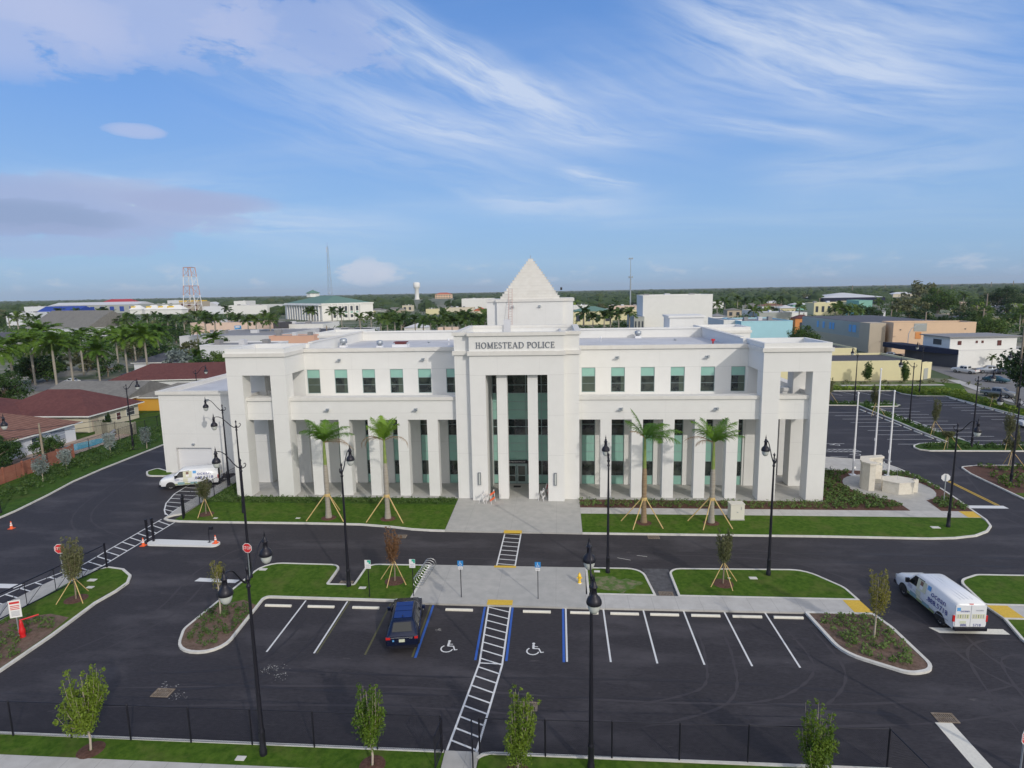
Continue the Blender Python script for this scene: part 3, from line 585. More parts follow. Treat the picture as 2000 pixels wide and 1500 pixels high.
# corner pavilions
def pavilion(x0, x1, y0, back, bx):
    pw = 1.66; px = (x0, x1-pw); s = 6.3
    for X in px:
        for Y in (y0, y0+s-1.6): part('pier', MB().box(X, X+pw, Y, Y+1.6, .12, 13.12), 'stucco')
    t = MB().box(x0, x1, y0, y0+s, 13.12, 14.6)
    o = [(x0, y0), (x1, y0), (x1, y0+s), (x0, y0+s)]
    t.ring(o, offset(o, .35), 14.6, 15.9); part('wall', t, 'stucco')
    part('cornice', MB().ring(offset(o, -.16), offset(o, -.002), 15.05, 15.42), 'stucco_trim')
    part('roof', MB().box(x0+.35, x1-.35, y0+.35, y0+s-.35, 14.602, 14.72), 'roof_membrane')
    xa, xb = x0+pw, x1-pw
    part('balcony_band', MB().box(xa, xb, y0+.6, y0+1.5, 8.3, 10.35).box(xa, xb, y0+1.5, y0+s-1.6, 8.9, 9.4), 'stucco')
    part('balcony_ledge', MB().box(xa, xb, y0+.42, y0+1.55, 10.352, 10.72), 'stucco_trim')
    out = x0 if bx < 0 else x1-.9
    part('balcony_band', MB().box(out+.1, out+.8, y0+1.6, y0+s-1.6, 8.3, 10.35), 'stucco')
    part('balcony_ledge', MB().box(out-.02, out+.92, y0+1.6, y0+s-1.6, 10.352, 10.7), 'stucco_trim')
    part('balcony_band', MB().box(xa, xb, y0+s-1.1, y0+s-.3, 8.3, 10.35).box(xa, xb, y0+s-1.2, y0+s-.2, 10.352, 10.7), 'stucco')
pavilion(XL0, XL1, 59.4, True, -1); pavilion(XR0, XR1, 59.4, False, 1)
part('wall', MB().box(XL0+.2, XL1, 66.0, 66.5, .12, 14.6).box(-30.6, XL1, 65.72, 66.0, 9.4, 13.1), 'stucco')
part('door', MB().box(-31.5, -30.5, 65.94, 66.0, .14, 2.4), 'frame_metal')
# body behind, east and west sides
part('wall', MB().box(XR0-.35, XR0, 64.55, 84, .12, 14.7).box(XR0-.35, XR0, 65.0, 84, 14.7, 15.9).box(XL1, XL1+.35, 65.0, 84, 14.7, 15.9).box(XL1, XL1+.3, 66.5, 84, .12, 14.7).box(XL1+.3, XR0-.35, 83.8, 84.2, .12, 14.4), 'stucco')
part('cornice', MB().box(XR0-.45, XR0+.12, 65.72, 84, 15.902, 16.02).box(XL1-.1, XL1+.45, 65.72, 84, 15.902, 16.02), 'stucco_trim')
part('balcony_band', MB().box(XR1-.9, XR1-.1, 65.7, 84, 8.3, 10.35).box(XR0, XR1-.9, 65.7, 84, 8.9, 9.4), 'stucco')
part('balcony_ledge', MB().box(XR1-.98, XR1, 65.72, 84, 10.352, 10.7), 'stucco_trim')
for k in range(4): part('column', MB().box(XR1-1.4, XR1-.02, 68.0+k*4.2, 69.1+k*4.2, .12, 8.298), 'stucco')
for x0, x1 in ((XL0, XL1), (XR0, XR1)):
    o = [(x0, 84.2), (x1, 84.2), (x1, 90.5), (x0, 90.5)]
    part('wall', MB().box(x0, x1, 84.2, 90.5, .12, 14.7).ring(o, offset(o, .35), 14.7, 15.9), 'stucco'); part('cornice', MB().ring(offset(o, -.15), offset(o, -.002), 15.1, 15.45), 'stucco_trim')
part('stair_house', MB().box(16.6, 21.6, 92, 97, 10, 16.9).box(16.4, 21.8, 91.8, 97.2, 16.902, 17.2), 'stucco')
part('wall', MB().box(XL1, XR0, 88, 97, .12, 14.2), 'stucco')
# central portal block
FP = [(TW0, 59.35), (-8.83, 59.35), (-8.83, 58.7), (.52, 58.7), (.52, 59.35), (TW1, 59.35), (TW1, 71), (TW0, 71)]
OX0, OX1, OZ = -7.26, -1.12, 13.08
t = MB(); t.prism([(TW0, 59.35), (-8.83, 59.35), (-8.83, 58.7), (OX0, 58.7), (OX0, 64.3), (TW0, 64.3)], .12, OZ)
t.prism([(.52, 58.7), (.52, 59.35), (TW1, 59.35), (TW1, 64.3), (OX1, 64.3), (OX1, 58.7)], .12, OZ)
t.prism(FP, OZ, 16.2); t.ring(FP, offset(FP, .4), 16.2, 16.97); t.box(TW0, TW1, 64.7, 71, 9.5, OZ)
part('wall', t, 'stucco')
part('cornice', MB().ring(offset(FP, -.17), offset(FP, .45), 16.972, 17.32), 'stucco_trim'); part('cornice', MB().ring(offset(FP, -.17), offset(FP, -.002), 15.04, 15.46), 'stucco_trim')
for a, b in ((-6.22, -5.19), (-3.12, -2.12)): part('column', MB().box(a, b, 59.3, 60.3, .12, OZ-.002), 'stucco')
part('roof_buttress', MB().box(.05, .25, 59.2, 70.4, 16.2, 16.9).box(-1.3, -1.1, 59.2, 63, 16.2, 16.8).box(-6.4, -5.6, 70.3, 70.6, 16.2, 18.0), 'roof_membrane')
# portal glazing with doors and sign
zs = (.12, 1.11, 2.74, 3.80, 4.73, 5.64, 6.58, 7.42, 8.45, 9.36, 10.31, 11.21, 12.4, 13.07)
G = MB(); Y0, Y1 = 64.30, 64.38
xs = [OX0+.03, -6.75, -5.85, -3.6, -2.75, -1.9, OX1-.03]
for x in xs: G.box(x-.03, x+.03, Y0, Y1, (.12 if not -5.8 < x < -3.7 else 2.74), 13.07)
for z in zs[1:-1]: G.box(OX0, OX1, Y0+.005, Y1+.005, z-.03, z+.03)
gw = part('window', G, 'frame_metal')
aq = ((.14, 1.08), (2.77, 3.77), (3.83, 4.70), (4.76, 5.61), (7.45, 8.42), (8.48, 9.33), (9.39, 10.28)); dk = ((1.14, 2.71), (5.67, 6.55), (6.61, 7.39), (10.34, 11.18), (11.24, 12.37), (12.43, 13.06))
for rows, nm, mt_ in ((aq, 'spandrel_pane', 'glass_aqua'), (dk, 'pane', 'glass_dark')):
    for z0, z1 in rows:
        for xa, xb in (((OX0+.06, -5.9), (-3.55, OX1-.06)) if z0 < 2.7 else ((OX0+.06, OX1-.06),)): part(nm, MB().box(xa, xb, 64.34, 64.37, z0, z1), mt_, gw)
for k, x in enumerate((-5.75, -4.67)):
    D = MB(); w = 1.02; f = .13
    for q in ((x, x+f, .13, 2.28), (x+w-f, x+w, .13, 2.28), (x+f, x+w-f, .13, .38), (x+f, x+w-f, 1.02, 1.12), (x+f, x+w-f, 2.15, 2.28)): D.box(q[0], q[1], 64.22, 64.30, q[2], q[3])
    d = part('door', D, 'frame_metal'); part('door_pane', MB().box(x+f, x+w-f, 64.25, 64.28, .38, 1.02).box(x+f, x+w-f, 64.25, 64.28, 1.12, 2.15), 'glass_dark', d)
    hx = x+w-.2 if k == 0 else x+.14
    part('door_handle', MB().box(hx, hx+.04, 64.14, 64.2, .95, 1.3), 'shiny_steel', d)
part('door_frame', MB().box(-5.88, -5.76, 64.2, 64.32, .12, 2.45).box(-3.64, -3.52, 64.2, 64.32, .12, 2.45).box(-5.76, -3.64, 64.2, 64.32, 2.29, 2.45), 'frame_metal')
sg = part('sign_panel', MB().box(-5.85, -3.5, 64.12, 64.19, 2.46, 2.85), 'black_metal')
so_ = text('lettering', 'HOMESTEAD POLICE', .2, frame((-4.68-OFF[0], 64.115-OFF[1], 2.655), (1, 0, 0), (0, 0, 1)), 'white_sign', sg)
part('doormat', MB().box(-5.0, -4.2, 62.9, 63.5, .12, .135), 'rubber')
for x in (-8.09, -.385):
    sc = part('wall_sconce', MB().box(x-.14, x-.09, 58.52, 58.7, 1.82, 3.1).box(x+.09, x+.13, 58.52, 58.7, 1.82, 3.1).box(x-.09, x+.09, 58.52, 58.7, 3.06, 3.1).box(x-.09, x+.09, 58.52, 58.7, 1.82, 1.86), 'letter_metal')
    part('lamp_glass', MB().box(x-.08, x+.08, 58.55, 58.68, 1.86, 3.06), 'lamp_glass', sc)
# raised serif letters over the portal
def serif_letters(s, x0, x1, y, zb, h):
    W_ = dict(H=.9, O=1.0, M=1.12, E=.76, S=.66, T=.84, A=.98, D=.98, P=.74, L=.74, I=.44, C=.9); W_[' '] = .42
    tot = sum(W_[c] for c in s); k = (x1-x0)/tot; x = x0; mb = MB(); cnt = [0]
    def poly(p):
        cnt[0] += 1; yy = y-.055-.0007*(cnt[0] % 30); a = sum(p[i][0]*p[(i+1) % len(p)][1]-p[(i+1) % len(p)][0]*p[i][1] for i in range(len(p)))
        if a < 0: p = p[::-1]
        q = [(x+u*k, zb+v*h) for u, v in p]
        mb.face([(u, yy, v) for u, v in q])
        for i in range(len(q)):
            (a0, b0), (a1, b1) = q[i], q[(i+1) % len(q)]; mb.face([(a0, yy, b0), (a0, y-.001, b0), (a1, y-.001, b1), (a1, yy, b1)])
    def ln(a, b, c, d, t):
        v = Vector((c-a, d-b)).normalized(); n = Vector((-v.y, v.x))*t/2; poly([(a+n.x, b+n.y), (a-n.x, b-n.y), (c-n.x, d-n.y), (c+n.x, d+n.y)])
    def vs(u, t=.15, a=0, b=1): poly([(u-t/2, a), (u+t/2, a), (u+t/2, b), (u-t/2, b)])
    def sf(u, v, w=.32): poly([(u-w/2, v), (u+w/2, v), (u+w/2, v+.06), (u-w/2, v+.06)])
    def hb(a, b, v, t=.07): poly([(a, v-t/2), (b, v-t/2), (b, v+t/2), (a, v+t/2)])
    def arc(cx, cy, rx, ry, a, b, t0=.07, t1=.16, n=10):
        for i in range(n):
            p, q = R_(a+(b-a)*i/n), R_(a+(b-a)*(i+1)/n); w1 = t0+(t1-t0)*abs(math.cos(p)); w2 = t0+(t1-t0)*abs(math.cos(q))
            poly([(cx+(rx-w1/2)*math.cos(p), cy+(ry-w1/2)*math.sin(p)), (cx+(rx+w1/2)*math.cos(p), cy+(ry+w1/2)*math.sin(p)), (cx+(rx+w2/2)*math.cos(q), cy+(ry+w2/2)*math.sin(q)), (cx+(rx-w2/2)*math.cos(q), cy+(ry-w2/2)*math.sin(q))])
    for c in s:
        if c == 'H': vs(.2); vs(.66); hb(.27, .59, .52); [sf(u, v) for u in (.2, .66) for v in (0, .94)]
        if c == 'O': arc(.48, .5, .36, .47, 0, 360, n=18)
        if c == 'M': vs(.2, .08); vs(.88, .15); ln(.2, .97, .54, .05, .14); ln(.54, .05, .86, .97, .07); sf(.2, 0, .28); sf(.88, 0); sf(.16, .94, .24); sf(.92, .94, .26)
        if c in 'EL': vs(.2); sf(.2, 0); sf(.2, .94); hb(.27, .64, .035); vs(.63, .06, 0, .25)
        if c == 'E': hb(.27, .52, .52); hb(.27, .62, .965); vs(.6, .06, .78, 1); vs(.52, .05, .42, .62)
        if c == 'S': arc(.3, .74, .2, .22, 40, 270, .08, .13); arc(.3, .27, .22, .23, -130, 90, .08, .13); vs(.46, .05, .74, .98); vs(.1, .05, .02, .26)
        if c == 'T': vs(.4); sf(.4, 0); hb(.04, .76, .965); vs(.06, .05, .76, 1); vs(.74, .05, .76, 1)
        if c == 'A': ln(.14, .03, .46, 1, .07); ln(.46, 1, .8, .03, .15); hb(.24, .66, .34, .06); sf(.14, 0, .26); sf(.8, 0, .3)
        if c == 'D': vs(.2); sf(.2, 0, .3); sf(.2, .94, .3); arc(.42, .5, .42, .465, -90, 90, n=12); hb(.27, .42, .035); hb(.27, .42, .965)
        if c == 'P': vs(.2); sf(.2, 0, .34); sf(.2, .94, .3); arc(.38, .72, .24, .245, -90, 90); hb(.27, .38, .965); hb(.27, .38, .475)
        if c == 'I': vs(.2); sf(.2, 0); sf(.2, .94)
        if c == 'C': arc(.46, .5, .36, .47, 45, 315, n=14); vs(.74, .05, .72, .98)
        x += W_[c]*k
    return mb
part('lettering', serif_letters('HOMESTEAD POLICE', -8.17, -.33, 58.7, 15.74, .6), 'letter_metal')
# upper tower with stepped pyramid
cx = -4.15; TF = [(cx-6.3, 88.5), (cx-4.8, 88.5), (cx-4.8, 88.0), (cx+4.8, 88.0), (cx+4.8, 88.5), (cx+6.3, 88.5), (cx+6.3, 98.5), (cx-6.3, 98.5)]
tw = part('tower', MB().prism(TF, 14.2, 19.7), 'stucco'); part('cornice', MB().prism(offset(TF, -.16), 19.702, 20.12), 'stucco_trim', tw)
py = MB(); n = 15
for k in range(n):
    r = 4.2*(1-k/n)+.1; py.box(cx-r, cx+r, 93.0-r, 93.0+r, 20.12+k*.395, 20.12+(k+1)*.395-.05); py.box(cx-r-.06, cx+r+.06, 93.0-r-.06, 93.0+r+.06, 20.12+(k+1)*.395-.05, 20.12+(k+1)*.395)
part('pyramid_roof', py, 'stucco_trim', tw); part('finial', MB().tube((cx, 93, 26.0), (cx, 93, 26.6), .04), 'galvanised', tw)
for x in (-6.6, -2.7): part('wall_lamp', MB().box(x-.14, x+.14, 87.85, 88, 19.0, 19.2).box(x-.25, x+.25, 87.65, 87.86, 18.93, 19.0), 'galvanised', tw)
part('loudspeaker', MB().box(.3, .6, 92, 92.4, 21.3, 21.7), 'black_metal', tw)
# roof equipment
flat('maroon', (.16, .04, .045), .6)
def vent(x, y, r, h, mt='galvanised'):
    v = part('roof_vent', MB().lathe([(r*.55, 0), (r*.55, h*.5), (r, h*.52), (r, h), (r*.5, h*1.12), (0, h*1.13)], (x, y, 14.7), 12), mt); return v
part('roof_curb', MB().box(-27.2, -26.4, 72.9, 73.7, 14.7, 14.95), 'white_metal'); vent(-26.8, 73.3, .45, 1.0)
part('roof_curb', MB().box(-22.05, -21.35, 71.4, 72.1, 14.7, 15.0), 'white_metal'); vent(-21.7, 71.7, .38, .85)
rh = part('roof_hatch', MB().box(-19.9, -18.1, 70.6, 72.0, 14.7, 15.2), 'white_metal'); part('lid', MB().box(-19.75, -18.2, 70.8, 71.9, 15.4, 15.5).box(-19.6, -18.4, 70.9, 71.8, 15.2, 15.4), 'maroon', rh)
vent(-13.9, 75.4, .12, .7, 'white_metal'); vent(5.4, 77.5, .1, .6, 'white_metal'); vent(14.8, 77.7, .2, .2); vent(-17.0, 78, .2, .2)
part('roof_curb', MB().box(10.3, 11.1, 82.0, 82.8, 14.7, 15.0), 'white_metal'); vent(10.7, 82.4, .45, .9)
part('fire_valve', MB().tube((18.1, 72.2, 14.7), (18.1, 72.2, 15.2), .09).box(17.9, 18.3, 72.1, 72.3, 15.1, 15.3), 'hydrant_red')
# garage annex on the west side
AX0, AX1, AY0 = -47.95, XL0+.2, 67.7
an = MB(); dx0, dx1, dz = -46.4, -41.9, 3.2
wall_open(an, AX0, AX1, .02, 9.75, AY0, AY0+.5, [(dx0, dx1)], .02, dz); an.box(AX0, AX0+.4, AY0+.5, 84, .02, 9.75); an.box(AX0+.4, AX1, AY0+.5, 83.6, 9.3, 9.6); an.box(AX0, AX1, 83.6, 84, .02, 9.75)
part('annex_wall', an, 'stucco'); o = [(AX0, AY0), (AX1, AY0), (AX1, 84), (AX0, 84)]
part('cornice', MB().ring(offset(o, -.22), offset(o, .4), 9.752, 10.18), 'stucco_trim'); part('roof', MB().box(AX0+.4, AX1, AY0+.5, 83.6, 9.602, 9.66), 'roof_membrane')
gd = MB(); 
for k in range(6): gd.box(dx0, dx1, AY0+.4+(.012 if k % 2 else 0), AY0+.46, .02+k*.53, .02+(k+1)*.53)
part('garage_door', gd, 'white_metal')
for x, z in ((-41.8, 9.1), (-44.1, 3.65)): part('wall_lamp', MB().box(x-.15, x+.15, AY0-.2, AY0, z-.1, z+.1), 'galvanised')

# ladder leaning on the upper tower
ld = thing('ladder', 'long pinkish extension ladder leaning against the tower below the pyramid', 'ladder', (-6.9, 86.2, 14.7))
L_ = MB()
for s in (-.25, .25): L_.tube((s, 0, 0), (s, 1.7, 6.9), .035)
for k in range(20): L_.tube((-.25, 1.7*(k+.5)/20, 6.9*(k+.5)/20), (.25, 1.7*(k+.5)/20, 6.9*(k+.5)/20), .02, n=5)
MATS['ladder_pink'] = flat('ladder_pink', (.50, .33, .30), .5); L_.build('ladder_frame', 'ladder_pink', ld)
# ---------------------------------------------------------------- street lamps
def make_lamp(twin=False, scroll=True):
    t = thing('street_lamp', 'x', 'street lamp')
    MB().lathe([(.17, 0), (.17, .25), (.145, .3), (.135, 1.15), (.155, 1.2), (.12, 1.27), (.115, 1.4)], n=14).build('base', 'black_metal', t)
    MB().lathe([(.11, 1.4), (.06, 8.35), (.06, 8.6)], n=10).build('pole', 'black_metal', t)
    MB().lathe([(.06, 8.3), (.10, 8.33), (.10, 8.42), (.07, 8.46), (.07, 8.62), (.11, 8.7), (.11, 8.78), (.05, 8.82), (.045, 9.1), (.08, 9.16), (.08, 9.22), (.03, 9.3), (.0, 9.38)], n=10).build('finial', 'black_metal', t)
    for sgn in ((1, -1) if twin else (1,)):
        a = MB(); S = [(0, 8.62), (.25, 8.68), (.55, 8.95), (.85, 9.32), (1.15, 9.66), (1.42, 9.82), (1.65, 9.86), (1.82, 9.80)]
        a.path([(sgn*x, 0, z) for x, z in S], [.045, .045, .04, .038, .036, .034, .032, .03], 7)
        arm = a.build('arm', 'black_metal', t)
        l = MB().lathe([(0, 10.28), (.02, 10.1), (.05, 9.98), (.03, 9.94), (.075, 9.88), (.10, 9.72), (.14, 9.70), (.14, 9.66), (.10, 9.63), (.115, 9.42), (.15, 9.33), (.24, 9.25), (.295, 9.13), (.31, 9.02), (.30, 8.98), (.27, 8.98)], (sgn*1.88, 0, 0), 16)
        lan = l.build('lantern', 'black_metal', t)
        MB().lathe([(.265, 8.99), (.25, 8.85), (.20, 8.70), (.12, 8.60), (0, 8.57)], (sgn*1.88, 0, 0), 14).build('lamp_glass', 'lamp_glass', lan)
    if scroll and not twin:
        MB().path([(0, 0, 8.62), (-.2, 0, 8.63), (-.36, 0, 8.75), (-.42, 0, 8.9), (-.36, 0, 9.02), (-.28, 0, 8.98), (-.3, 0, 8.92)], [.045, .04, .035, .03, .028, .03, .03], 6).build('scroll', 'black_metal', t)
    return note_kids(t)
G_L = 'black street lamps of the car park and drives'
lampS = make_lamp(); lampT = make_lamp(True); used = {}
def put(root, loc, rz, label, group=None, s=1., sz=None):
    if root.name not in used:
        used[root.name] = 1; root.location = loc; root.rotation_euler = (0, 0, rz); root.scale = (s, s, s*(sz or 1.)); root['label'] = label
        if group: root['group'] = group
        return root
    return dup(root, loc, rz, label, s, group, sz)
put(lampT, (-13.85, 24.15, .11), R_(92), 'black twin-lantern lamp post beside the chain link fence left of the walkway', G_L)
put(lampT, (1.33, 24.1, .11), R_(90), 'black twin-lantern lamp post standing in front of the middle of the building', G_L)
for x, y, a, l in ((-15.44, 40.3, 90, 'tall black lamp post at the end of the paved inlet left of the plaza'), (3.61, 43.2, 92, 'black lamp post on the small lawn by the yellow hydrant'),
                   (15.44, 43.3, 90, 'black lamp post on the lawn right of the bushy staked sapling'), (34.06, 53.1, -78, 'black lamp post on the lawn in front of the stop sign seen from behind'),
                   (-23.45, 41.3, 178, 'black lamp post behind the stop sign at the lawn corner'), (-31.1, 54.6, 212, 'black lamp post on the lawn before the left pavilion of the station'),
                   (-37.25, 62.9, 180, 'black lamp post between the parked cleaning van and the station'), (-60.0, 78.3, -8, 'black lamp post in the hedge by the swimming pool'),
                   (-59.6, 93.9, -4, 'black lamp post seen over the garage roof'), (-56.2, 53.8, 0, 'black lamp post whose lantern just enters the left edge'),
                   (52.9, 110.6, 90, 'black lamp post on the narrow strip at the back of the east car park'), (53.9, 95.2, 176, 'black lamp post in the diagonal hedge strip of the east car park'),
                   (69.2, 119.8, 90, 'black lamp post beside the yellow-walled building corner'), (53.7, 80.7, 3, 'black lamp post at the near end of the hedge strip between the two bays'),
                   (47.4, 64.8, 178, 'black lamp post in the mulched bed at the right edge'), (75.2, 103.2, 178, 'black lamp post at the foot of the wooden pole on the right')):
    put(lampS, (x, y, .11), R_(a), l, G_L)
put(lampS, (20.9, 24.2, .11), R_(90), 'black lamp post cut off at the lower right corner by the stop sign', G_L)

# ---------------------------------------------------------------- palms
def frond(mb, base, az, el, ln, droop, nl=26, lw=.035, ll=.55, m=0, seed=0, twist=0.):
    rg = random.Random(seed); p = Vector(base); hd = Vector((math.cos(az), math.sin(az), 0)); side = Vector((-math.sin(az), math.cos(az), 0)); e = el; pts = [p.copy()]; n = 12
    for i in range(n):
        d = hd*math.cos(e)+Vector((0, 0, math.sin(e))); p = p+d*(ln/n); pts.append(p.copy()); e -= droop/n*(.4+1.2*i/n)
    mb.path(pts, [.035*(1-.8*i/n)+.006 for i in range(n+1)], 4, m, cap=False)
    for k in range(nl):
        t = .12+.86*k/nl; i = min(n-1, int(t*n)); q = pts[i].lerp(pts[i+1], t*n-i); d = (pts[i+1]-pts[i]).normalized(); up = side.cross(d).normalized()
        L = ll*(math.sin(math.pi*min(1, .12+t*.92))**.6)*rg.uniform(.8, 1.1)
        for s in (-1, 1):
            dr = (side*s*.82+d*.55+up*rg.uniform(-.25, .3)).normalized(); w = d*lw
            mid = q+dr*L*.55+Vector((0, 0, -.03*L)); tip = q+dr*L+Vector((0, 0, -L*rg.uniform(.18, .45)))
            mb.face([q-w, mid-w*1.1, mid+w*1.1, q+w], m); mb.face([mid-w*1.1, tip, mid+w*1.1], m)
def staked_palm(loc, label, fr, seed, h=5.4, sh=2.1, stakes=(200, 330, 90)):
    t = thing('royal_palm', label, 'palm tree', loc, 0, 'royal palms braced with timber props before the station')
    MB().lathe([(.32, 0), (.30, .3), (.235, 1.0), (.215, 2.2), (.24, 3.6), (.22, 4.6), (.17, h-.1)], n=14).build('trunk', ('palm_trunk_brown' if seed == 9 else 'palm_trunk'), t)
    MB().lathe([(.175, h-.12), (.165, h+.3), (.12, h+sh*.7), (.09, h+sh)], n=12).build('crownshaft', 'palm_shaft', t)
    g = MB(); dd = MB()
    for i, (az, el, ln, dr, dead) in enumerate(fr):
        frond(dd if dead else g, (0, 0, h+sh-.1), R_(az), R_(el), ln*1.15, R_(dr), seed=seed*31+i, nl=(28 if dead else 64), ll=(.5 if dead else .9), lw=(.016 if dead else .018))
    g.build('fronds', 'leaf_palm_near', t)
    if dd.f: dd.build('dead_fronds', 'leaf_dead', t)
    MB().lathe([(.255, 2.15), (.27, 2.2), (.27, 2.4), (.255, 2.45)], n=12).build('collar', 'stake_wood', t)
    for a in stakes: MB().tube((.2*math.cos(R_(a)), .2*math.sin(R_(a)), 2.35), (2.05*math.cos(R_(a)), 2.05*math.sin(R_(a)), .0), .05, n=6).build('prop', 'stake_wood', t)
    MB().lathe([(.72, .0), (.5, .05), (.3, .07)], n=16).build('mulch_ring', 'mulch', t)
    return t
staked_palm((-22.05, 53.5, .12), 'green royal palm with feathery arching crown, leftmost of the palms before the station',
    [(172, 70, 2.6, 60, 0), (165, 48, 2.7, 95, 0), (200, 80, 2.4, 60, 0), (100, 75, 2.2, 60, 0), (20, 55, 2.7, 85, 0), (0, 38, 2.9, 75, 0), (340, 62, 2.2, 80, 0), (60, 65, 2.3, 70, 0), (250, 70, 2.0, 90, 0), (140, 60, 2.4, 90, 0), (352, 15, 2.9, 78, 1), (345, 28, 2.6, 90, 1), (280, 60, 2.2, 95, 0)], 3, stakes=(205, 332, 80))
staked_palm((-16.25, 53.45, .12), 'royal palm with tuft of upright fronds and two brown drooping ones',
    [(170, 72, 2.3, 35, 0), (120, 78, 2.2, 30, 0), (10, 72, 2.3, 35, 0), (60, 70, 2.1, 40, 0), (190, 60, 2.0, 50, 0), (350, 62, 2.1, 45, 0), (270, 75, 2.1, 40, 0), (182, 35, 2.6, 165, 1), (0, 32, 2.6, 150, 1), (176, 28, 2.2, 150, 1)], 5, h=5.6, stakes=(208, 328, 85))
staked_palm((7.67, 53.2, .12), 'brown-trunked royal palm leaning its fronds right, left palm of the right-hand pair',
    [(178, 74, 2.7, 30, 0), (165, 60, 2.2, 60, 0), (20, 50, 2.5, 80, 0), (358, 30, 3.1, 60, 0), (345, 18, 2.9, 70, 0), (60, 50, 2.1, 70, 0), (5, 62, 2.0, 70, 0), (200, 52, 1.6, 80, 1), (300, 25, 2.2, 70, 0), (320, 40, 2.4, 80, 0)], 9, h=5.3, sh=2.7, stakes=(235, 318, 170))
staked_palm((13.75, 53.35, .12), 'royal palm with wide spreading crown beside the cream utility cabinet',
    [(170, 62, 2.6, 60, 0), (150, 75, 2.3, 50, 0), (10, 58, 2.6, 55, 0), (30, 70, 2.4, 50, 0), (355, 35, 2.5, 70, 0), (70, 55, 2.1, 80, 0), (130, 45, 2.3, 80, 0), (280, 55, 2.1, 80, 0), (183, 32, 2.5, 85, 1), (195, 28, 1.8, 110, 1), (340, 50, 2.3, 60, 0)], 11, h=5.2, sh=2.4, stakes=(237, 318, 168))

# ---------------------------------------------------------------- young trees
def shoot_tree(name, label, cat, loc, h, w, z0, leafm, barkm, shoots, per, ls, seed, group=None, clr=.14, s=1., skew=(0, 0)):
    t = thing(name, label, cat, loc, 0, group); rg = random.Random(seed); tr = MB()
    tr.path([(0, 0, 0), (.03, .02, z0*.6), (skew[0]*.3, skew[1]*.3, z0+.3), (skew[0]*.6, 0, h*.6), (skew[0], skew[1], h*.92)], [.055, .05, .042, .025, .008], 7)
    cen = []; rad = []
    for k in range(shoots):
        a = rg.uniform(0, 6.283); top = rg.uniform(.45, 1.) if k else 1.; zb = z0*rg.uniform(.75, 1.0)+(h-z0)*rg.uniform(0, .35); rr = w*.5*rg.uniform(.35, 1)*(1.15-.55*top)
        e = Vector((rr*math.cos(a)+skew[0]*top, rr*math.sin(a), z0+(h-z0)*top)); b = Vector((0, 0, zb)); c = Vector((e.x*.85, e.y*.85, zb+(e.z-zb)*.35))
        pts = [b.lerp(c, i/6).lerp(c.lerp(e, i/6), i/6) for i in range(7)]
        tr.path(pts, [.02*(1-i/8) for i in range(7)], 4, cap=False)
        for i in range(2, 13):
            u = i/12; q = b.lerp(c, u).lerp(c.lerp(e, u), u); q = q+Vector((rg.gauss(0, .3), rg.gauss(0, .3), rg.gauss(0, .2)))*clr*1.6; cen.append(tuple(q)); rad.append(clr*(1.9-1.3*u)*rg.uniform(.7, 1.3))
    tr.build('trunk', barkm, t); lv = MB(); leaves(lv, cen, rad, per, ls, seed=seed, up=.3, squash=1.25); lv.build('crown', leafm, t)
    return t
def ring_at(t, r=.62): MB().lathe([(r, 0), (r*.7, .04), (.1, .05)], n=18).build('mulch_ring', 'mulch', t)
G_F = 'young trees along the front verge'
for (x, y, h, w, z0, sd, lab, sk) in ((-22.25, 23.95, 4.15, 2.5, .95, 21, 'bushy bright green young tree on the verge at the far left', (0, 0)), (-8.55, 23.8, 4.0, 1.7, .8, 22, 'slender yellow-green young tree on the verge left of the gates', (-.1, 0)),
                                 (-1.95, 23.7, 4.0, 1.8, .25, 23, 'dense green young tree on the verge just right of the walkway gate', (.3, 0)), (10.9, 24.0, 3.6, 1.8, .2, 24, 'two-lobed young tree on the verge near the right end of the fence', (0, 0))):
    t = shoot_tree('young_tree', lab, 'tree', (x, y, .11), h, w, z0, 'leaf_bright', 'bark_pale', 40 if sd == 21 else 30, 24 if sd == 21 else 20, .055, sd, G_F, .17, skew=sk); ring_at(t)
shoot_tree('young_tree', 'thin yellowing young tree in the planted end island beside the white van', 'tree', (19.0, 35.3, .12), 4.3, 1.5, 1.5, 'leaf_yellow', 'bark_pale', 18, 13, .055, 31, G_F, .15)
shoot_tree('young_tree', 'sparse young tree in the planted bed behind the near-left lantern', 'tree', (-22.9, 36.2, .12), 3.7, 1.8, 2.2, 'leaf_yellow', 'bark_pale', 7, 12, .055, 33, G_F, .2)
def sapling(loc, label, leafm, seed, h=4., w=1.7, z0=1.7, st=(200, 340, 100), zs=1.6, rs=1.15, group='saplings held by timber stakes', per=9, ring=True, shoots=24, ls=.055):
    per = int(per*2.2)
    t = shoot_tree('staked_sapling', label, 'sapling', loc, h, w, z0, leafm, 'bark', shoots, per, ls, seed, group, .16)
    for a in st: MB().tube((.05*math.cos(R_(a)), .05*math.sin(R_(a)), zs), (rs*math.cos(R_(a)), rs*math.sin(R_(a)), 0), .032, n=5).build('stake', 'stake_wood', t)
    if ring: ring_at(t, .75)
    return t
sapling((-34.45, 37.6, .12), 'olive green staked sapling on the lawn by the sliding gate', 'leaf_olive', 41, 4.5, 2.1, 1.5, st=(225, 330, 90), per=11)
sapling((-12.25, 41.2, .12), 'bare reddish brown staked sapling left of the spiral bicycle rack', 'leaf_brown', 42, 4.2, 1.9, 1.5, st=(255, 330, 170), per=6)
sapling((11.75, 41.8, .12), 'small round-headed staked sapling on the lawn right of the drain inlet', 'leaf_olive', 43, 4.0, 1.9, 1.6, st=(210, 290, 20), per=10)
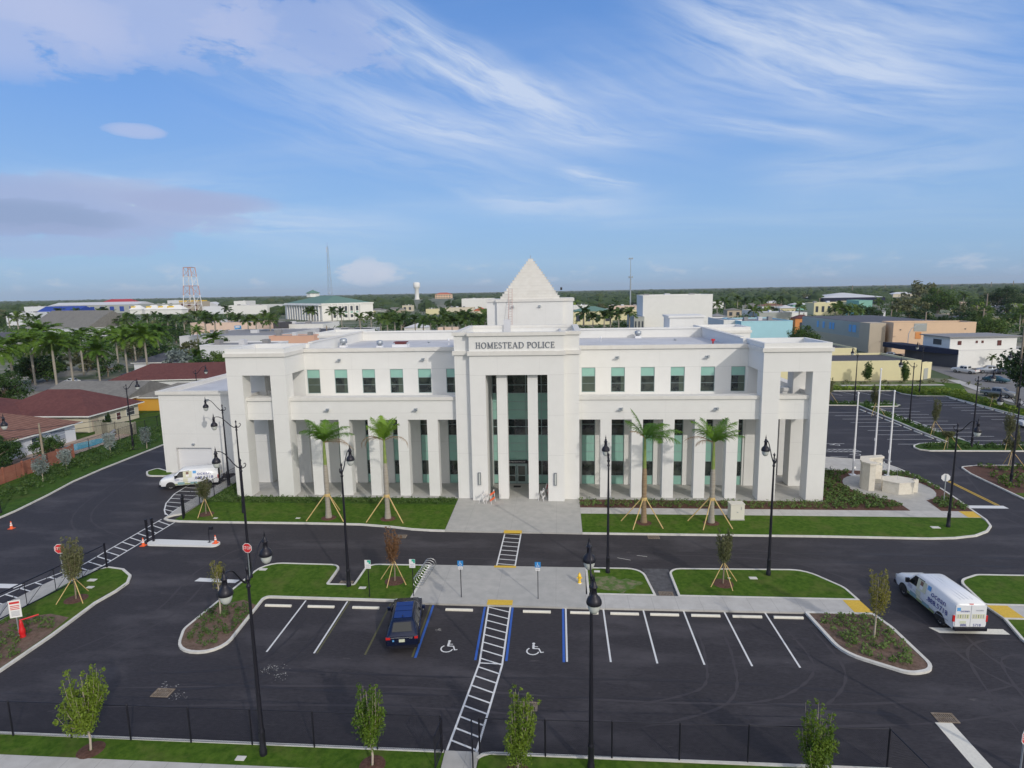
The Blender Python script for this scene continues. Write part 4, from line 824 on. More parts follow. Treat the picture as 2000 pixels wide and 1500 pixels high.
sapling((-34.7, 54.1, .12), 'thin staked sapling inside the fence corner near the parked cleaning van', 'leaf_olive', 44, 3.7, 2.0, 1.8, st=(262, 330, 150), per=7)
for i, (x, y, lab, h) in enumerate(((51.7, 101, 'staked sapling behind the middle flagpole', 5.0), (52.9, 87.4, 'staked sapling with dull crown in the diagonal strip of the east car park', 5.2), (50.2, 79.9, 'leaning staked sapling at the rounded kerb end of the east car park', 2.2),
                               (57.6, 79.9, 'staked sapling near the right edge on the hedge strip', 5.0), (51.9, 71.3, 'staked sapling in the mulched bed beside the right-hand lamp post', 4.6), (49, 111.6, 'staked sapling half hidden behind the right pavilion', 4.6), (74.9, 108.5, 'low staked sapling on the grass bank beyond the east car park', 2.0))):
    sapling((x, y, .12), lab, 'leaf_olive', 50+i, h, 2.0, 1.9, ring=False, st=(225, 320, 80), rs=1.5, zs=2.0, per=8, shoots=16, ls=.07)

# ---------------------------------------------------------------- ground cover and hedges
def cover(name, polys, step, hgt, sz, mt, seed, num=12, jit=.35, kind='stuff', label=None):
    rg = random.Random(seed); cen = []
    for poly in polys:
        xs = [p[0] for p in poly]; ys = [p[1] for p in poly]; x = min(xs)
        while x < max(xs):
            y = min(ys)
            while y < max(ys):
                q = (x+rg.gauss(0, step*jit), y+rg.gauss(0, step*jit))
                if inside(q, poly) and rg.random() < .9: cen.append((q[0], q[1], .12+hgt*.5))
                y += step
            x += step
    mb = MB(); leaves(mb, cen, [hgt*.62]*len(cen), num, sz, seed=seed, up=.4, squash=.8)
    o = struct(name, mb, mt, 'stuff')
    if label: o['label'] = label
    return o
cover('low_shrubs', [[(-36.8, 57.4), (-10.5, 57.4), (-10.5, 58.9), (-34.4, 58.9), (-34.6, 63), (-36.8, 63)]], .42, .42, .09, 'leaf_shrub', 61, 16, .3)
cover('low_shrubs', [[(2.1, 57.2), (26.3, 57.2), (26.3, 58.95), (2.1, 58.95)]], .42, .4, .09, 'leaf_shrub', 62, 15, .3)
bedr = [(26.3, 57.2), (32.6, 57.2), (32.9, 59.9), (30.6, 61.2), (30.1, 64), (31, 67.5), (34, 69.3), (39, 69.2), (39.2, 64), (38.9, 60.4), (38.9, 66.8), (36, 68.7), (34, 68.7), (31.4, 67), (30.3, 64), (30.8, 61.5), (32.9, 60.1), (26.4, 69.8)]
cover('low_shrubs', [[(26.3, 57.3), (32.7, 57.3), (32.7, 60.1), (30.6, 61.3), (30.1, 64.2), (31.3, 67.6), (33.6, 69.3), (26.3, 69.9)], [(35.4, 68.6), (38.6, 66.4), (39.3, 62), (39.5, 66), (39.1, 69.1), (35.4, 69.2)], [(36.0, 57.4), (38.3, 57.4), (38.9, 60.5), (38.7, 61.4), (36.6, 59.8)]], .5, .45, .11, 'leaf_shrub', 63, 26, .4)
cover('low_shrubs', [offset(E_ISL, .25)], .47, .36, .08, 'leaf_shrub', 64, 26, .28)
cover('low_shrubs', [[(-23.9, 36.9), (-23.9, 34.5), (-23.4, 33.3), (-22.5, 32.5), (-21.6, 32.4), (-21.1, 32.9), (-20.8, 33.9), (-21.1, 37.4)]], .42, .32, .075, 'leaf_shrub', 65, 24, .3)
cover('low_shrubs', [[(-32.7, 28.5), (-32.7, 33.2), (-33.1, 35.0), (-34.6, 35.3), (-36.8, 34.6), (-37.1, 33), (-37.1, 28.5)]], .7, .42, .08, 'leaf_shrub', 66, 34, .3)
cover('low_shrubs', [[(-57.4, 52), (-58.4, 60), (-59.0, 66), (-59.3, 75), (-59.3, 95), (-65, 95), (-65, 75), (-63.5, 65), (-62, 52)]], 1.0, .8, .14, 'leaf_shrub', 67, 26, .4)
cover('hedge_plants', [[(46.8, 79.5), (60, 79.1), (95, 79.1), (95, 81.4), (55, 81.5), (48.4, 82.0)], [(52.7, 83.5), (54.4, 83.5), (54.1, 96), (54.3, 108.5), (53.3, 109.2)], [(48, 110.2), (59.6, 109.3), (59.6, 111.6), (48, 112.2)]], .8, .6, .15, 'leaf_mid', 68, 22, .4)
cover('hedge_plants', [[(40, 125.6), (67.6, 125.4), (66.9, 121.8), (68.5, 119.4), (73.8, 119.0), (74.2, 100), (74.2, 85), (76.5, 85), (76.3, 105), (77.4, 119.5), (79, 123), (70, 127.6), (40, 127.8)]], 1.0, .8, .22, 'leaf_lime', 69, 26, .4)
cover('mulch_shrubs', [[(46.4, 63), (46.6, 68.8), (48, 71.6), (78, 72), (78, 69), (55, 68), (50, 63)]], 1.1, .6, .15, 'leaf_mid', 70, 24, .4)
cover('dry_weeds', [[(55, 132.6), (84, 132.4), (88.5, 141), (80, 136.8), (55, 136.8)], [(79.0, 100), (80.6, 100), (84, 117), (88, 136), (86, 137), (82, 120)]], 2.0, .6, .16, 'leaf_olive', 71, 20, .5)

# ---------------------------------------------------------------- signs, hydrants, small street furniture
def octagon(r): return [(r*math.cos(R_(22.5+45*k)), r*math.sin(R_(22.5+45*k))) for k in range(8)]
def stop_sign(loc, rz, label, back=False, h=2.9):
    t = thing('stop_sign', label, 'road sign', loc, rz, 'stop signs of the car park')
    MB().box(-.03, .03, .02, .07, 0, h-.1).build('post', 'galvanised', t)
    T = frame((0, 0, h-.4), (1, 0, 0), (0, 0, 1)); r = .40
    pl = MB(); o = octagon(r); pl.face([T @ Vector((*p, .0)) for p in o], 0); pl.face([T @ Vector((*p, -.012)) for p in o[::-1]], 0)
    for i in range(8): pl.face([T @ Vector((*o[i-1], -.012)), T @ Vector((*o[i], -.012)), T @ Vector((*o[i], 0)), T @ Vector((*o[i-1], 0))], 0)
    plate = pl.build('sign_plate', 'white_sign', t)
    rp = MB(); rp.face([T @ Vector((*p, .004)) for p in octagon(r*.91)]); rp.build('sign_face', 'red_sign', plate)
    text('lettering', 'STOP', .34, frame((0, -.012, h-.4), (1, 0, 0), (0, 0, 1)), 'white_sign', plate, .002, sx=.82)
    return t
stop_sign((-38.0, 40.6, 0), R_(10), 'red stop sign by the olive sapling at the sliding gate')
stop_sign((-23.35, 41.0, .12), R_(-6), 'red stop sign in front of the lamp post at the left lawn corner')
stop_sign((37.45, 59.4, .12), R_(168), 'grey back of a stop sign near the memorial plaza')
stop_sign((19.35, 24.1, .1), R_(35), 'red stop sign cut by the bottom right corner', h=2.9)
def post_sign(loc, kind, label, rz=0.):
    t = thing('parking_sign', label, 'sign', loc, rz, 'thin parking signs at the heads of the bays'); MB().box(-.025, .025, .0, .05, 0, 2.45).build('post', 'black_metal', t)
    if kind == 'wheel':
        a = MB().box(-.2, .2, -.02, 0, 2.32, 2.72).build('sign_plate', 'blue_sign', t); b = MB().box(-.15, .15, -.02, 0, 2.08, 2.3).build('notice_plate', 'white_sign', t)
        mb = MB()
        def l(p, q, w):
            p = Vector(p); q = Vector(q); d = (q-p).normalized(); n = Vector((-d.y, d.x))*w; mb.face([(v.x, -.026, v.y) for v in (p-n, q-n, q+n, p+n)])
        for k in range(9): l((.09*math.cos(R_(150+k*25))-.01, 2.46+.09*math.sin(R_(150+k*25))), (.09*math.cos(R_(175+k*25))-.01, 2.46+.09*math.sin(R_(175+k*25))), .012)
        l((-.02, 2.62), (-.02, 2.5), .018); l((-.02, 2.5), (.07, 2.5), .014); l((.07, 2.5), (.11, 2.4), .014); mb.face([(-.02+.025*math.cos(k), -.026, 2.66+.025*math.sin(k)) for k in [.785*j for j in range(8)]]); mb.build('symbol', 'white_sign', a)
        MB().box(-.11, .11, -.026, -.02, 2.2, 2.23).box(-.11, .11, -.026, -.02, 2.14, 2.17).build('lettering', 'print_grey', b)
    else:
        a = MB().box(-.21, .21, -.02, 0, 2.15, 2.78).build('sign_plate', 'white_sign', t)
        MB().box(-.03, .2, -.026, -.02, 2.62, 2.77).box(.08, .2, -.026, -.02, 2.5, 2.62).build('emblem', 'green_sign', a)
        MB().box(-.15, .15, -.026, -.02, 2.4, 2.43).box(-.13, .13, -.026, -.02, 2.33, 2.35).box(-.15, .15, -.026, -.02, 2.24, 2.27).build('lettering', 'print_grey', a)
    return t
post_sign((-13.4, 38.75, .12), 'green', 'white and green parking sign left of the brown sapling')
post_sign((-10.3, 39.0, .12), 'green', 'white and green parking sign by the bicycle rack')
post_sign((-6.9, 39.0, .13), 'wheel', 'blue disabled parking sign left of the lower crosswalk ramp')
post_sign((-1.52, 39.0, .13), 'wheel', 'blue disabled parking sign right of the lower crosswalk ramp')
t = thing('notice_sign', 'white towing notice with red heading beside the red hydrant', 'sign', (-34.35, 32.9, .12), R_(24)); MB().box(-.03, .03, 0, .04, 0, 2.4).build('post', 'galvanised', t)
a = MB().box(-.32, .32, -.02, 0, 1.3, 2.45).build('sign_plate', 'white_sign', t); mb = MB()
mb.box(-.26, .26, -.026, -.02, 2.22, 2.36); mb.box(-.1, .02, -.0265, -.0262, 2.26, 2.32)
for k in range(3): mb.box(-.24, .24, -.026, -.02, 2.06-k*.11, 2.11-k*.11)
mb.build('heading', 'red_sign', a); mb = MB()
for k in range(5): mb.box(-.22, .22, -.026, -.02, 1.70-k*.07, 1.73-k*.07)
mb.build('lettering', 'print_grey', a)
t = thing('fire_hydrant', 'yellow fire hydrant on the concrete plaza', 'hydrant', (1.42, 41.4, .13))
MB().lathe([(.15, 0), (.15, .05), (.10, .07), (.10, .5), (.13, .52), (.13, .58), (.11, .6), (.09, .72), (.03, .78), (.03, .82), (0, .83)], n=12).build('barrel', 'hydrant_yellow', t)
for s in (-1, 1): MB().tube((s*.08, 0, .42), (s*.19, 0, .42), .055, n=8).build('nozzle', 'hydrant_yellow', t)
MB().tube((0, -.08, .38), (0, -.18, .38), .07, n=8).build('nozzle', 'hydrant_yellow', t); MB().lathe([(.16, 0), (.16, .04), (.1, .045)], n=12).build('base_flange', 'white_metal', t)
t = thing('fire_hydrant', 'red backflow standpipe in the planted bed at the left edge', 'hydrant', (-34.05, 32.85, .12))
MB().lathe([(.16, 0), (.17, .1), (.14, .16), (.18, .3), (.18, .5), (.13, .62), (.12, .8), (.09, 1.0), (.05, 1.1), (0, 1.12)], n=12).build('barrel', 'hydrant_red', t)
MB().tube((-.2, .1, 1.05), (.55, .75, 1.12), .05, n=6).build('pipe_arm', 'hydrant_red', t)
def cone(loc, label):
    t = thing('traffic_cone', label, 'traffic cone', loc, 0, 'orange traffic cones'); MB().lathe([(.2, .03), (.13, .04), (.035, .72), (.0, .73)], n=14).box(-.22, .22, -.22, .22, 0, .035).build('cone', 'cone_orange', t)
    MB().lathe([(.102, .3), (.082, .42)], n=14).build('band', 'white_sign', t); MB().lathe([(.073, .48), (.058, .58)], n=14).build('band', 'white_sign', t); return t
cone((-51.5, 50.2, 0), 'orange cone alone on the asphalt at the left edge'); cone((-36.05, 46.9, 0), 'orange cone beside the twin gate posts'); cone((-29.75, 47.35, .15), 'orange cone on the right end of the white traffic island')
t = thing('card_reader', 'black card reader on a bent post on the white traffic island', 'card reader', (-30.4, 47.5, .15)); MB().path([(0, 0, 0), (0, 0, 1.15), (.06, 0, 1.25), (.18, 0, 1.27)], .03, 6).build('post', 'black_metal', t)
MB().box(.1, .4, -.09, .09, 1.17, 1.42).build('reader_box', 'black_metal', t); MB().box(-.12, .12, -.12, .12, 0, .02).build('base_plate', 'black_metal', t)
# wheel stops
ws = None
for i, (x, lab) in enumerate(((-19.45, 'first from the left kerb'), (-16.4, 'second from the left kerb'), (-13.25, 'just left of the dark blue car'), (-6.8, 'at the head of the left disabled bay'), (-1.55, 'at the head of the right disabled bay'), (1.6, 'behind the central lamp post'), (4.25, 'second right of the central lamp post'), (6.85, 'third right of the central lamp post'), (9.5, 'fourth right of the central lamp post'), (12.15, 'second from the planted end island'), (14.75, 'next to the planted end island'), (-10.2, 'under the nose of the dark blue car'))):
    L_ = 'white concrete wheel stop '+lab
    if ws is None:
        mb = MB(); mb.grid([[(sx*.93, y, z) for y, z in ((-.085, 0), (-.085, .07), (-.05, .13), (.05, .13), (.085, .07), (.085, 0))] for sx in (-1, 1)]); mb.face([(-.93, y, z) for y, z in ((-.085, 0), (-.085, .07), (-.05, .13), (.05, .13), (.085, .07), (.085, 0))]); mb.face([(.93, y, z) for y, z in ((-.085, 0), (-.085, .07), (-.05, .13), (.05, .13), (.085, .07), (.085, 0))][::-1])
        ws = mb.build('wheel_stop', 'paint_cream'); tag(ws, L_, 'wheel stop', 'wheel stops in the front parking row'); ws.location = (x, 37.45, 0)
    else: o = ws.copy(); COL.objects.link(o); o.location = (x, 37.45, 0); o['label'] = L_
def far_stops(pos, rz, grp, labf):
    for i, (x, y) in enumerate(pos):
        o = ws.copy(); COL.objects.link(o); o.location = (x, y, 0); o.rotation_euler = (0, 0, rz); o['label'] = labf; o['group'] = grp
far_stops([(51.7, 83.7+k*2.66) for k in range(9)], R_(90), 'wheel stops on the near side of the diagonal strip', 'small white wheel stop on the left side of the diagonal hedge strip')
far_stops([(55.2, 85.5+k*2.5) for k in range(9)], R_(90), 'wheel stops on the far side of the diagonal strip', 'small white wheel stop on the right side of the diagonal hedge strip')
far_stops([(72.9, 94.2+k*2.4) for k in range(10)], R_(90), 'wheel stops along the grass bank', 'small white wheel stop along the grass bank of the east car park')
# drain grates and access covers
for (x, y, lab) in ((-21.6, 28.25, 'rusty drain grate in the asphalt at lower left'), (-1.7, 28.2, 'rusty drain grate behind the verge tree right of the walkway'), (19.0, 28.45, 'rusty drain grate above the lower right stop bar'), (-15.9, 40.9, 'drain grate at the foot of the lamp in the left inlet'), (7.45, 40.25, 'drain grate in the patched inlet right of the plaza'), (8.1, 50.2, 'drain grate by the kerb before the right lawn'), (-14.0, 49.6, 'drain grate by the kerb before the left lawn')):
    t = thing('drain_grate', lab, 'drain grate', (x, y, .004), 0, 'drain grates'); MB().ring([(-.5, -.35), (.5, -.35), (.5, .35), (-.5, .35)], [(-.45, -.3), (.45, -.3), (.45, .3), (-.45, .3)], .002, .025).build('grate_frame', 'bark', t); mb = MB()
    for k in range(9): mb.box(-.42+k*.1, -.37+k*.1, -.3, .3, .004, .02)
    mb.box(-.45, .45, -.02, .02, .021, .026); mb.build('bars', 'bark', t)
for (px_, py_, w, lab) in ((180, 1133, .3, 'pale access cover on the left gate lawn'), (176, 1147, .25, 'bluish access cover on the left gate lawn'), (470, 1481, .22, 'pale access cover near the twin lamp on the verge'), (514, 1112, .28, 'pale access cover on the lawn right of the stop sign'), (708, 1148, .25, 'pale access cover beside the left inlet'), (1166, 1116, .22, 'pale access cover by the lamp near the yellow hydrant'), (1471, 1129, .28, 'pale access cover between the round sapling and the lamp'), (1424, 1129, .1, 'small valve cap beside the round sapling'), (1827, 1030, .35, 'pale access cover on the lawn by the memorial'), (582, 1012, .2, 'pale access cover at the left corner of the lawn'), (421, 1012, .2, 'pair-side access cover by the fence corner sapling')):
    p = at(px_, py_, .13); tag(MB().box(p.x-w, p.x+w, p.y-w*.6, p.y+w*.6, .118, .15).build('access_cover', 'kerb'), lab, 'access cover', 'access covers set in the lawns')
t = thing('utility_cabinet', 'cream metal utility cabinet on the lawn by the rightmost palm', 'cabinet', (16.25, 54.5, .12), R_(2))
MB().box(-.62, .62, -.45, .45, .08, 1.45).build('body', 'cream_paint', t); MB().box(-.66, .66, -.49, .49, 1.452, 1.53).build('lid', 'cream_paint', t); MB().box(-.66, .66, -.49, .49, 0, .078).build('plinth', 'concrete', t)
MB().box(-.06, .06, -.49, -.45, .75, .81).box(.3, .34, -.48, -.45, 1.0, 1.3).build('handle', 'galvanised', t)
# spiral bicycle rack
t = thing('bicycle_rack', 'shiny steel spiral bicycle rack between lawn and plaza', 'bicycle rack', (-10.25, 40.2, .13), R_(85)); pts = []
for k in range(0, 9*14+1): a = 2*math.pi*k/14; pts.append((k/14*.36, .42*math.sin(a), .45-.42*math.cos(a)))
MB().path(pts, .022, 6).build('coil', 'shiny_steel', t)
for x in (0, 9*.36): MB().box(x-.04, x+.04, -.2, .2, 0, .03).build('foot', 'shiny_steel', t)
# barricades by the portal
def barricade(loc, rz, label, mt, tilt=0.):
    t = thing('barricade', label, 'barricade', loc, rz, 'folding barricades at the portal')
    for s in (-.45, .45):
        MB().tube((s, -.3, 0), (s+tilt, 0, 1.15), .025, n=4).tube((s, .3, 0), (s+tilt, 0, 1.15), .025, n=4).build('leg', 'white_sign', t)
    MB().box(-.5, .5, -.22, -.18, .3, .5).build('board', mt, t); MB().box(-.5+tilt*.8, .5+tilt*.8, -.1, -.06, .8, 1.0).build('board', mt, t); return t
barricade((-7.75, 58.1, .12), R_(80), 'white A-frame barricade leaning left of the portal', 'white_sign'); barricade((-6.95, 58.1, .12), R_(70), 'pink and white A-frame barricade beside the left portal wall', 'cone_orange', .3)
barricade((-1.75, 59.0, .12), R_(75), 'folded white barricade at the right portal wall', 'white_sign'); barricade((-1.35, 60.6, .12), R_(85), 'red board barricade inside the portal on the right', 'hydrant_red')

# ---------------------------------------------------------------- memorial plaza
FPG = 'white flagpoles behind the memorial'
for x, y, h, lab in ((32.95, 68.1, 9.3, 'left white flagpole, nearest the station'), (37.95, 73.5, 11.2, 'tallest white flagpole, middle of the three'), (36.7, 68.0, 9.5, 'right white flagpole, nearest the drive')):
    t = thing('flagpole', lab, 'flagpole', (x, y, .12), 0, FPG); MB().lathe([(.11, 0), (.10, 2.5), (.065, h-.05)], n=12).build('pole', 'white_metal', t); MB().lathe([(.0, h+.22), (.1, h+.12), (.11, h+.02), (.07, h-.06)], n=10).build('truck', 'white_metal', t)
    MB().box(-.33, .33, -.33, .33, 0, .06).build('base_plate', 'white_metal', t); MB().box(-.15, -.1, -.03, .03, 2.6, 2.95).build('cleat', 'white_metal', t)
t = thing('memorial_wall', 'cream stone folding memorial wall with small spotlights', 'memorial wall', (33.1, 64.1, .12)); mw = MB()
W1 = [(-1.55, -.75), (-1.25, -1.35), (-.75, -1.5), (-.6, -1.0), (-.75, -.55), (-.35, .35), (.35, 1.2), (1.45, 1.6), (1.45, 2.1), (.2, 1.85), (-.85, .9), (-1.4, -.1)]
mw.prism([(-1.5, -.8), (-1.1, -1.45), (-.55, -1.5), (-.45, -1.1), (-.8, -.5), (-.3, .6), (1.5, 1.2), (1.55, 1.75), (-.7, 1.25), (-1.35, 0)], 0, 2.75); mw.build('wall', 'limestone', t)
MB().prism(offset([(-1.5, -.8), (-1.1, -1.45), (-.55, -1.5), (-.45, -1.1), (-.8, -.5), (-.3, .6), (1.5, 1.2), (1.55, 1.75), (-.7, 1.25), (-1.35, 0)], -.1), 2.752, 2.95).build('coping', 'limestone', t)
for x, y in ((-.5, -.9), (-.3, .2), (.4, .85), (1.2, 1.15)): MB().path([(x, y, 2.6), (x+.35, y-.25, 2.75), (x+.75, y-.5, 2.62)], .015, 5).lathe([(.0, 2.65), (.06, 2.62), (.08, 2.5)], (x+.78, y-.52, 0), 8).build('spotlight', 'galvanised', t)
t = thing('stone_fountain', 'low hexagonal cream stone basin on the round memorial plaza', 'fountain', (34.85, 62.7, .125)); hx = [(1.55*math.cos(R_(12+60*k))*1.05, 1.3*math.sin(R_(12+60*k))) for k in range(6)]
MB().prism(hx, 0, 1.15).build('basin', 'limestone', t); MB().prism(offset(hx, -.06), 1.152, 1.24).build('coping', 'limestone', t); MB().box(1.35, 1.8, -.45, -.1, 0, 1.35).build('pedestal', 'limestone', t); MB().tube((1.55, -.3, 1.35), (1.45, -.2, 1.6), .05, n=6).build('spout', 'black_metal', t); MB().tube((.0, .1, 1.24), (-.05, .1, 2.3), .012, n=4).build('rod', 'galvanised', t)
for x, y, lab in ((31.2, 69.5, 'small black floodlight left of the first flagpole'), (33.7, 69.4, 'small black floodlight right of the first flagpole')):
    t = thing('floodlight', lab, 'floodlight', (x, y, .12), 0, 'floodlights in the memorial bed'); MB().tube((0, 0, 0), (0, 0, .35), .03).build('stem', 'black_metal', t); MB().tube((0, .08, .42), (.0, -.1, .5), .14, .17, 10).build('housing', 'black_metal', t); MB().tube((0, -.105, .5), (0, -.115, .505), .15, n=10).build('lens', 'white_sign', t)

# ---------------------------------------------------------------- fences and gates
def chain_fence(a, b, label, name='chain_link_fence', h=1.85, n=None, rail=True, grp='black chain link fences', off=0., pitch=.085, base=.11, mesh=True, wr=.0035, posts=None):
    a = Vector(a); b = Vector(b); L = (b-a).length; t = thing(name, label, 'fence', (a.x, a.y, base), math.atan2(b.y-a.y, b.x-a.x), grp)
    n = n or max(1, round(L/3.1)); ps = posts or [L*k/n for k in range(n+1)]
    for x in ps: MB().tube((x, 0, 0), (x, 0, h+.05), .04, n=8).lathe([(.045, h+.03), (.02, h+.09), (0, h+.1)], (x, 0, 0), 8).build('post', 'black_metal', t)
    MB().tube((0, 0, h), (L, 0, h), .024, n=6).build('top_rail', 'black_metal', t); MB().tube((0, 0, .08), (L, 0, .08), .008, n=4).build('tension_wire', 'black_metal', t)
    if mesh:
        mb = MB(); w = wr; hh = h-.06; k = -int(hh/pitch)
        while k*pitch < L:
            for s in (1, -1):
                x0 = k*pitch; z0, z1 = .05, hh; xa, xb = x0, x0+hh-.05
                if xa < 0: z0 += -xa; xa = 0
                if xb > L: z1 -= xb-L; xb = L
                if xb > xa:
                    if s < 0: z0, z1 = .05+hh-z0, .05+hh-z1
                    y = .004*s; mb.face([(xa-w, y, z0), (xb-w, y, z1), (xb+w, y, z1), (xa+w, y, z0)]); mb.face([(xa, y-w, z0), (xb, y-w, z1), (xb, y+w, z1), (xa, y+w, z0)])
            k += 1
        mb.build('mesh', 'black_metal', t)
    return t
chain_fence((-36, 24.6), (-5.55, 24.75), 'black chain link fence along the front verge, left of the walkway', n=10)
chain_fence((-3.75, 24.7), (14.45, 25.0), 'black chain link fence along the front verge, right of the walkway', n=6)
chain_fence((14.45, 25.0), (15.0, 22.0), 'short return of the front chain link fence at its right end', n=1)
chain_fence((-37.35, 28), (-37.25, 34.2), 'black fence bay behind the red hydrant', n=3, h=2.0, pitch=.12)
chain_fence((-36.95, 54.1), (-36.9, 67.3), 'black chain link fence beside the curved pavement near the van', n=5)
chain_fence((-65.2, 62), (-65.9, 95), 'long black chain link fence along the garden boundary', n=11, pitch=.14, wr=.006)
chain_fence((-63.2, 52), (-65.0, 62), 'black fence bay before the red board fence', n=3, pitch=.14, wr=.006)
def swing_gate(loc, rz, w, label):
    t = thing('gate', label, 'gate', loc, rz, 'black walkway gate leaves'); h = 1.75
    for x in (0, w): MB().tube((x, 0, .05), (x, 0, h), .035, n=8).build('upright', 'black_metal', t)
    for z in (.12, .95, h-.05): MB().tube((0, 0, z), (w, 0, z), .025, n=6).build('rail', 'black_metal', t)
    mb = MB()
    for k in range(1, int(w/.1)): mb.tube((k*.1, 0, .12), (k*.1, 0, h-.05), .009, n=4)
    mb.build('bars', 'black_metal', t); return t
swing_gate((-5.5, 24.75, .12), R_(-96), 1.1, 'open black gate leaf on the left of the walkway'); swing_gate((-4.1, 24.7, .12), R_(-80), 1.2, 'open black gate leaf on the right of the walkway')
# sliding gate on the west side
t = thing('sliding_gate', 'long black braced sliding gate left open along the lawn', 'gate', (-37.25, 34.2, .12), math.atan2(42.5-34.2, -35.95+37.25)); L = 8.4
for x in (0, L): MB().box(x-.05, x+.05, -.05, .05, 0, 2.05).build('upright', 'black_metal', t)
for z in (.15, 1.85): MB().box(0, L, -.03, .03, z, z+.07).build('rail', 'black_metal', t)
for k in range(4): MB().tube((k*2.1, 0, .2), ((k+1)*2.1, 0, 1.85), .02, n=5).build('brace', 'black_metal', t); MB().tube(((k+1)*2.1, 0, .2), ((k+1)*2.1, 0, 1.85), .025, n=5).build('upright', 'black_metal', t)
for x, y, h, lab in ((-36.05, 47.5, 2.1, 'left black steel gate post by the traffic island'), (-35.55, 47.55, 2.2, 'right black steel gate post by the traffic island'), (-36.55, 53.5, 2.3, 'black steel gate post at the lawn corner'), (-36.25, 52.9, 2.2, 'second black steel gate post at the lawn corner')):
    t = thing('gate_post', lab, 'gate post', (x, y, 0), 0, 'black steel gate posts'); MB().box(-.07, .07, -.07, .07, 0, h).build('post', 'black_metal', t); MB().box(-.09, .09, -.09, .09, h, h+.06).build('cap', 'black_metal', t); MB().tube((.09, 0, h-.3), (.16, 0, h-.3), .05, n=8).build('roller', 'black_metal', t)

# ---------------------------------------------------------------- vehicles
SKEL = [(-1, 0), (-1, 1), (-1, 2), (-1, 3), (0, 4)]
class Car:
    def __init__(s, st):      # st: stations (x, w, zb, zmid, zbelt, wroof, zroof)
        s.st = st; s.rows = []
        for (x, w, zb, zm, zt, wr, zr) in st:
            R = [(-w*.94, zb), (-w, zb+(zm-zb)*.5), (-w, zm), (-w*.985, zt), (-wr, zr-.07), (-wr*.8, zr)]
            R = R+[(-a, b) for a, b in R[::-1]]; s.rows.append([(x, y, z) for y, z in R])
    def body(s, m=0):
        mb = MB(); mb.grid(s.rows, m, True); mb.face(s.rows[0], m); mb.face(s.rows[-1][::-1], m)
        mb.grid([[r[0], r[-1]] for r in s.rows], m); return mb
    def q(s, i, j, u, v):     # point on face (segment i, ring j)
        a, b, c, d = [Vector(p) for p in (s.rows[i][j], s.rows[i+1][j], s.rows[i+1][j+1], s.rows[i][j+1])]
        return a.lerp(b, u).lerp(d.lerp(c, u), v)
    def patch(s, mb, i, j, u0, u1, v0, v1, off=.012, m=0):
        p = [s.q(i, j, u, v) for u, v in ((u0, v0), (u1, v0), (u1, v1), (u0, v1))]; n = (p[1]-p[0]).cross(p[3]-p[0]).normalized()
        c = sum(p, Vector())/4
        if n.dot(c-Vector((c.x, 0, .9))) < 0: n = -n
        mb.face([v+n*off for v in p], m)
def wheels(t, xs, y, r=.38, w=.24):
    for x in xs:
        for s in (-1, 1):
            tm = MB(); P = [(r*.6, -w/2), (r*.93, -w/2), (r, -w*.35), (r, w*.35), (r*.93, w/2), (r*.6, w/2)]
            tm.grid([[(x+a*math.cos(q), s*(y-w/2)+b, r+a*math.sin(q)) for q in [2*math.pi*k/20 for k in range(20)]] for a, b in P], 0, True, True)
            wh = tm.build('wheel', 'rubber', t); rm = MB(); yy = s*(y+.0)
            rm.face([(x+r*.62*math.cos(q), yy-s*.05, r+r*.62*math.sin(q)) for q in [2*math.pi*k/16 for k in range(16)]], 1)
            for k in range(6):
                a = k*math.pi/3; rm.face([(x+b*math.cos(a+c), yy-s*.03, r+b*math.sin(a+c)) for b, c in ((r*.12, -.6), (r*.6, -.2), (r*.6, .2), (r*.12, .6))])
            rm.grid([[(x+b*math.cos(q), yy-s*.045+s*c, r+b*math.sin(q)) for q in [2*math.pi*k/20 for k in range(20)]] for b, c in ((r*.63, 0), (r*.6, .02), (r*.54, .0))], 0, True, True)
            rm.build('rim', ['rim', 'rubber'], wh)
def arches(mb, xs, y, r, m, off=.012):
    for x in xs:
        for s in (-1, 1): mb.face([(x+r*math.cos(q), s*(y+off), max(.2, .38+r*math.sin(q))) for q in [math.pi*k/14-.25 for k in range(15)]+[3.3]], m)
def text_on(name, s, size, p, xdir, ydir, mt, parent, sx=1.): return text(name, s, size, frame(p, xdir, ydir), mt, parent, .003, sx=sx)
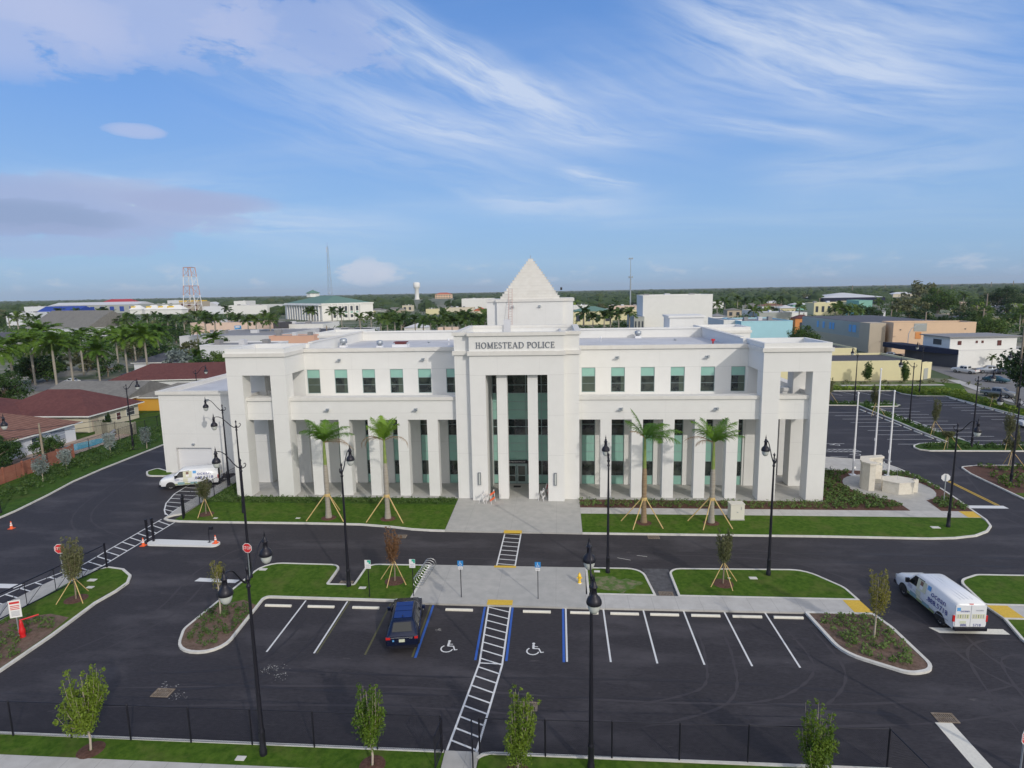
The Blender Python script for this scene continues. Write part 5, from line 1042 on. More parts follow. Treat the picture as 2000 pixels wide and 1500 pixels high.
def make_van(label, loc, rz, open_door=False):
    t = thing('service_van', label, 'van', loc, rz, 'white cleaning company vans')
    c = Car([(0, .96, .48, .95, 1.25, .82, 2.0), (.06, 1.0, .42, .95, 1.25, .86, 2.12), (2.0, 1.01, .40, .95, 1.25, .87, 2.15), (3.75, 1.01, .40, .95, 1.25, .86, 2.12), (3.98, 1.01, .40, .95, 1.25, .84, 2.06), (4.72, 1.0, .40, .95, 1.22, .86, 1.42), (4.85, 1.0, .40, .95, 1.2, .88, 1.38), (5.75, .98, .40, .9, 1.1, .86, 1.26), (6.0, .93, .42, .8, 1.0, .8, 1.12), (6.1, .86, .45, .7, .85, .74, .95)])
    b = c.body(); arches(b, (1.15, 4.95), 1.005, .5, 1); body = b.build('body', ['van_white', 'rubber'], t)
    wheels(t, (1.15, 4.95), 1.02, .40, .26)
    g = MB(); c.patch(g, 4, 5, .08, .97, .0, 1.0); c.patch(g, 4, 4, .1, .95, .45, 1.0); c.patch(g, 4, 6, .1, .95, 0, .55); g.build('windshield', 'car_glass', t)
    for j in (3, 7):
        g = MB(); lo, hi = ((.12, .93) if j == 3 else (.07, .88)); c.patch(g, 3, j, -.35*3.0, .2, lo, hi) if 0 else None
        P = [c.q(2, j, .5, lo if j == 3 else hi), c.q(4, j, .72, lo if j == 3 else hi), c.q(3, j, .9, hi if j == 3 else lo), c.q(2, j, .55, hi if j == 3 else lo)]; sg = -1 if j == 3 else 1
        g.face([p+Vector((0, sg*.022, 0)) for p in P]); g.build('side_window', 'car_glass', t)
        # mirror
        MB().box(4.28, 4.42, sg*1.04 if sg > 0 else sg*1.27, sg*1.27 if sg > 0 else sg*1.04, 1.28, 1.58).build('mirror', 'black_metal', t)
    for s in (-1, 1):
        MB().box(-.03, .12, s*1.02 if s > 0 else s*1.02, s*.84 if s > 0 else s*.84, .95, 1.42).build('taillight', 'tail_red', t) if 0 else MB().box(-.02, .05, min(s*.84, s*1.025), max(s*.84, s*1.025), .92, 1.32).build('taillight', 'tail_red', t)
        MB().box(5.78, 6.02, min(s*.6, s*.94), max(s*.6, s*.94), .82, 1.05).build('headlight', 'lamp_glass', t)
    MB().box(6.04, 6.13, -.5, .5, .62, .92).build('grille', 'rim', t); MB().box(5.95, 6.2, -.93, .93, .36, .6).build('bumper', 'black_metal', t); MB().box(-.16, .04, -.95, .95, .38, .58).build('bumper', 'black_metal', t)
    MB().box(-.015, .0, -.12, .12, 2.03, 2.09).build('brake_light', 'tail_red', t)
    for k in range(6): MB().box(.4, 3.6, -.6+k*.24-.01, -.6+k*.24+.01, 2.147-.012*abs(k-2.5), 2.158-.012*abs(k-2.5)).build('roof_rib', 'van_white', t)
    # wrap graphics on the side: x runs forward on the left side of the van, text reads from front to back there
    for s in (1, -1):
        y = s*1.022; xd = (-1, 0, 0) if s > 0 else (1, 0, 0); zc = 1.0
        ys = lambda z: s*(1.024 if z < 1.2 else 1.02-(z-1.25)*.17+.008)
        def pan(x0, x1, z0, z1, mt, nm, o=.0):
            mb = MB(); P = [(x0, ys(z0)+s*o, z0), (x1, ys(z0)+s*o, z0), (x1, ys(z1)+s*o, z1), (x0, ys(z1)+s*o, z1)]; mb.face(P if s < 0 else P[::-1]); return mb.build(nm, mt, body)
        pan(3.15, 3.62, .62, 1.18, 'print_cream', 'print_panel'); pan(2.7, 3.6, 1.25, 1.95, 'print_cream', 'print_panel'); pan(3.02, 3.3, 1.6, 1.88, 'print_brown', 'print_portrait', .004); pan(3.0, 3.3, 1.35, 1.62, 'white_sign', 'print_portrait', .004)
        pan(1.7, 4.5, .46, .62, 'print_olive', 'print_panel', .002); pan(3.5, 4.2, .5, .78, 'print_teal', 'print_panel', .005); pan(2.2, 2.9, .5, .72, 'print_teal', 'print_panel', .005)
        mb = MB(); pts = [(3.9-.22*k, .66+.05*math.sin(k*.5)+.32*max(0, 1-k/6)**2) for k in range(17)]
        for (x0, z0), (x1, z1) in zip(pts[:-1], pts[1:]): mb.face([(x0, s*1.027, z0), (x1, s*1.027, z1), (x1, s*1.027, z1+.035), (x0, s*1.027, z0+.035)])
        mb.build('print_swoosh', 'print_grey', body)
        pan(2.25, 2.6, 1.66, 1.95, 'print_sky', 'logo')
        z = 1.60; text_on('lettering', 'ocean', .52, (1.45, ys(z)+s*.012, z), xd, (0, -s*.17, 1), 'print_navy', body, 1.15)
        z = 1.12; text_on('lettering', '.888.5718', .46, (1.5, ys(z)+s*.006, z), xd, (0, 0, 1), 'print_navy', body, 1.12)
        for k in range(4): pan(4.0, 4.5, 1.15-k*.07, 1.17-k*.07, 'print_navy', 'lettering')
    def rear(parent, T):
        def bx(x0, x1, z0, z1, mt, nm, o=.0): mb = MB().box(-.010-o, -.004-o, x0, x1, z0, z1, T=T); return mb.build(nm, mt, parent)
        return bx
    dr = []
    for k, (y0, y1) in enumerate(((.02, .9), (-.9, -.02))):
        if open_door and k == 0: T = Matrix.Translation((-.02, .95, 0)) @ Matrix.Rotation(R_(80), 4, 'Z') @ Matrix.Translation((0, -.9, 0))
        else: T = Matrix.Identity(4)
        D = MB(); D.grid([[(-.035, y0, .6), (-.035, y0, 2.0)], [(-.035, y1*.97 if abs(y1) > .5 else y1, .6), (-.035, y1*.97 if abs(y1) > .5 else y1, 2.0)]]) if 0 else D.box(-.03, -.004, y0, y1, .6, 1.98)
        D.v = [tuple(T @ Vector(p)) for p in D.v]; d = D.build('rear_door', 'van_white', t); T2 = T @ Matrix.Translation((-.028, 0, 0)); bx = rear(d, T2)
        a, b_ = min(y0, y1)+.06, max(y0, y1)-.06
        bx(a, b_, 1.12, 1.42, 'print_cream', 'print_panel'); 
        for q in range(5): bx(a+.08+q*.14, a+.13+q*.14, 1.17, 1.38, 'print_olive' if (q+k) % 3 == 0 else 'print_grey', 'print_panel', .003)
        if k == 0:
            bx(b_-.22, b_, 1.62, 1.84, 'print_sky', 'logo'); M = T2 @ frame((-.014, .36, 1.62), (0, -1, 0), (0, 0, 1)); text('lettering', 'ocean', .22, M, 'print_navy', d, .002)
            bx(.25, .62, .80, .98, 'plate', 'license_plate')
        else: M = T2 @ frame((-.014, -.5, 1.66), (0, -1, 0), (0, 0, 1)); text('lettering', 'OCEAN', .13, M, 'print_grey', d, .002)
        M = T2 @ frame((-.014, .38 if k == 0 else -.4, .7), (0, -1, 0), (0, 0, 1)); text('lettering', '888.' if k == 0 else '5718', .24, M, 'print_navy', d, .002)
    if open_door: MB().box(-.02, .0, .05, .88, .6, 1.95).build('cargo_hold', 'rubber', t)
    return t
make_van('white cleaning van driving out at the right, rear doors shut', (24.85, 35.95, 0), R_(92.0))
make_van('white cleaning van by the garage with an open rear door', (-38.9, 64.05, 0), R_(197.5), True)

def make_suv(label, loc, rz):
    t = thing('police_car', label, 'car', loc, rz)
    c = Car([(0, .86, .42, .75, 1.02, .80, 1.08), (.04, .93, .36, .75, 1.04, .82, 1.14), (.14, .965, .34, .75, 1.06, .80, 1.2), (.62, .975, .34, .75, 1.08, .68, 1.66), (.8, .98, .34, .75, 1.08, .69, 1.72), (2.9, .98, .34, .75, 1.06, .70, 1.74), (3.1, .98, .34, .75, 1.05, .68, 1.68), (3.85, .97, .34, .75, 1.02, .80, 1.12), (4.75, .93, .36, .72, .92, .78, 1.0), (4.93, .86, .4, .65, .8, .7, .86), (5.0, .75, .45, .6, .7, .6, .72)])
    b = c.body(); arches(b, (.98, 3.98), .975, .46, 1); body = b.build('body', ['navy_paint', 'rubber'], t); wheels(t, (.98, 3.98), .985, .37, .25)
    g = MB(); c.patch(g, 2, 5, .12, .95, .03, .97); g.build('rear_window', 'car_glass', t)
    g = MB(); c.patch(g, 6, 5, .06, .95, .02, .98); g.build('windshield', 'car_glass', t)
    for j in (3, 7):
        lo, hi = (.12, .9) if j == 3 else (.1, .88); sg = -1 if j == 3 else 1
        for (a0, a1) in ((.02, .42), (.45, .72), (.75, 1.0)):
            g = MB(); c.patch(g, 4, j, a0, a1, lo, hi, .018); g.build('side_window', 'car_glass', t)
        MB().box(3.2, 3.36, min(sg*1.0, sg*1.2), max(sg*1.0, sg*1.2), 1.0, 1.2).build('mirror', 'navy_paint', t)
    MB().box(.95, 1.72, -.53, .53, 1.735, 1.748).build('roof_panel', 'roof_pod', t); MB().box(1.78, 2.32, -.53, .53, 1.738, 1.750).build('roof_panel', 'roof_pod', t); MB().box(2.36, 2.85, -.53, .53, 1.739, 1.751).build('roof_panel', 'roof_pod', t)
    for s in (-1, 1):
        MB().tube((.8, s*.66, 1.75), (2.95, s*.67, 1.76), .02, n=5).build('roof_rail', 'black_metal', t)
        MB().box(-.02, .12, min(s*.68, s*.945), max(s*.74, s*.945), .90, 1.03).build('taillight', 'tail_red', t); MB().box(4.72, 4.9, min(s*.5, s*.85), max(s*.5, s*.85), .75, .9).build('headlight', 'lamp_glass', t)
    MB().box(-.06, -.0, -.17, .17, .74, .9).build('license_plate', 'plate', t); MB().box(-.045, .0, -.66, .66, .99, 1.02).build('trim', 'shiny_steel', t); MB().box(-.08, .1, -.88, .88, .36, .5).build('bumper', 'black_metal', t)
    MB().box(-.05, 0, .46, .56, .78, .87).build('emblem', 'print_sky', t); MB().box(-.04, 0, -.62, -.44, .92, .95).build('badge', 'shiny_steel', t); MB().tube((1.1, .0, 1.74), (1.05, 0, 1.84), .03, n=5).build('antenna', 'black_metal', t)
    return t
make_suv('dark navy police estate car parked nose to the plaza', (-9.42, 32.5, 0), R_(99.5))
def make_pickup(paint):
    t = thing('pickup_truck', 'x', 'pickup truck', (0, 0, 0), 0)
    c = Car([(0, .9, .5, .8, 1.0, .88, 1.05), (.05, .95, .45, .8, 1.0, .9, 1.08), (1.75, .97, .42, .8, 1.02, .9, 1.1), (1.85, .97, .42, .8, 1.08, .72, 1.75), (3.4, .97, .42, .8, 1.08, .72, 1.78), (4.1, .97, .42, .8, 1.08, .85, 1.22), (5.2, .95, .42, .78, .98, .85, 1.12), (5.45, .85, .5, .7, .85, .75, .95)])
    c.body().build('body', paint, t); wheels(t, (1.1, 4.4), .985, .38, .25)
    MB().box(.12, 1.68, -.76, .76, 1.06, 1.13).build('cargo_bed', 'rubber', t); g = MB(); c.patch(g, 4, 5, .06, .95, .02, .98); g.build('windshield', 'car_glass', t)
    g = MB(); c.patch(g, 2, 5, .2, .9, .05, .95); g.build('rear_window', 'car_glass', t)
    for j in (3, 7):
        lo, hi = (.12, .9) if j == 3 else (.1, .88)
        for a0, a1 in ((.05, .45), (.5, .98)): g = MB(); c.patch(g, 3, j, a0, a1, lo, hi, .018); g.build('side_window', 'car_glass', t)
    for s in (-1, 1): MB().box(5.3, 5.47, min(s*.5, s*.82), max(s*.5, s*.82), .72, .92).build('headlight', 'lamp_glass', t); MB().box(-.02, .05, min(s*.75, s*.92), max(s*.75, s*.92), .8, 1.0).build('taillight', 'tail_red', t)
    MB().box(5.4, 5.52, -.85, .85, .45, .62).build('bumper', 'shiny_steel', t)
    return t
flat('paint_silver', (.36, .40, .46), .3, .5); flat('paint_taupe', (.30, .30, .29), .35, .4); flat('paint_teal', (.03, .09, .11), .3, .3); flat('paint_charcoal', (.05, .06, .09), .3, .3); flat('paint_bone', (.65, .66, .66), .3)
def make_sedan(paint, name='car'):
    t = thing(name, 'x', 'car')
    c = Car([(0, .8, .4, .65, .85, .75, .9), (.1, .87, .32, .65, .88, .78, .96), (.75, .88, .3, .65, .9, .74, 1.02), (1.3, .88, .3, .65, .92, .6, 1.4), (2.7, .88, .3, .65, .92, .6, 1.42), (3.4, .88, .3, .65, .9, .74, 1.0), (4.4, .85, .32, .62, .75, .7, .82), (4.6, .72, .4, .55, .62, .6, .66)])
    c.body().build('body', paint, t); wheels(t, (.85, 3.6), .885, .32, .2); g = MB(); c.patch(g, 4, 5, .06, .95, .02, .98); g.build('windshield', 'car_glass', t); g = MB(); c.patch(g, 2, 5, .1, .95, .02, .98); g.build('rear_window', 'car_glass', t)
    for j in (3, 7):
        lo, hi = (.12, .9) if j == 3 else (.1, .88)
        for a0, a1 in ((.05, .47), (.52, .96)): g = MB(); c.patch(g, 3, j, a0, a1, lo, hi, .018); g.build('side_window', 'car_glass', t)
    return t
GC = 'vehicles on the street to the east'
for (px_, py_, rz, mk, paint, lab) in ((1918, 771, -58, make_pickup, 'paint_taupe', 'grey pickup truck coming down the street beyond the grass bank'), (1921, 744, -58, make_sedan, 'paint_teal', 'dark teal car ahead of the white pickup on the street'),
                                 (1909, 731, 118, make_pickup, 'paint_bone', 'white pickup truck going up the street'), (1960, 729, 165, make_pickup, 'paint_silver', 'silver pickup parked beside the white shop'), (1996, 731, 170, make_pickup, 'paint_charcoal', 'dark pickup at the right edge behind the silver one'),
                                 (1724, 696, -35, make_sedan, 'paint_silver', 'silver car beyond the flat dark roof'), (1738, 700, -35, make_sedan, 'paint_charcoal', 'dark car beyond the flat dark roof')):
    t = mk(paint); p = at(px_, py_, 0); t.location = (p.x, p.y, .0); t.rotation_euler = (0, 0, R_(rz)); t['label'] = lab; t['group'] = GC
t = make_sedan('paint_bone'); t.location = (67.9, 92.6, 0); t.rotation_euler = (0, 0, R_(0)); t['label'] = 'white car parked at the right edge of the east car park'; t['group'] = 'cars in the east car park'
# ---------------------------------------------------------------- houses and gardens to the west
def cm(name, c, rough=.85, c2=None, scale=.6):
    if name not in MATS: mat(name, c, c2 or tuple(min(1, v*.96) for v in c), scale, rough)
    return name
mat('tile_brown', (.20, .095, .07), (.26, .135, .10), 1.5, .9, joints=((2, .19, 0, .05, .6), (1, .6, 0, .06, .8)))
mat('shingle_red', (.105, .034, .034), (.135, .050, .046), 1.8, .95, c3=(.075, .025, .028), s3=.3)
mat('shingle_grey', (.17, .165, .155), (.22, .215, .20), 1.5, .95, c3=(.12, .12, .115), s3=.3)
mat('slate_roof', (.075, .08, .10), (.10, .105, .13), .8, .9, c3=(.13, .135, .155), s3=.12)
mat('pool_water', (.02, .32, .50), (.03, .40, .56), 1.5, .08, bump=.15, bscale=4)
mat('fence_board', (.27, .26, .20), (.33, .32, .26), 3, .95, joints=((0, .3, 0, .03, .6), (1, .3, 0, .03, .6)))
mat('fence_red', (.30, .11, .075), (.36, .15, .10), 1.5, .95, joints=((1, 2.4, 0, .08, .55), (2, .6, 0, .03, .7)))
mat('patio', (.36, .28, .22), (.45, .36, .30), .8, .9)
cm('wall_white', (.72, .74, .78)); cm('wall_cream', (.66, .60, .47)); cm('wall_yellow', (.66, .36, .055)); cm('wall_green', (.22, .36, .14)); cm('wall_peach', (.78, .56, .38)); cm('wall_pink', (.78, .60, .50)); cm('wall_lemon', (.74, .68, .42))
cm('wall_blue', (.40, .68, .78)); cm('wall_grey', (.40, .42, .40)); cm('wall_beige', (.50, .43, .34)); cm('wall_bright', (.80, .80, .78)); cm('roof_black', (.075, .072, .08)); cm('roof_grey', (.27, .27, .28)); cm('roof_white', (.62, .63, .66)); cm('roof_teal', (.13, .24, .20)); cm('roof_redm', (.42, .035, .05)); cm('roof_orange', (.50, .13, .06)); cm('roof_blue', (.02, .06, .33)); cm('awning', (.012, .018, .05)); cm('wall_teal', (.25, .50, .42)); cm('wall_orange', (.72, .30, .10)); cm('win_dark', (.05, .06, .08), .3); cm('canopy_white', (.82, .82, .80)); cm('yellow_trim', (.80, .56, .05)); cm('brick_peach', (.72, .44, .33))
def hip(mb, x0, x1, y0, y1, z, h, ov=.5, ridge='x', gable=False, m=0):
    x0 -= ov; x1 += ov; y0 -= ov; y1 += ov; cx, cy = (x0+x1)/2, (y0+y1)/2
    if ridge == 'x': k = 0 if gable else (y1-y0)/2; a, b = (x0+min(k, (x1-x0)/2), cy, z+h), (x1-min(k, (x1-x0)/2), cy, z+h)
    else: k = 0 if gable else (x1-x0)/2; a, b = (cx, y0+min(k, (y1-y0)/2), z+h), (cx, y1-min(k, (y1-y0)/2), z+h)
    A, B, C, D = (x0, y0, z), (x1, y0, z), (x1, y1, z), (x0, y1, z)
    if ridge == 'x': mb.face([A, B, b, a], m); mb.face([C, D, a, b], m); mb.face([B, C, b], m); mb.face([D, A, a], m)
    else: mb.face([B, C, b, a], m); mb.face([D, A, a, b], m); mb.face([A, B, a], m); mb.face([C, D, b], m)
    mb.face([D, C, B, A], m); return mb
def fascia(mb, x0, x1, y0, y1, z, ov=.5, t=.16): return mb.ring([(x0-ov-.04, y0-ov-.04), (x1+ov+.04, y0-ov-.04), (x1+ov+.04, y1+ov+.04), (x0-ov-.04, y1+ov+.04)], [(x0-ov+.01, y0-ov+.01), (x1+ov-.01, y0-ov+.01), (x1+ov-.01, y1+ov-.01), (x0-ov+.01, y1+ov-.01)], z-t, z+.02)
def house(name, label, loc, rz, w, d, h, wm, rm, rh, group=None, ridge='x', gable=False, ov=.5, wins=(), cat='house', trim='wall_bright'):
    # local: x along width 0..w, y 0..d, front wall at y=0; wins: (side, along, z0, width, height, material)
    t = thing(name, label, cat, loc, rz, group); MB().box(0, w, 0, d, 0, h).build('wall', wm, t)
    if gable:
        g = MB()
        if ridge == 'x': [g.face([(x, 0, h), (x, d, h), (x, d/2, h+rh*d/(d+2*ov))]) for x in (0, w)]
        else: [g.face([(0, y, h), (w, y, h), (w/2, y, h+rh*w/(w+2*ov))]) for y in (0, d)]
        g.build('gable', wm, t)
    if rh: hip(MB(), 0, w, 0, d, h+.02, rh, ov, ridge, gable).build('roof', rm, t); fascia(MB(), 0, w, 0, d, h, ov).build('fascia', trim, t)
    else: MB().box(.25, w-.25, .25, d-.25, h, h+.05).build('roof', rm, t); MB().ring([(-.05, -.05), (w+.05, -.05), (w+.05, d+.05), (-.05, d+.05)], [(.25, .25), (w-.25, .25), (w-.25, d-.25), (.25, d-.25)], h, h+max(.35, h*.05)).build('parapet', wm, t)
    for (sd_, a, z0, ww, hh, mt) in wins:
        if sd_ == 'f': F_ = MB().box(a, a+ww, -.06, -.0, z0, z0+hh); G_ = MB().box(a+.07, a+ww-.07, -.075, -.062, z0+.07, z0+hh*.5-.03).box(a+.07, a+ww-.07, -.075, -.062, z0+hh*.5+.03, z0+hh-.07)
        elif sd_ == 'r': F_ = MB().box(w, w+.06, a, a+ww, z0, z0+hh); G_ = MB().box(w+.062, w+.075, a+.07, a+ww-.07, z0+.07, z0+hh*.5-.03).box(w+.062, w+.075, a+.07, a+ww-.07, z0+hh*.5+.03, z0+hh-.07)
        else: F_ = MB().box(-.06, 0, a, a+ww, z0, z0+hh); G_ = MB().box(-.075, -.062, a+.07, a+ww-.07, z0+.07, z0+hh*.5-.03).box(-.075, -.062, a+.07, a+ww-.07, z0+hh*.5+.03, z0+hh-.07)
        o = F_.build('window', trim, t); G_.build('pane', mt, o)
    return t
t = house('house', 'white house with brown tiled hip roof by the swimming pool', (-88, 70, .1), 0, 15.0, 13.6, 2.7, 'wall_white', 'tile_brown', 3.2, ov=.7, ridge='y', wins=(('r', 2.2, .9, 1.1, 1.3, 'win_dark'), ('r', 5.9, .9, 1.1, 1.3, 'win_dark'), ('r', 9.1, .6, 2.6, 1.8, 'print_grey')))
MB().tube((-3+15.6, -.6, 2.8), (7.5, 6, 6.0), .16, n=6).build('ridge_cap', 'shingle_red', t)
t = house('house', 'cream bungalow with dark red hip roof behind the board fence', (-92, 88.5, .1), 0, 17.2, 11.5, 2.8, 'wall_cream', 'shingle_red', 3.3, ov=.7, wins=(('r', 3.3, .7, 1.0, 1.4, 'win_dark'), ('r', 6.0, .7, 1.0, 1.3, 'shingle_red'), ('r', 8.4, .9, 2.0, 1.3, 'win_dark')))
MB().box(17.2, 17.26, .6, 2.0, .0, 2.2).build('door', 'wall_beige', t); hip(MB(), -10, 6, -6, 8, 2.9, 3.0, .6).build('roof', 'shingle_red', t); MB().box(-9.6, 5.6, -5.6, 0, 0, 2.85).build('wall', 'wall_cream', t)
t = house('house', 'mustard yellow house with long grey shingle roof and side gable', (-97, 102.9, .1), 0, 17.3, 14.6, 2.8, 'wall_yellow', 'shingle_grey', 2.4, gable=True, ov=.5, wins=())
MB().box(17.32, 31, 3.4, 13, 0, 2.6).build('wall', 'wall_yellow', t); hip(MB(), 17.8, 31, 3.4, 13, 2.62, 2.0, .4).build('roof', 'shingle_grey', t); fascia(MB(), 17.8, 31, 3.4, 13, 2.6, .4).build('fascia', 'wall_bright', t)
t = house('house', 'long maroon roofed house with small green gable beyond the garage roof', (-100, 126, .1), R_(8), 46, 12, 2.9, 'wall_white', 'shingle_red', 3.0, ov=.6)
MB().face([(31, -2.6, 2.9), (35, -2.6, 2.9), (33, -2.6, 5.0)]).build('gable', 'wall_green', t); g = MB(); g.face([(30.4, -3, 2.8), (33, -3, 5.4), (33, 5, 5.4), (30.4, 0, 2.8)]); g.face([(35.6, -3, 2.8), (35.6, 0, 2.8), (33, 5, 5.4), (33, -3, 5.4)]); g.build('roof', 'shingle_red', t)
for p_, q_ in (((30.4, -3.02, 2.8), (33, -3.02, 5.4)), ((33, -3.02, 5.4), (35.6, -3.02, 2.8))): MB().tube(p_, q_, .12, n=4).build('fascia', 'wall_bright', t)
house('house', 'pale house with slate roof behind the palms at the left edge', (-262, 200, .1), R_(14), 62, 20, 5.0, 'wall_white', 'slate_roof', 3.6, gable=True, wins=(('f', 30, 1.4, 2, 1.6, 'win_dark'), ('f', 42, 1.4, 2, 1.6, 'win_dark')))
house('house', 'pale house with solar panel wall glimpsed behind the row of big palms', (-112, 150, .1), R_(5), 14, 10, 4.2, 'wall_white', 'slate_roof', 2.0, wins=(('f', 2, 1.0, 2, 1.8, 'print_sky'), ('f', 8, 1.0, 3, 1.8, 'win_dark')))
pool = struct('pool_water', MB().sheet(rounded([(-71.6, 78.0, .6), (-68.4, 75.6, 1.2), (-67.4, 80.5, 1.5), (-67.6, 84.5, 1.4), (-69.9, 85, 1.2), (-71.0, 81.5, 1)]), .16), 'pool_water')
struct('patio', MB().sheet([(-73, 71), (-66.5, 71), (-66.5, 87.5), (-73, 87.5)], .13), 'patio')
struct('garden', MB().sheet([(-110, 40), (-66, 40), (-66, 125), (-110, 125)], .05), 'grass_dark')
struct('back_lane', MB().sheet([(-150, 126), (-60, 140), (-58, 158), (-150, 146)], .03), 'road')
def bfence(a, b, label, mt, h, name='board_fence', cap=True):
    a = Vector(a); b = Vector(b); L = (b-a).length; t = thing(name, label, 'fence', (a.x, a.y, .1), math.atan2(b.y-a.y, b.x-a.x)); n = max(2, int(L/2.4)); MB().box(0, L, -.03, .03, 0, h).build('boards', mt, t)
    for k in range(n+1): MB().box(L*k/n-.09, L*k/n+.09, -.09, .09, 0, h+.12).build('post', mt, t)
    return t
bfence((-72.8, 87.3), (-66.3, 87.5), 'weathered grey board fence running behind the pool, front part', 'fence_board', 1.9); bfence((-72.9, 87.6), (-72.6, 88.4), 'short end of the weathered board fence at the white house', 'fence_board', 1.9)
bfence((-64.4, 55), (-65.3, 74), 'terracotta red board fence at the left edge', 'fence_red', 1.8)
t = thing('sun_lounger', 'dark sun lounger beside the pool', 'lounger', (-70.6, 85.9, .14), R_(10)); MB().box(0, 1.9, -.3, .3, .28, .36).build('seat', 'print_grey', t); MB().tube((1.2, 0, .35), (1.9, 0, .9), .2, n=4).build('backrest', 'print_grey', t)
for x, y in ((.1, -.25), (.1, .25), (1.7, -.25), (1.7, .25)): MB().box(x, x+.05, y, y+.05, 0, .28).build('leg', 'black_metal', t)
t = thing('wheelie_bin', 'green wheelie bin against the yellow wall', 'bin', (-72.6, 105.2, .1)); MB().prism([(-.35, -.3), (.35, -.3), (.4, .35), (-.4, .35)], 0, 1.1).build('body', 'roof_teal', t); MB().box(-.42, .42, -.35, .38, 1.1, 1.18).build('lid', 'roof_teal', t)
def utility_pole(x, y, h, label, wires=(), arm=True, grp='wooden utility poles', r=.16):
    t = thing('utility_pole', label, 'utility pole', (x, y, 0), 0, grp); MB().tube((0, 0, 0), (0, 0, h), r, r*.65, 8).build('pole', 'pole_wood', t)
    if arm: MB().box(-1.2, 1.2, -.06, .06, h-.9, h-.75).build('crossarm', 'pole_wood', t)
    for (dx, dy, dz, z0, sag) in wires:
        pts = [(dx*k/10, dy*k/10, z0+(dz-z0)*k/10-sag*4*(k/10)*(1-k/10)) for k in range(11)]; MB().path(pts, .028, 4).build('wire', 'black_metal', t)
    return t
utility_pole(-63.95, 67.9, 6.2, 'stubby wooden pole with two wires by the red fence', wires=((12, 43, 5.2, 5.6, 1.0), (12, 42, 4.6, 4.9, 1.0), (-20, 3, 5.4, 5.6, .6), (-18, -2, 4.6, 4.9, .6)), arm=False)

# ---------------------------------------------------------------- trees
def tree_proto(name, h, w, nc, per, ls, leafm, seed, barkm='bark', trunk=True, flatc=.8, lift=.35, cat='tree'):
    t = thing(name, 'x', cat, (0, 0, -50)); rg = random.Random(seed); tr = MB(); tr.path([(0, 0, 0), (.1*rg.random(), .1, h*.2), (.2, .1, h*.45)], [h*.035, h*.028, h*.02], 7)
    cen = []; rad = []
    for k in range(nc):
        a = rg.uniform(0, 6.28); r = w*.5*rg.random()**.55; z = h*(lift+(1-lift)*(rg.random()**.8)*(1-.45*(2*r/w)**2))*.93
        c = (r*math.cos(a), r*math.sin(a), z); cen.append(c); rad.append(w*rg.uniform(.10, .19)); 
        if k % 2 == 0: tr.path([(.15, .1, h*.3), (c[0]*.4, c[1]*.4, h*.3+(z-h*.3)*.55), c], [h*.012, h*.008, h*.003], 4, cap=False)
    tr.build('trunk', barkm, t); lv = MB(); leaves(lv, cen, rad, per, ls, seed=seed, up=.5, squash=flatc, narrow=.7); lv.build('crown', leafm, t); return note_kids(t)
NEAR = [tree_proto('broadleaf_tree', 8, 8, 46, 110, .19, m_, s_, lift=.22) for m_, s_ in (('leaf_dark', 101), ('leaf_mid', 102))]
MID = [tree_proto('broadleaf_tree', 8, 9, 22, 34, .42, m_, s_, lift=.15) for m_, s_ in (('leaf_dark', 111), ('leaf_mid', 112), ('leaf_olive', 113), ('leaf_lime', 114), ('leaf_dark', 115))]
def palm_proto(name, h, nf, ln, nl, ll, lw, leafm, seed, droop=75, cat='palm tree', dead=True):
    t = thing(name, 'x', cat, (0, 0, -50)); rg = random.Random(seed); MB().lathe([(.34, 0), (.26, .6), (.25, h*.35), (.28, h*.6), (.2, h*.86)], n=9).build('trunk', 'palm_trunk', t); MB().lathe([(.2, h*.86), (.17, h*.95), (.09, h)], n=8).build('crownshaft', 'palm_shaft', t); mb = MB()
    for i in range(nf): frond(mb, (0, 0, h-.1), 6.283*i/nf*2.4+rg.uniform(-.2, .2), R_(rg.choice((75, 60, 45, 30, 12, -5))), ln*rg.uniform(.85, 1.1), R_(droop*rg.uniform(.8, 1.4)), nl, lw, ll, 0, seed*7+i)
    mb.build('fronds', leafm, t)
    return note_kids(t)
PALM_BIG = [palm_proto('royal_palm', 11.3, 30, 5.3, 30, 1.15, .085, 'leaf_palm', s_, 85) for s_ in (121, 122)]
PALM_FAR = [palm_proto('royal_palm', 8.0, 17, 4.2, 12, 1.3, .16, 'leaf_palm_far', s_, 85) for s_ in (131, 132, 133)]
def usep(P, i, loc, rz, label, group, s=1., sz=None):
    return put(P[i % len(P)], loc, rz, label, group, s, sz)
GP = 'tall royal palms beyond the gardens'
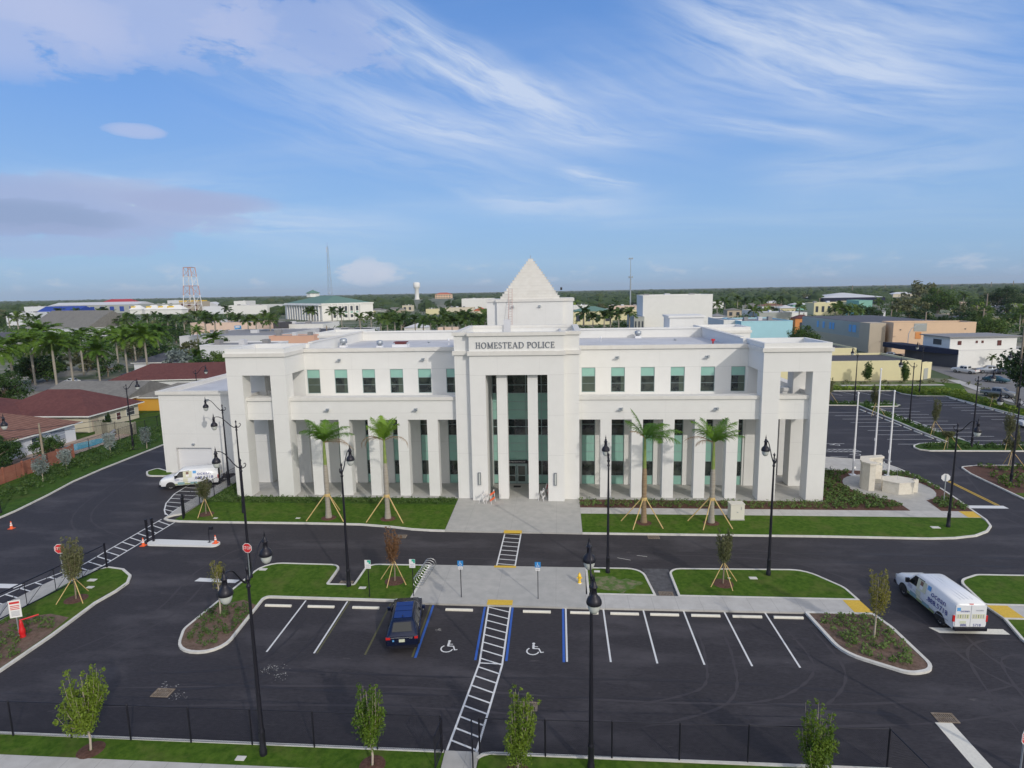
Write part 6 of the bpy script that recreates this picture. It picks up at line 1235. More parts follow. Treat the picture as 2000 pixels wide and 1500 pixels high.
for i, (px_, y, s, lab) in enumerate(((20, 128, .98, 'royal palm at the left edge above the brown shrubs'), (104, 129, 1.0, 'first royal palm with a thick pale trunk over the cream bungalow'), (137, 136, .98, 'second royal palm with a brown skirt over the cream bungalow'), (62, 140, 1.0, 'dark royal palm crown between the left edge and the first thick trunk'), (190, 133, .82, 'shorter yellow-green royal palm over the yellow house'), (85, 150, 1.12, 'darkest tall royal palm in front of the white gabled hall'),
                               (246, 150, .95, 'royal palm with bare pale trunk left of the silver palm'), (230, 165, .96, 'royal palm second from the pale trunk near the silver palm'), (286, 149, 1.0, 'royal palm with slender pale trunk rising right of the parked cars'), (312, 170, .98, 'royal palm crown above the silver palm'), (265, 178, .98, 'royal palm crown in the middle of the palm grove'), (160, 158, .95, 'royal palm crown behind the yellow-green one'),
                               (200, 172, .9, 'royal palm crown left of the palm grove middle'), (-8, 118, .95, 'royal palm half outside the left edge'), (420, 170, .8, 'lone dark palm left of the station roof'), (385, 150, .55, 'small palm behind the maroon roof'), (390, 230, .7, 'slim palm behind the grey roof'))):
    X = ay(px_, 700, y)[0]; usep(PALM_BIG, i, (X, y, 0), i*1.3, lab, GP, s)
silver = tree_proto('silver_palm', 8.5, 10, 40, 60, .38, 'leaf_grey', 141, lift=.15, cat='palm tree'); put(silver, (-97, 148, 0), 0, 'silvery blue-grey bismarck palm in the palm grove', None, 1.0)
for i, (x, y, k, s, lab) in enumerate(((-69.5, 66.5, 0, .62, 'dense green rounded tree by the red fence at the left edge'), (-72.5, 71, 1, .5, 'glossy green tree beside the white house'), (-68.2, 73.2, 1, .45, 'bright green citrus tree next to the stubby wooden pole'), (-104, 96, 0, .95, 'dark brownish tree mass above the cream bungalow'), (-110, 110, 0, 1.0, 'dark tree at the left edge behind the roofs'), (-107, 99, 0, 1.15, 'big dark tree at the left edge over the maroon roofs'), (-116, 104, 0, 1.1, 'brownish dark tree at the far left edge'), (-99, 101, 1, .5, 'low leafy tree touching the maroon roof'),
                                  (-92, 155, 1, .9, 'green tree right of the silver palm'), (-84, 146, 1, .75, 'olive tree behind the maroon roof'), (-103, 175, 0, 1.2, 'tall dark conical tree over the palm grove'), (-125, 180, 0, .9, 'dark tree between the palms and the white hall'))):
    usep(NEAR, k, (x, y, 0), i*2.1, lab, 'garden trees west of the station', s*(1.0), None)
for i, (px_, py_, s, lab) in enumerate(((84, 932, .95, 'greyish shrub-like young tree in front of the wooden pole'), (130, 910, .8, 'greyish young tree second along the black fence'), (216, 880, .9, 'greyish young tree by the right end of the pool'), (287, 868, .95, 'greyish young tree near the garage'))):
    p = at(px_, py_+8, .1); shoot_tree('hedge_tree', lab, 'tree', (p.x, p.y, .1), 3.3*s, 2.6*s, 1.0, 'leaf_grey', 'bark_pale', 16, 9, .1, 150+i, 'silvery buttonwood trees along the black fence', .26)
shoot_tree('conifer', 'small dark pointed conifer at the cream bungalow wall', 'tree', (-73.6, 90.8, .1), 2.6, 1.6, .3, 'leaf_dark', 'bark', 14, 14, .09, 160, None, .2)

# ---------------------------------------------------------------- the town beyond
keep = []      # (x0, x1, ytop, ybase, distance) of things the scattered trees must not hide
def fb(name, label, x0, x1, yb, yt, depth, wm, rm='roof_grey', rh=0., group=None, wins=(0, 0), wmat='win_dark', Y=None, ov=.4, gable=False, cat='building', ridge='x', guard=True, wz=(.25, .75)):
    xm = (x0+x1)/2; Y = Y or at(xm, yb, 0).y; X0 = ay(x0, yb, Y)[0]; X1 = ay(x1, yb, Y)[0]; h = ay(xm, yt, Y)[1]
    t = thing(name, label, cat, (X0, Y, 0), 0, group); w = X1-X0; MB().box(0, w, 0, depth, 0, h).build('wall', wm, t)
    if rh:
        hip(MB(), 0, w, 0, depth, h+.02, rh, ov, ridge, gable).build('roof', rm, t)
        if gable:
            g = MB(); [g.face([(x, 0, h), (x, depth, h), (x, depth/2, h+rh*.95)]) for x in (0, w)] if ridge == 'x' else [g.face([(0, y, h), (w, y, h), (w/2, y, h+rh*.95)]) for y in (0, depth)]; g.build('gable', wm, t)
    else: MB().box(.3, w-.3, .3, depth-.3, h, h+.05).build('roof', rm, t); MB().ring([(-.05, -.05), (w+.05, -.05), (w+.05, depth+.05), (-.05, depth+.05)], [(.3, .3), (w-.3, .3), (w-.3, depth-.3), (.3, depth-.3)], h, h+max(.3, .05*h)).build('parapet', wm, t)
    if not rh and w > 12:
        for k in range(3): a = w*(.15+.27*k+.1*math.sin(x0+k)); MB().box(a, a+min(3, w*.08), depth*.4, depth*.4+2, h+.05, h+1.4).build('roof_unit', 'roof_white' if k % 2 else 'roof_grey', t)
    nc, nr = wins
    for r in range(nr):
        for c in range(nc):
            a = w*(c+.28)/nc; b = w*(c+.72)/nc; z0 = h*(r+wz[0])/nr; z1 = h*(r+wz[1])/nr; MB().box(a, b, -.08, -.002, z0, z1).build('window', wmat, t)
    if guard: keep.append((x0-4, x1+4, yt-14*rh/ max(4, h) if rh else yt, yb-4, Y))
    return t
# left horizon group
t = house('hall', 'long white hall with grey shingle roof and white gable at far left', (*at(56, 664)[:2], 0), R_(-16), 46, 28, 6.5, 'wall_white', 'shingle_grey', 8.5, gable=True, cat='building'); keep.append((0, 226, 628, 655, 300))
fb('building', 'low white block with parapet at the far left', 14, 72, 636, 612, 20, 'wall_white'); fb('building', 'small white block behind the low parapet block', 50, 88, 622, 600, 15, 'wall_white')
fb('building', 'white building with cobalt blue roof on the left', 72, 150, 632, 610, 25, 'wall_bright', 'roof_blue', 5, gable=True)
t = fb('warehouse', 'long white-roofed warehouse with row of dark blue bays', 96, 268, 612, 596, 40, 'wall_grey', 'roof_white', 4, gable=True, wins=(9, 1), wmat='roof_blue', wz=(.2, .8))
fb('building', 'pavilion with crimson roof behind the long warehouse', 192, 262, 605, 593, 30, 'wall_bright', 'roof_redm', 8)
fb('building', 'yellow trimmed porch at the right end of the warehouse', 231, 243, 610, 597, 8, 'yellow_trim', 'yellow_trim', 3, wins=(1, 1), wmat='roof_redm')
for i, (a, b) in enumerate(((254, 277), (284, 309), (308, 331), (325, 356))):
    Yt = at(a, 614).y; X0 = ay(a, 610, Yt)[0]; X1 = ay(b, 610, Yt)[0]; t = thing('marquee_tent', ('first', 'second', 'third', 'fourth')[i]+' of four white peaked tents with yellow tops, counted from the left', 'tent', (X0, Yt, 0), 0, 'white tents of the shopping yard'); w = X1-X0
    MB().box(0, w, 0, w*.6, 0, 6.0).build('tent_wall', 'canopy_white', t); hip(MB(), 0, w, 0, w*.6, 6.02, 5.5, 1.0).build('canopy', 'canopy_white', t); MB().box(w*.02, w*.4, w*.1, w*.3, 7.5, 10.2).build('ridge_stripe', 'yellow_trim', t)
keep.append((250, 360, 596, 612, 650))
fb('building', 'yellow-banded arcade building under the red and white lattice tower', 352, 390, 612, 590, 25, 'wall_beige', 'yellow_trim', wins=(3, 2), wmat='shingle_red'); t = fb('building', 'grey block left of the yellow band', 292, 350, 608, 594, 20, 'wall_grey', wins=(2, 1), wmat='shingle_red'); fb('building', 'pale cube standing above the grey block', 328, 351, 600, 587, 12, 'wall_white')
tb = fb('canopy', 'bright yellow frieze canopy along the arcade top', 351, 389, 605, 588, 20, 'yellow_trim', 'yellow_trim', cat='canopy', guard=False, Y=760)
fb('building', 'cream pavilion with low white gable right of the lattice tower', 400, 426, 606, 596, 15, 'wall_white', 'roof_white', 5, gable=True, ridge='y', wins=(1, 1))
fb('building', 'plain grey block standing for the left side of the bright white box', 398, 437, 613, 599, 60, 'wall_white'); t = fb('building', 'bright white windowless box building', 437, 523, 614, 597, 50, 'wall_bright'); fb('building', 'small white penthouse on the bright box', 458, 481, 606, 589, 25, 'wall_bright', Y=730)  # separate greyer block stands in for the white box's left side
# striped lattice tower
def lattice(name, label, X, Y, h, w0, w1, seg, mts, r, cat='tower', base=0.):
    t = thing(name, label, cat, (X, Y, base)); 
    for k in range(seg):
        z0, z1 = h*k/seg, h*(k+1)/seg; a, b = w0+(w1-w0)*k/seg, w0+(w1-w0)*(k+1)/seg; mb = MB()
        C0 = [(-a, -a, z0), (a, -a, z0), (a, a, z0), (-a, a, z0)]; C1 = [(-b, -b, z1), (b, -b, z1), (b, b, z1), (-b, b, z1)]
        for i in range(4): mb.tube(C0[i], C1[i], r, n=4); mb.tube(C1[i], C1[(i+1) % 4], r*.6, n=4); mb.tube(C0[i], C1[(i+1) % 4], r*.45, n=4)
        mb.build('lattice_section', mts[k % len(mts)], t)
    return t
lattice('lattice_tower', 'broad four-legged lattice tower in red and white bands', -467, 744, 58, 8.2, 4.8, 5, ('white_metal', 'white_metal', 'tower_red', 'white_metal', 'tower_red') if cm('tower_red', (.58, .33, .28)) else 0, .55)
t = thing('ladder_sign', 'tall cobalt blue sign with square cut-outs', 'sign', (*at(460, 662)[:2], 0)); w = 3.2
MB().box(0, .5, 0, .6, 0, 6.6).box(w-.5, w, 0, .6, 0, 6.6).box(.5, w-.5, 0, .6, 2.0, 2.8).box(.5, w-.5, 0, .6, 3.9, 6.6).box(.5, w-.5, 0, .6, .0, .6).build('panel', 'print_sky', t); MB().box(.5, w-.5, -.05, 0, 5.6, 6.3).build('sign_face', 'white_sign', t); keep.append((455, 478, 628, 656, 320))
fb('building', 'long cream shopfront with orange base behind the blue sign', 374, 505, 658, 631, 20, 'wall_pink', wins=(0, 0)); fb('building', 'low orange plinth wall beside the cream shopfront', 402, 450, 662, 650, 3, 'wall_orange', Y=None)
fb('building', 'shopfront with row of navy awnings', 512, 632, 652, 634, 25, 'wall_bright', wins=(5, 1), wmat='awning', wz=(.1, .6)); fb('building', 'dark storefront with arch at the awning row end', 535, 548, 655, 632, 15, 'roof_black')
fb('building', 'blank peach block wall behind the station roof', 527, 615, 683, 657, 8, 'brick_peach'); fb('building', 'brown block with white door next to the peach wall', 617, 655, 680, 661, 8, 'wall_beige', wins=(3, 1), wmat='wall_bright')
fb('building', 'wide flat grey roof left of the station', 352, 540, 676, 657, 45, 'roof_white', 'roof_grey', Y=235); fb('building', 'black flat roof behind the peach wall', 560, 700, 668, 650, 35, 'wall_white', 'roof_black', Y=275); fb('building', 'long off-white parapet wall at the left shoulder of the station', 395, 530, 730, 676, 12, 'wall_white', Y=160)
# columned city hall
cx_, Y0 = -188.2, 471; t = thing('city_hall', 'white columned city hall with green hip roof and lantern cupola', 'building', (-188.2, Y0, 0), R_(45)); keep.append((550, 730, 572, 630, 540))
MB().box(0, 45, 0, 80, 0, 12.9).build('wall', 'wall_bright', t); MB().box(-.5, 45.5, -.5, 80.5, 12.92, 14.0).build('cornice', 'wall_bright', t); mb = MB(); hip(mb, .5, 44.5, 2, 78, 14.0, 6.0, 0, ridge='y').build('roof', 'roof_teal', t)
for k in range(5):
    x = 9.4+k*5.0; MB().box(x, x+2.0, -.12, -.0, 7.6, 11.4).build('window', 'win_dark', t); MB().box(x, x+2.0, -.12, 0, 2.2, 4.6).build('window', 'win_dark', t); MB().box(x, x+2.0, -.14, -.12, 5.8, 7.0).build('spandrel_pane', 'glass_aqua', t)
for k in range(6): MB().tube((7.9+k*5.0, -1.0, 0), (7.9+k*5.0, -1.0, 12.9), .65, n=8).build('column', 'wall_bright', t)
for k in range(13): MB().tube((-1.4, 3+k*5.6, 0), (-1.4, 3+k*5.6, 12.9), .8, n=8).build('column', 'wall_bright', t)
for k in range(12): MB().box(-.08, 0, 4.6+k*5.6, 7.0+k*5.6, 1.2, 12).build('window', 'win_dark', t)
MB().box(-2.6, 0, 0, 80, 12.3, 12.9).build('architrave', 'wall_bright', t); MB().lathe([(6, 19), (6, 22.5)], (22.5, 70, 0), 8, sm=False).build('cupola', 'wall_bright', t); MB().lathe([(7.2, 22.5), (0, 25.5)], (22.5, 70, 0), 8, sm=False).build('cupola_roof', 'roof_teal', t)
# masts and water tower
t = thing('water_tower', 'white mushroom-shaped water tower on the horizon', 'water tower', (-434, 1846, 0)); MB().lathe([(8, 0), (6.4, 8), (6.4, 33), (9.5, 36), (10.4, 38), (10.4, 50), (7, 52.5), (0, 53)], n=20).build('tank', 'wall_bright', t)
keep.append((806, 821, 550, 582, 1846))
t = lattice('radio_mast', 'slender grey radio mast right of the city hall cupola', -345, 900, 92, 3.2, .8, 9, ('galvanised',), .16); MB().tube((0, 0, 92), (0, 0, 98), .2).build('antenna', 'galvanised', t)
for z in (88, 84, 60, 22): MB().box(-1.6, -.8, -1.5, -.9, z, z+2.2).build('dish', 'white_metal', t)
t = thing('cell_mast', 'tall grey monopole with antenna clusters near the top and middle', 'mast', (83.2, 712, 0)); MB().tube((0, 0, 0), (0, 0, 34), .95, .75, 10).build('pole', 'galvanised', t); MB().tube((0, 0, 34), (0, 0, 56), .4, .3, 8).build('upper_pole', 'galvanised', t)
for z in (34.5, 55.5):
    mb = MB()
    for k in range(9): a = 6.283*k/9; mb.box(2.3*math.cos(a)-.22, 2.3*math.cos(a)+.22, 2.3*math.sin(a)-.2, 2.3*math.sin(a)+.2, z-1, z+1); mb.tube((0, 0, z), (2.3*math.cos(a), 2.3*math.sin(a), z), .09, n=4)
    mb.build('antenna_cluster', 'galvanised', t)
keep.append((1226, 1236, 500, 600, 712))
# centre and right
for (l, x0, x1, yb, yt, d, wm, rm, rh, wn) in (('distant salmon hotel with stepped roofs on the horizon', 850, 881, 583, 575, 30, 'wall_peach', 'roof_orange', 6, (6, 2)), ('distant white block left of the stepped pyramid', 902, 962, 603, 584, 30, 'wall_bright', 'roof_white', 0, (0, 0)), ('terracotta hip-roofed house by the upper tower', 925, 950, 613, 607, 15, 'wall_cream', 'roof_orange', 3.4, (0, 0)), ('small yellow shed row left of the pyramid', 832, 856, 614, 604, 8, 'wall_lemon', 'roof_grey', 0, (0, 0)), ('cream low building between the far palms', 786, 806, 608, 597, 8, 'wall_cream', 'roof_grey', 0, (2, 1)), ('pale long roof left of the upper tower', 870, 925, 610, 601, 12, 'wall_cream', 'roof_grey', 0, (0, 0)),
        ('yellow building with green hip roofs right of the pyramid', 1120, 1196, 634, 608, 20, 'wall_lemon', 'roof_teal', 2.8, (4, 1)), ('white flat block above the green hip roofs', 1120, 1152, 612, 597, 14, 'wall_bright', 'roof_white', 0, (0, 0)), ('long pink wall left of the windowless white theatre block', 1192, 1258, 615, 598, 18, 'wall_pink', 'roof_grey', 0, (0, 0)), ('lemon block beside the windowless white theatre block', 1180, 1252, 625, 606, 14, 'wall_lemon', 'roof_grey', 0, (0, 0)),
        ('huge windowless white theatre block', 1255, 1390, 648, 579, 24, 'wall_bright', 'roof_white', 0, (0, 0)), ('grey annex with narrow windows left of the windowless white theatre block', 1238, 1258, 650, 620, 30, 'wall_grey', 'roof_white', 0, (3, 1)),
        ('sky blue painted building with grey roof', 1446, 1546, 675, 629, 26, 'wall_blue', 'roof_grey', 0, (0, 0)), ('white building left of the sky blue one', 1412, 1447, 672, 627, 24, 'wall_bright', 'roof_grey', 0, (0, 0)), ('orange tower house with arched opening', 1552, 1584, 652, 622, 6, 'wall_orange', 'shingle_red', 1.6, (1, 1)), ('light grey metal-roofed shed behind the blue building', 1482, 1546, 630, 611, 20, 'wall_grey', 'roof_white', 0, (0, 0)), ('white vaulted shed behind the orange tower house', 1546, 1576, 622, 611, 20, 'wall_bright', 'roof_white', 0, (0, 0)),
        ('pale green house in the trees above the blue building', 1548, 1580, 606, 595, 12, 'wall_teal', 'roof_white', 2, (2, 1)), ('yellow two-storey apartment wing with brown windows', 1589, 1660, 615, 592, 16, 'wall_lemon', 'roof_white', 0, (6, 1)), ('lemon end block of the apartment wing', 1654, 1676, 616, 590, 18, 'wall_lemon', 'roof_white', 0, (0, 0)), ('mint green end block of the apartment wing', 1676, 1702, 618, 588, 18, 'wall_teal', 'roof_white', 0, (0, 0)), ('wide white canopy roof over dark hall behind the apartments', 1608, 1728, 594, 581, 60, 'awning', 'roof_white', 5, (0, 0)), ('white house with verandas left of the peach building', 1712, 1728, 632, 608, 8, 'wall_white', 'roof_grey', 1.5, (1, 2)),
        ('cream shed at the tree line on the right', 1744, 1788, 580, 574, 20, 'wall_cream', 'roof_white', 3, (0, 0)), ('brown roofed house left of the blue building', 1420, 1448, 620, 606, 10, 'wall_beige', 'shingle_grey', 1.5, (2, 1)), ('small white cube house right of the theatre block', 1392, 1413, 602, 590, 8, 'wall_bright', 'roof_white', 0, (0, 0)), ('grey house beside the turquoise shade sail', 1388, 1420, 632, 618, 10, 'wall_grey', 'roof_grey', 1.5, (0, 0)), ('pink low block on the skyline left of the pyramid tower', 855, 894, 652, 641, 6, 'wall_pink', 'roof_grey', 0, (0, 0)), ('white truck depot among the palms left of the pyramid', 790, 832, 655, 640, 12, 'wall_bright', 'roof_white', 2, (0, 0))):
    fb('building', l, x0, x1, yb, yt, d, wm, rm, rh, wins=wn)
# street-side buildings to the east
def obld(label, A, B, depth, h, wm, rm, wins=(), name='building', pz=.5):      # front wall from point A to point B, depth to the left of A->B
    A = Vector(A); B = Vector(B); t = thing(name, label, 'building', (A.x, A.y, 0), math.atan2(B.y-A.y, B.x-A.x)); w = (B-A).length
    MB().box(0, w, 0, depth, 0, h).build('wall', wm, t); MB().box(.3, w-.3, .3, depth-.3, h, h+.06).build('roof', rm, t); MB().ring([(-.02, -.02), (w+.02, -.02), (w+.02, depth+.02), (-.02, depth+.02)], [(.3, .3), (w-.3, .3), (w-.3, depth-.3), (.3, depth-.3)], h, h+pz).build('parapet', wm, t)
    for (a, b, z0, z1, mt, nm) in wins: MB().box(a, b, -.1, -.003, z0, z1).build(nm, mt, t)
    return t
obld('low pale yellow building facing the east car park', (30, 137.6), (80.3, 139.2), 16, 4.0, 'wall_lemon', 'roof_black', [(10, 10.4, 2.2, 2.6, 'bark', 'wall_lamp')])
t = obld('yellow stub walls at the corner of the pale yellow building', (80.5, 139.4), (84.3, 142.2), 1.2, 3.2, 'wall_lemon', 'wall_lemon', [(1.2, 3.0, 0, 2.5, 'wall_grey', 'doorway')])
obld('second low yellow building with black pitched roof behind the first', (58, 166), (79, 166), 18, 4.2, 'wall_lemon', 'roof_black'); 
t = obld('large peach building with rust shutters and rooftop plant', (102.8, 194), (125.2, 191.4), 9, 9.1, 'wall_peach', 'roof_black', [(5.7, 9.2, 6.9, 9.3, 'wall_grey', 'vent_panel'), (6.2, 7.8, 4.6, 6.6, 'wall_orange', 'shutter'), (6.0, 8.0, 0, 2.4, 'wall_orange', 'shutter'), (1.8, 2.2, 7.2, 7.5, 'win_dark', 'wall_lamp'), (19.5, 19.9, 7.4, 7.7, 'win_dark', 'wall_lamp')])
obld('low peach extension at the right end of the peach building', (125.4, 193), (134, 197.5), 12, 4.2, 'wall_peach', 'roof_grey')
t = thing('building', 'grey building with blue windows and taupe base left of the peach one', 'building', (98.6, 203.3, 0)); MB().box(0, 27, 0, 50, 4.0, 9.0).build('upper_wall', 'wall_grey', t); MB().box(-.05, 27, -.05, 50, 0, 4.0).build('wall', 'wall_beige', t); MB().box(.3, 26.7, .3, 49.7, 9.0, 9.1).build('roof', 'slate_roof', t)
for a, b in ((5, 7.5), (8.2, 10), (21, 22.6), (23.4, 25), (29, 30.6), (34, 35.6)): MB().box(-.12, -.06, a, b, 5.6, 8.0).build('window', 'print_sky', t)
MB().box(-1.4, 3.4, -6.5, -.1, 0, 9.3).build('side_wall', 'wall_beige', t); keep.append((1590, 1940, 618, 690, 215))
t = obld('white two-storey corner shop with flat grey roof', (100.2, 158.6), (121, 160.4), 11, 4.2, 'wall_bright', 'roof_grey', [(15.6, 15.75, 0, 4.5, 'wall_grey', 'downpipe')], pz=.3)
MB().box(-.2, 17, 3, 13, 4.2, 7.5).build('upper_wall', 'wall_bright', t); MB().box(-.9, 17.8, 2.3, 13.6, 7.5, 7.75).build('roof', 'roof_grey', t)
for a, b, z0 in ((1.8, 2.7, 5.6), (6.4, 6.9, 6.0), (7.9, 8.4, 6.0), (12.0, 13.0, 5.3)): MB().box(a, b, 2.9, 3.0, z0, 6.6).build('window', 'shingle_red', t)
MB().box(-.28, -.2, 6, 9, 5.4, 6.8).build('window', 'win_dark', t)
t2 = MB().prism([(-4.5, 16), (-4.2, 24), (0, 22), (-.1, 0), (-2.2, 5)], 3.4, 4.7).build('awning_fascia', 'awning', t); MB().prism([(-2.4, 12), (-1.6, 18), (-.1, 18), (-.1, .2)], 0, 3.4).build('shopfront', 'roof_black', t); keep.append((1800, 1992, 664, 722, 170))
# big tree and wooden pole on the right edge
usep(NEAR, 0, (80.3, 106, 0), 1., 'dark overhanging tree at the right edge above the street lamp', 'garden trees west of the station' if 0 else 'big trees along the east street', 1.25, 1.25)
utility_pole(77.3, 106.5, 14.0, 'pale wooden pole at the right edge of the car park', arm=False, r=.2, grp='wooden utility poles')
for i, (px_, py_, h) in enumerate(((1917, 655, 11), (1803, 680, 12), (1873, 630, 11), (1924, 625, 15), (1906, 628, 9), (1740, 625, 11), (1700, 640, 9), (1858, 570, 18), (1935, 566, 22), (1978, 566, 24), (1664, 573, 20), (1728, 570, 20), (1466, 660, 9), (1568, 650, 9), (1600, 600, 9), (1424, 600, 9), (1372, 575, 12), (703, 640, 7), (640, 672, 8), (1150, 600, 10), (1996, 640, 9), (1640, 620, 8))):
    p = at(px_, py_, 0); utility_pole(p.x, p.y, h, 'plain far-off utility pole standing among the roofs and trees' , arm=(i % 2 == 0), grp='far-off utility poles', r=.2+p.y*.0006)
for i, (px_, py_, s, k, lab) in enumerate(((1568, 685, 1.1, 1, 'yellow-green bushy tree right of the blue building'), (1930, 668, 1.3, 1, 'round green tree behind the white corner shop'), (1775, 630, 1.5, 2, 'wide brownish tree crown above the grey building'), (1830, 622, 1.9, 1, 'large bright green tree above the peach building'), (1795, 600, 2.4, 2, 'tall feathery pines on the horizon at the right'), (1690, 640, 1.2, 0, 'green trees before the mint end block'), (1905, 640, 0.8, 1, 'small tree before the far crossroads'), (1960, 610, 1.9, 0, 'big dark tree at the far crossroads'))):
    p = at(px_, py_, 0); usep(MID if k == 2 else NEAR, 2 if k == 2 else k, (p.x, p.y, 0), i*.9, lab, None, s*(1 if p.y < 300 else 1.3))
for i, (px_, py_, h, lab) in enumerate(((1787, 704, .42, 'short fan palm by the peach building door'), (1846, 668, .5, 'small palm left of the white corner shop roof'), (1890, 672, .5, 'small palm behind the white corner shop roof'), (1832, 700, .3, 'spiky low palm by the white corner shop'), (1936, 720, .16, 'spreading dwarf palm against the white side wall'), (1924, 640, 1.0, 'tall palm by the far crossroads'))):
    p = at(px_, py_, 0); usep(PALM_FAR, i, (p.x, p.y, 0), i, lab, 'palms along the east street', max(.35, h))
for (px_, py_, s, lab) in ((1694, 748, .26, 'small conical tree left of the two before the yellow wall'), (1767, 749, .27, 'small conical tree right of the two before the yellow wall')):
    p = at(px_, py_, .1); shoot_tree('cone_tree', lab, 'tree', (p.x, p.y, .1), 4.6, 2.2, .5, 'leaf_mid', 'bark', 22, 12, .14, int(px_), 'small conical trees before the yellow wall', .26)
# parked street lamp (cobra head) by the peach building
t = thing('street_light', 'grey cobra-head street light before the peach building', 'street lamp', (*at(1771, 695)[:2], 0)); MB().path([(0, 0, 0), (0, 0, 6.5), (.6, 0, 8), (2.2, 0, 9.2), (3.4, 0, 9.3)], [.12, .1, .08, .07, .06], 7).build('pole', 'galvanised', t); MB().box(3.2, 4.2, -.15, .15, 9.2, 9.4).build('lamp_head', 'galvanised', t)

# palms in rows and scattered trees between the roofs
GF = 'royal palms scattered through the town'
row = [(232, 655), (249, 658), (262, 646), (290, 642), (305, 634), (318, 640), (330, 652), (346, 650), (362, 655), (385, 640), (404, 662), (423, 662), (392, 632), (468, 648), (487, 658), (503, 662), (530, 662), (455, 640), (445, 625), (520, 640), (108, 640), (118, 634), (60, 640), (75, 650), (20, 640), (38, 650), (150, 628), (170, 640), (196, 625), (205, 632), (220, 640), (612, 632), (605, 632), (650, 634), (668, 634),
       (745, 655), (758, 662), (772, 652), (785, 662), (812, 655), (828, 662), (842, 655), (855, 662), (868, 658), (884, 662), (898, 655), (910, 662), (922, 658), (935, 665), (948, 660), (705, 650), (726, 645), (870, 640), (1158, 652), (1180, 655), (1192, 648), (1208, 650), (1229, 648), (1140, 650), (1252, 612), (1440, 600), (1455, 605), (1470, 602), (1485, 604), (1500, 600), (1515, 606), (1525, 600), (1400, 615), (1415, 612), (1655, 640), (1670, 638), (1640, 640), (1630, 636), (1715, 610), (1750, 612), (1880, 600), (1990, 640), (1470, 640), (1560, 625)]
LP = 'distant royal palm with a small feathery crown'
for i, (px_, py_) in enumerate(row):
    p = at(px_, py_+6, 0); s = (9.0+2.4*rnd.random())/8.0*(1 if p.y < 420 else 1.1)
    usep(PALM_FAR, i, (p.x, p.y, 0), rnd.uniform(0, 6), LP+' between the roofs of the town', GF, s*.95)
GT = 'scattered broadleaf trees of the town'
rg = random.Random(17)
for i in range(26):
    usep(MID, rg.choice((0, 1, 4, 2)), (rg.uniform(-160, -82), rg.uniform(140, 195), 0), i*1.1, 'dark leafy tree among the big palms on the left', 'undergrowth trees of the palm grove', rg.uniform(.5, .95))
cnt = 0; tries = 0
while cnt < 262 and tries < 9000:
    tries += 1; px_ = rg.uniform(-30, 2030); Y = 190*math.exp(rg.random()**.8*1.62)
    X, _ = ay(px_, 600, Y)
    if Y < 215 and px_ > 480: continue
    s = rg.uniform(.7, 1.35)*(1 if Y < 400 else 1.15); hh = 8*s; xa, yt = px_of(X, Y, hh); w = 5*s*F_PX/Y; yb = px_of(X, Y, 0)[1]
    if any(x0 < xa+w and x1 > xa-w and Y < D+12 and yt < y1 for (x0, x1, y0, y1, D) in keep): continue
    if any(x0 < xa < x1 and D <= Y < D+34 for (x0, x1, y0, y1, D) in keep): continue
    k = rg.choice((0, 1, 1, 2, 4, 0, 3) if px_ > 1100 else (0, 1, 2, 4, 1)); usep(MID, k, (X, Y, 0), rg.uniform(0, 6.28), 'leafy distant tree standing among the roofs of the town', GT, s, rg.uniform(.75, 1.1)); cnt += 1
for P_ in (NEAR, MID, PALM_BIG, PALM_FAR):
    for r in P_:
        if r.name not in used:
            for c in list(r.children): bpy.data.objects.remove(c)
            bpy.data.objects.remove(r)
# shrubs and low garden growth filling the blocks of the town
def thicket():
    cen = []; rr = []
    for i in range(2600):
        px_ = rg.uniform(-20, 2020); Y = 200*math.exp(rg.random()*1.25); X, _ = ay(px_, 600, Y); xa, yt = px_of(X, Y, 4)
        if any(x0 < xa < x1 and Y < D+8 and yt < y1 for (x0, x1, y0, y1, D) in keep) or any(x0 < xa < x1 and D <= Y < D+45 for (x0, x1, y0, y1, D) in keep): continue
        if X > 60 and Y < 260: continue
        for k in range(3): cen.append((X+rg.gauss(0, 2.5), Y+rg.gauss(0, 2.5), rg.uniform(.8, 2.8))); rr.append(rg.uniform(1.2, 2.4))
    mb = MB(); leaves(mb, cen, rr, 16, .55, seed=9, up=.5, narrow=.7); struct('garden_shrubbery', mb, 'leaf_mid', 'stuff')
thicket()
# small far houses
cnt = 0
for i in range(400):
    if cnt >= 110: break
    px_ = rg.uniform(0, 2000); Y = 300*math.exp(rg.random()*1.35); X, _ = ay(px_, 600, Y); xa, yt = px_of(X, Y, 6); yb = px_of(X, Y, 0)[1]
    if any(x0 < xa+12 and x1 > xa-12 and Y < D+60 for (x0, x1, y0, y1, D) in keep): continue
    w = rg.uniform(10, 22); d = rg.uniform(8, 14); wm = rg.choice(('wall_white', 'wall_cream', 'wall_bright', 'wall_pink', 'wall_lemon', 'wall_beige', 'wall_grey')); rm = rg.choice(('roof_white', 'shingle_grey', 'roof_white', 'roof_grey', 'tile_brown', 'shingle_grey'))
    house('town_house', 'small far-off house half hidden in the trees', (X, Y, 0), rg.uniform(-.3, .3), w, d, rg.uniform(3, 4.5), wm, rm, rg.choice((0, 1.8, 2.2)), 'small far-off houses of the town', wins=(('f', 2, .9, 1.6, 1.3, 'win_dark'), ('f', 6, .9, 1.6, 1.3, 'win_dark'))); cnt += 1
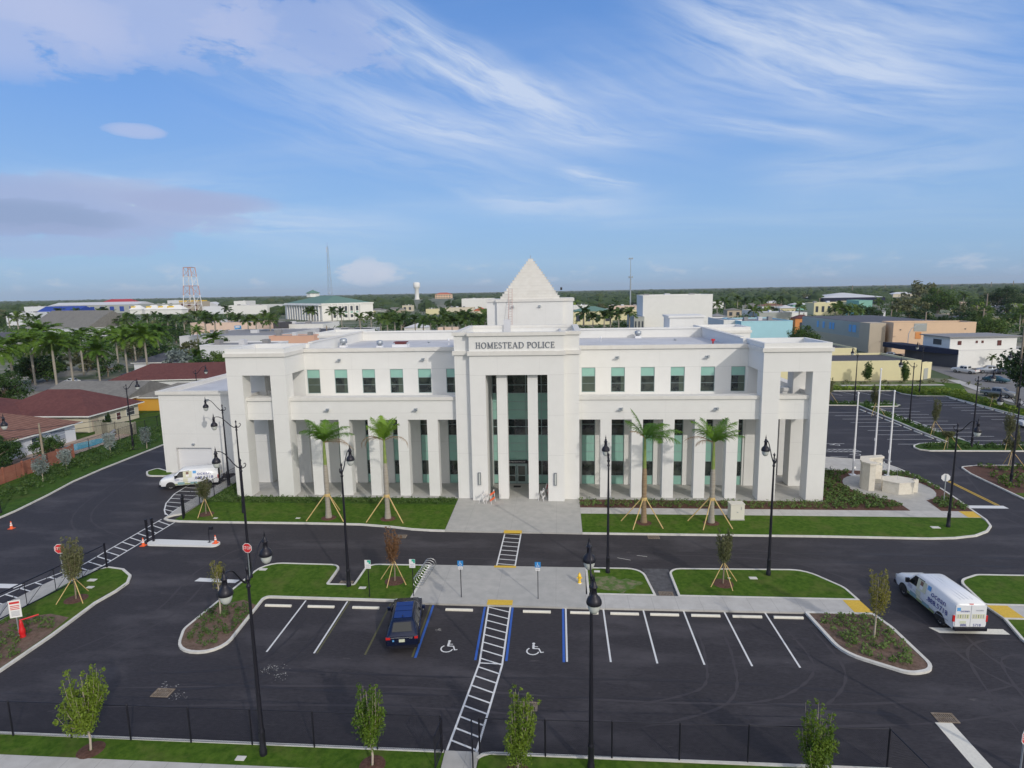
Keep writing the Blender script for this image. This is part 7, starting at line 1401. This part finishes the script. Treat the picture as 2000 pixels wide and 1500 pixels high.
# far woodland: one mass of crowns out to the horizon
def woodland():
    rg = np.random.default_rng(5); N = 15000; V = []; Fc = []
    Y = 640*np.exp(rg.random(N)*2.2); X = (rg.random(N)*2-1)*Y*.95-.04*Y; R = rg.uniform(4, 9, N)*(1+Y/3500); H = rg.uniform(4, 9.5, N)+(rg.random(N) < .08)*rg.uniform(2, 7, N)
    ok = np.ones(N, bool)
    for (x0, x1, y0, y1, D) in keep:
        d = F_PX*(X*cR.x+Y*cR.y-CAM_H*cR.z)/(X*fw.x+Y*fw.y-CAM_H*fw.z)+1000; ok &= ~((d > x0-8) & (d < x1+8) & (Y < D+45))
    base = [(math.cos(6.283*k/7), math.sin(6.283*k/7)) for k in range(7)]
    for x, y, r, h in zip(X[ok], Y[ok], R[ok], H[ok]):
        n = len(V); j = rg.uniform(.75, 1.25, 15)
        V += [(x+r*j[k]*c, y+r*j[k]*s, h*.05) for k, (c, s) in enumerate(base)]+[(x+r*.85*j[7+k]*c, y+r*.85*j[7+k]*s, h*(.55+.2*j[k])) for k, (c, s) in enumerate(base)]+[(x, y, h*1.05)]
        for k in range(7): q = (k+1) % 7; Fc.append((n+k, n+q, n+7+q, n+7+k)); Fc.append((n+7+k, n+7+q, n+14))
    me = bpy.data.meshes.new('far_woodland'); me.from_pydata(V, [], Fc); me.materials.append(MATS['woodland']); me.update(); o = bpy.data.objects.new('far_woodland', me); COL.objects.link(o); o['kind'] = 'stuff'
mat('woodland', (.022, .048, .014), (.060, .095, .028), .035, .95, c3=(.14, .12, .06), s3=.006, m3=(.58, .72), a3=.6, bump=1.0, bscale=.6)
woodland()
# ---------------------------------------------------------------- faint tyre tracks on the asphalt
flat('track_pale', (.052, .047, .054), .8); flat('track_dark', (.026, .023, .027), .6)
def track(pts, mt, w=.2, z=.006, gap=1.55):
    rows = [[], []]; mb = MB(); P = [Vector(p) for p in pts]; n = len(P)
    q = []
    for i in range(41):
        t = i/40*(n-1); k = min(n-2, int(t)); u = t-k; a = P[max(k-1, 0)]; b = P[k]; c = P[k+1]; d = P[min(k+2, n-1)]
        q.append(.5*((2*b)+(c-a)*u+(2*a-5*b+4*c-d)*u*u+(3*b-a-3*c+d)*u*u*u))
    for s in (-1, 1):
        r = []
        for i in range(41):
            dd = (q[min(i+1, 40)]-q[max(i-1, 0)]).normalized(); nn = Vector((-dd.y, dd.x)); c = q[i]+nn*s*gap/2; ww = w/2*(.15+.85*abs(math.sin(i*.9+s)))*min(1, i/6, (40-i)/6)
            r.append([(*(c-nn*ww), z), (*(c+nn*ww), z)])
        mb.grid(r)
    struct('tyre_tracks', mb, mt)
for k, (pts, mt) in enumerate(((((27, 29), (24, 33), (23.5, 40), (18, 46.5), (5, 47.5)), 'track_pale'), (((-30, 30), (-27, 36), (-27.5, 43), (-24, 47.5), (-8, 47.6)), 'track_pale'), (((40, 46), (25, 46.6), (5, 46.2), (-20, 46.4)), 'track_dark'),
                               (((-28, 27.5), (-10, 28.6), (5, 28.1), (18, 28.8), (26, 31)), 'track_pale'), (((-22, 30), (-8, 29.6), (8, 29.9), (20, 29)), 'track_dark'), (((-38, 47), (-46, 52), (-50, 60), (-52, 72)), 'track_pale'), (((42, 50), (41.5, 60), (46, 75), (44, 95)), 'track_pale'),
                               (((9.3, 36.5), (9.2, 33), (8, 29.5), (3, 27.5)), 'track_pale'), (((14.9, 36.5), (15, 32), (12, 29), (8, 28)), 'track_pale'), (((-16.2, 36.5), (-16.3, 33), (-18, 30), (-24, 29)), 'track_dark'), (((33, 28), (29, 34), (24.5, 34), (22.5, 27)), 'track_pale'))):
    track(pts, mt, z=.003+.0005*k)
t = make_sedan('paint_bone'); t.location = (*at(152, 750, 0)[:2], 0); t.rotation_euler = (0, 0, R_(160)); t['label'] = 'white car parked under the big palms on the left'; t['group'] = 'cars under the palms'
for i, (x, y) in enumerate(((238, 737), (252, 733), (275, 730))):
    t = make_sedan(('paint_charcoal', 'paint_silver', 'paint_charcoal')[i]); t.location = (*at(x, y, 0)[:2], 0); t.rotation_euler = (0, 0, R_(20+i*8)); t['label'] = 'dark parked car seen between the palm trunks' if i != 1 else 'silver parked car seen between the palm trunks'; t['group'] = 'cars under the palms'
# ---------------------------------------------------------------- thin summer haze over the plain
hb = MB().box(-8800, 8800, -290, 13800, -1.06, 130); mt = bpy.data.materials.new('haze'); mt.use_nodes = True; nt = mt.node_tree; nt.nodes.clear()
vo = nt.nodes.new('ShaderNodeVolumePrincipled'); vo.inputs['Density'].default_value = HAZE_D; vo.inputs['Color'].default_value = (.80, .88, 1., 1); vo.inputs['Anisotropy'].default_value = 0
ou = nt.nodes.new('ShaderNodeOutputMaterial'); nt.links.new(vo.outputs[0], ou.inputs['Volume']); MATS['haze'] = mt; mt.cycles.homogeneous_volume = True if hasattr(mt.cycles, 'homogeneous_volume') else None
ho = hb.build('haze', 'haze'); ho['kind'] = 'stuff'
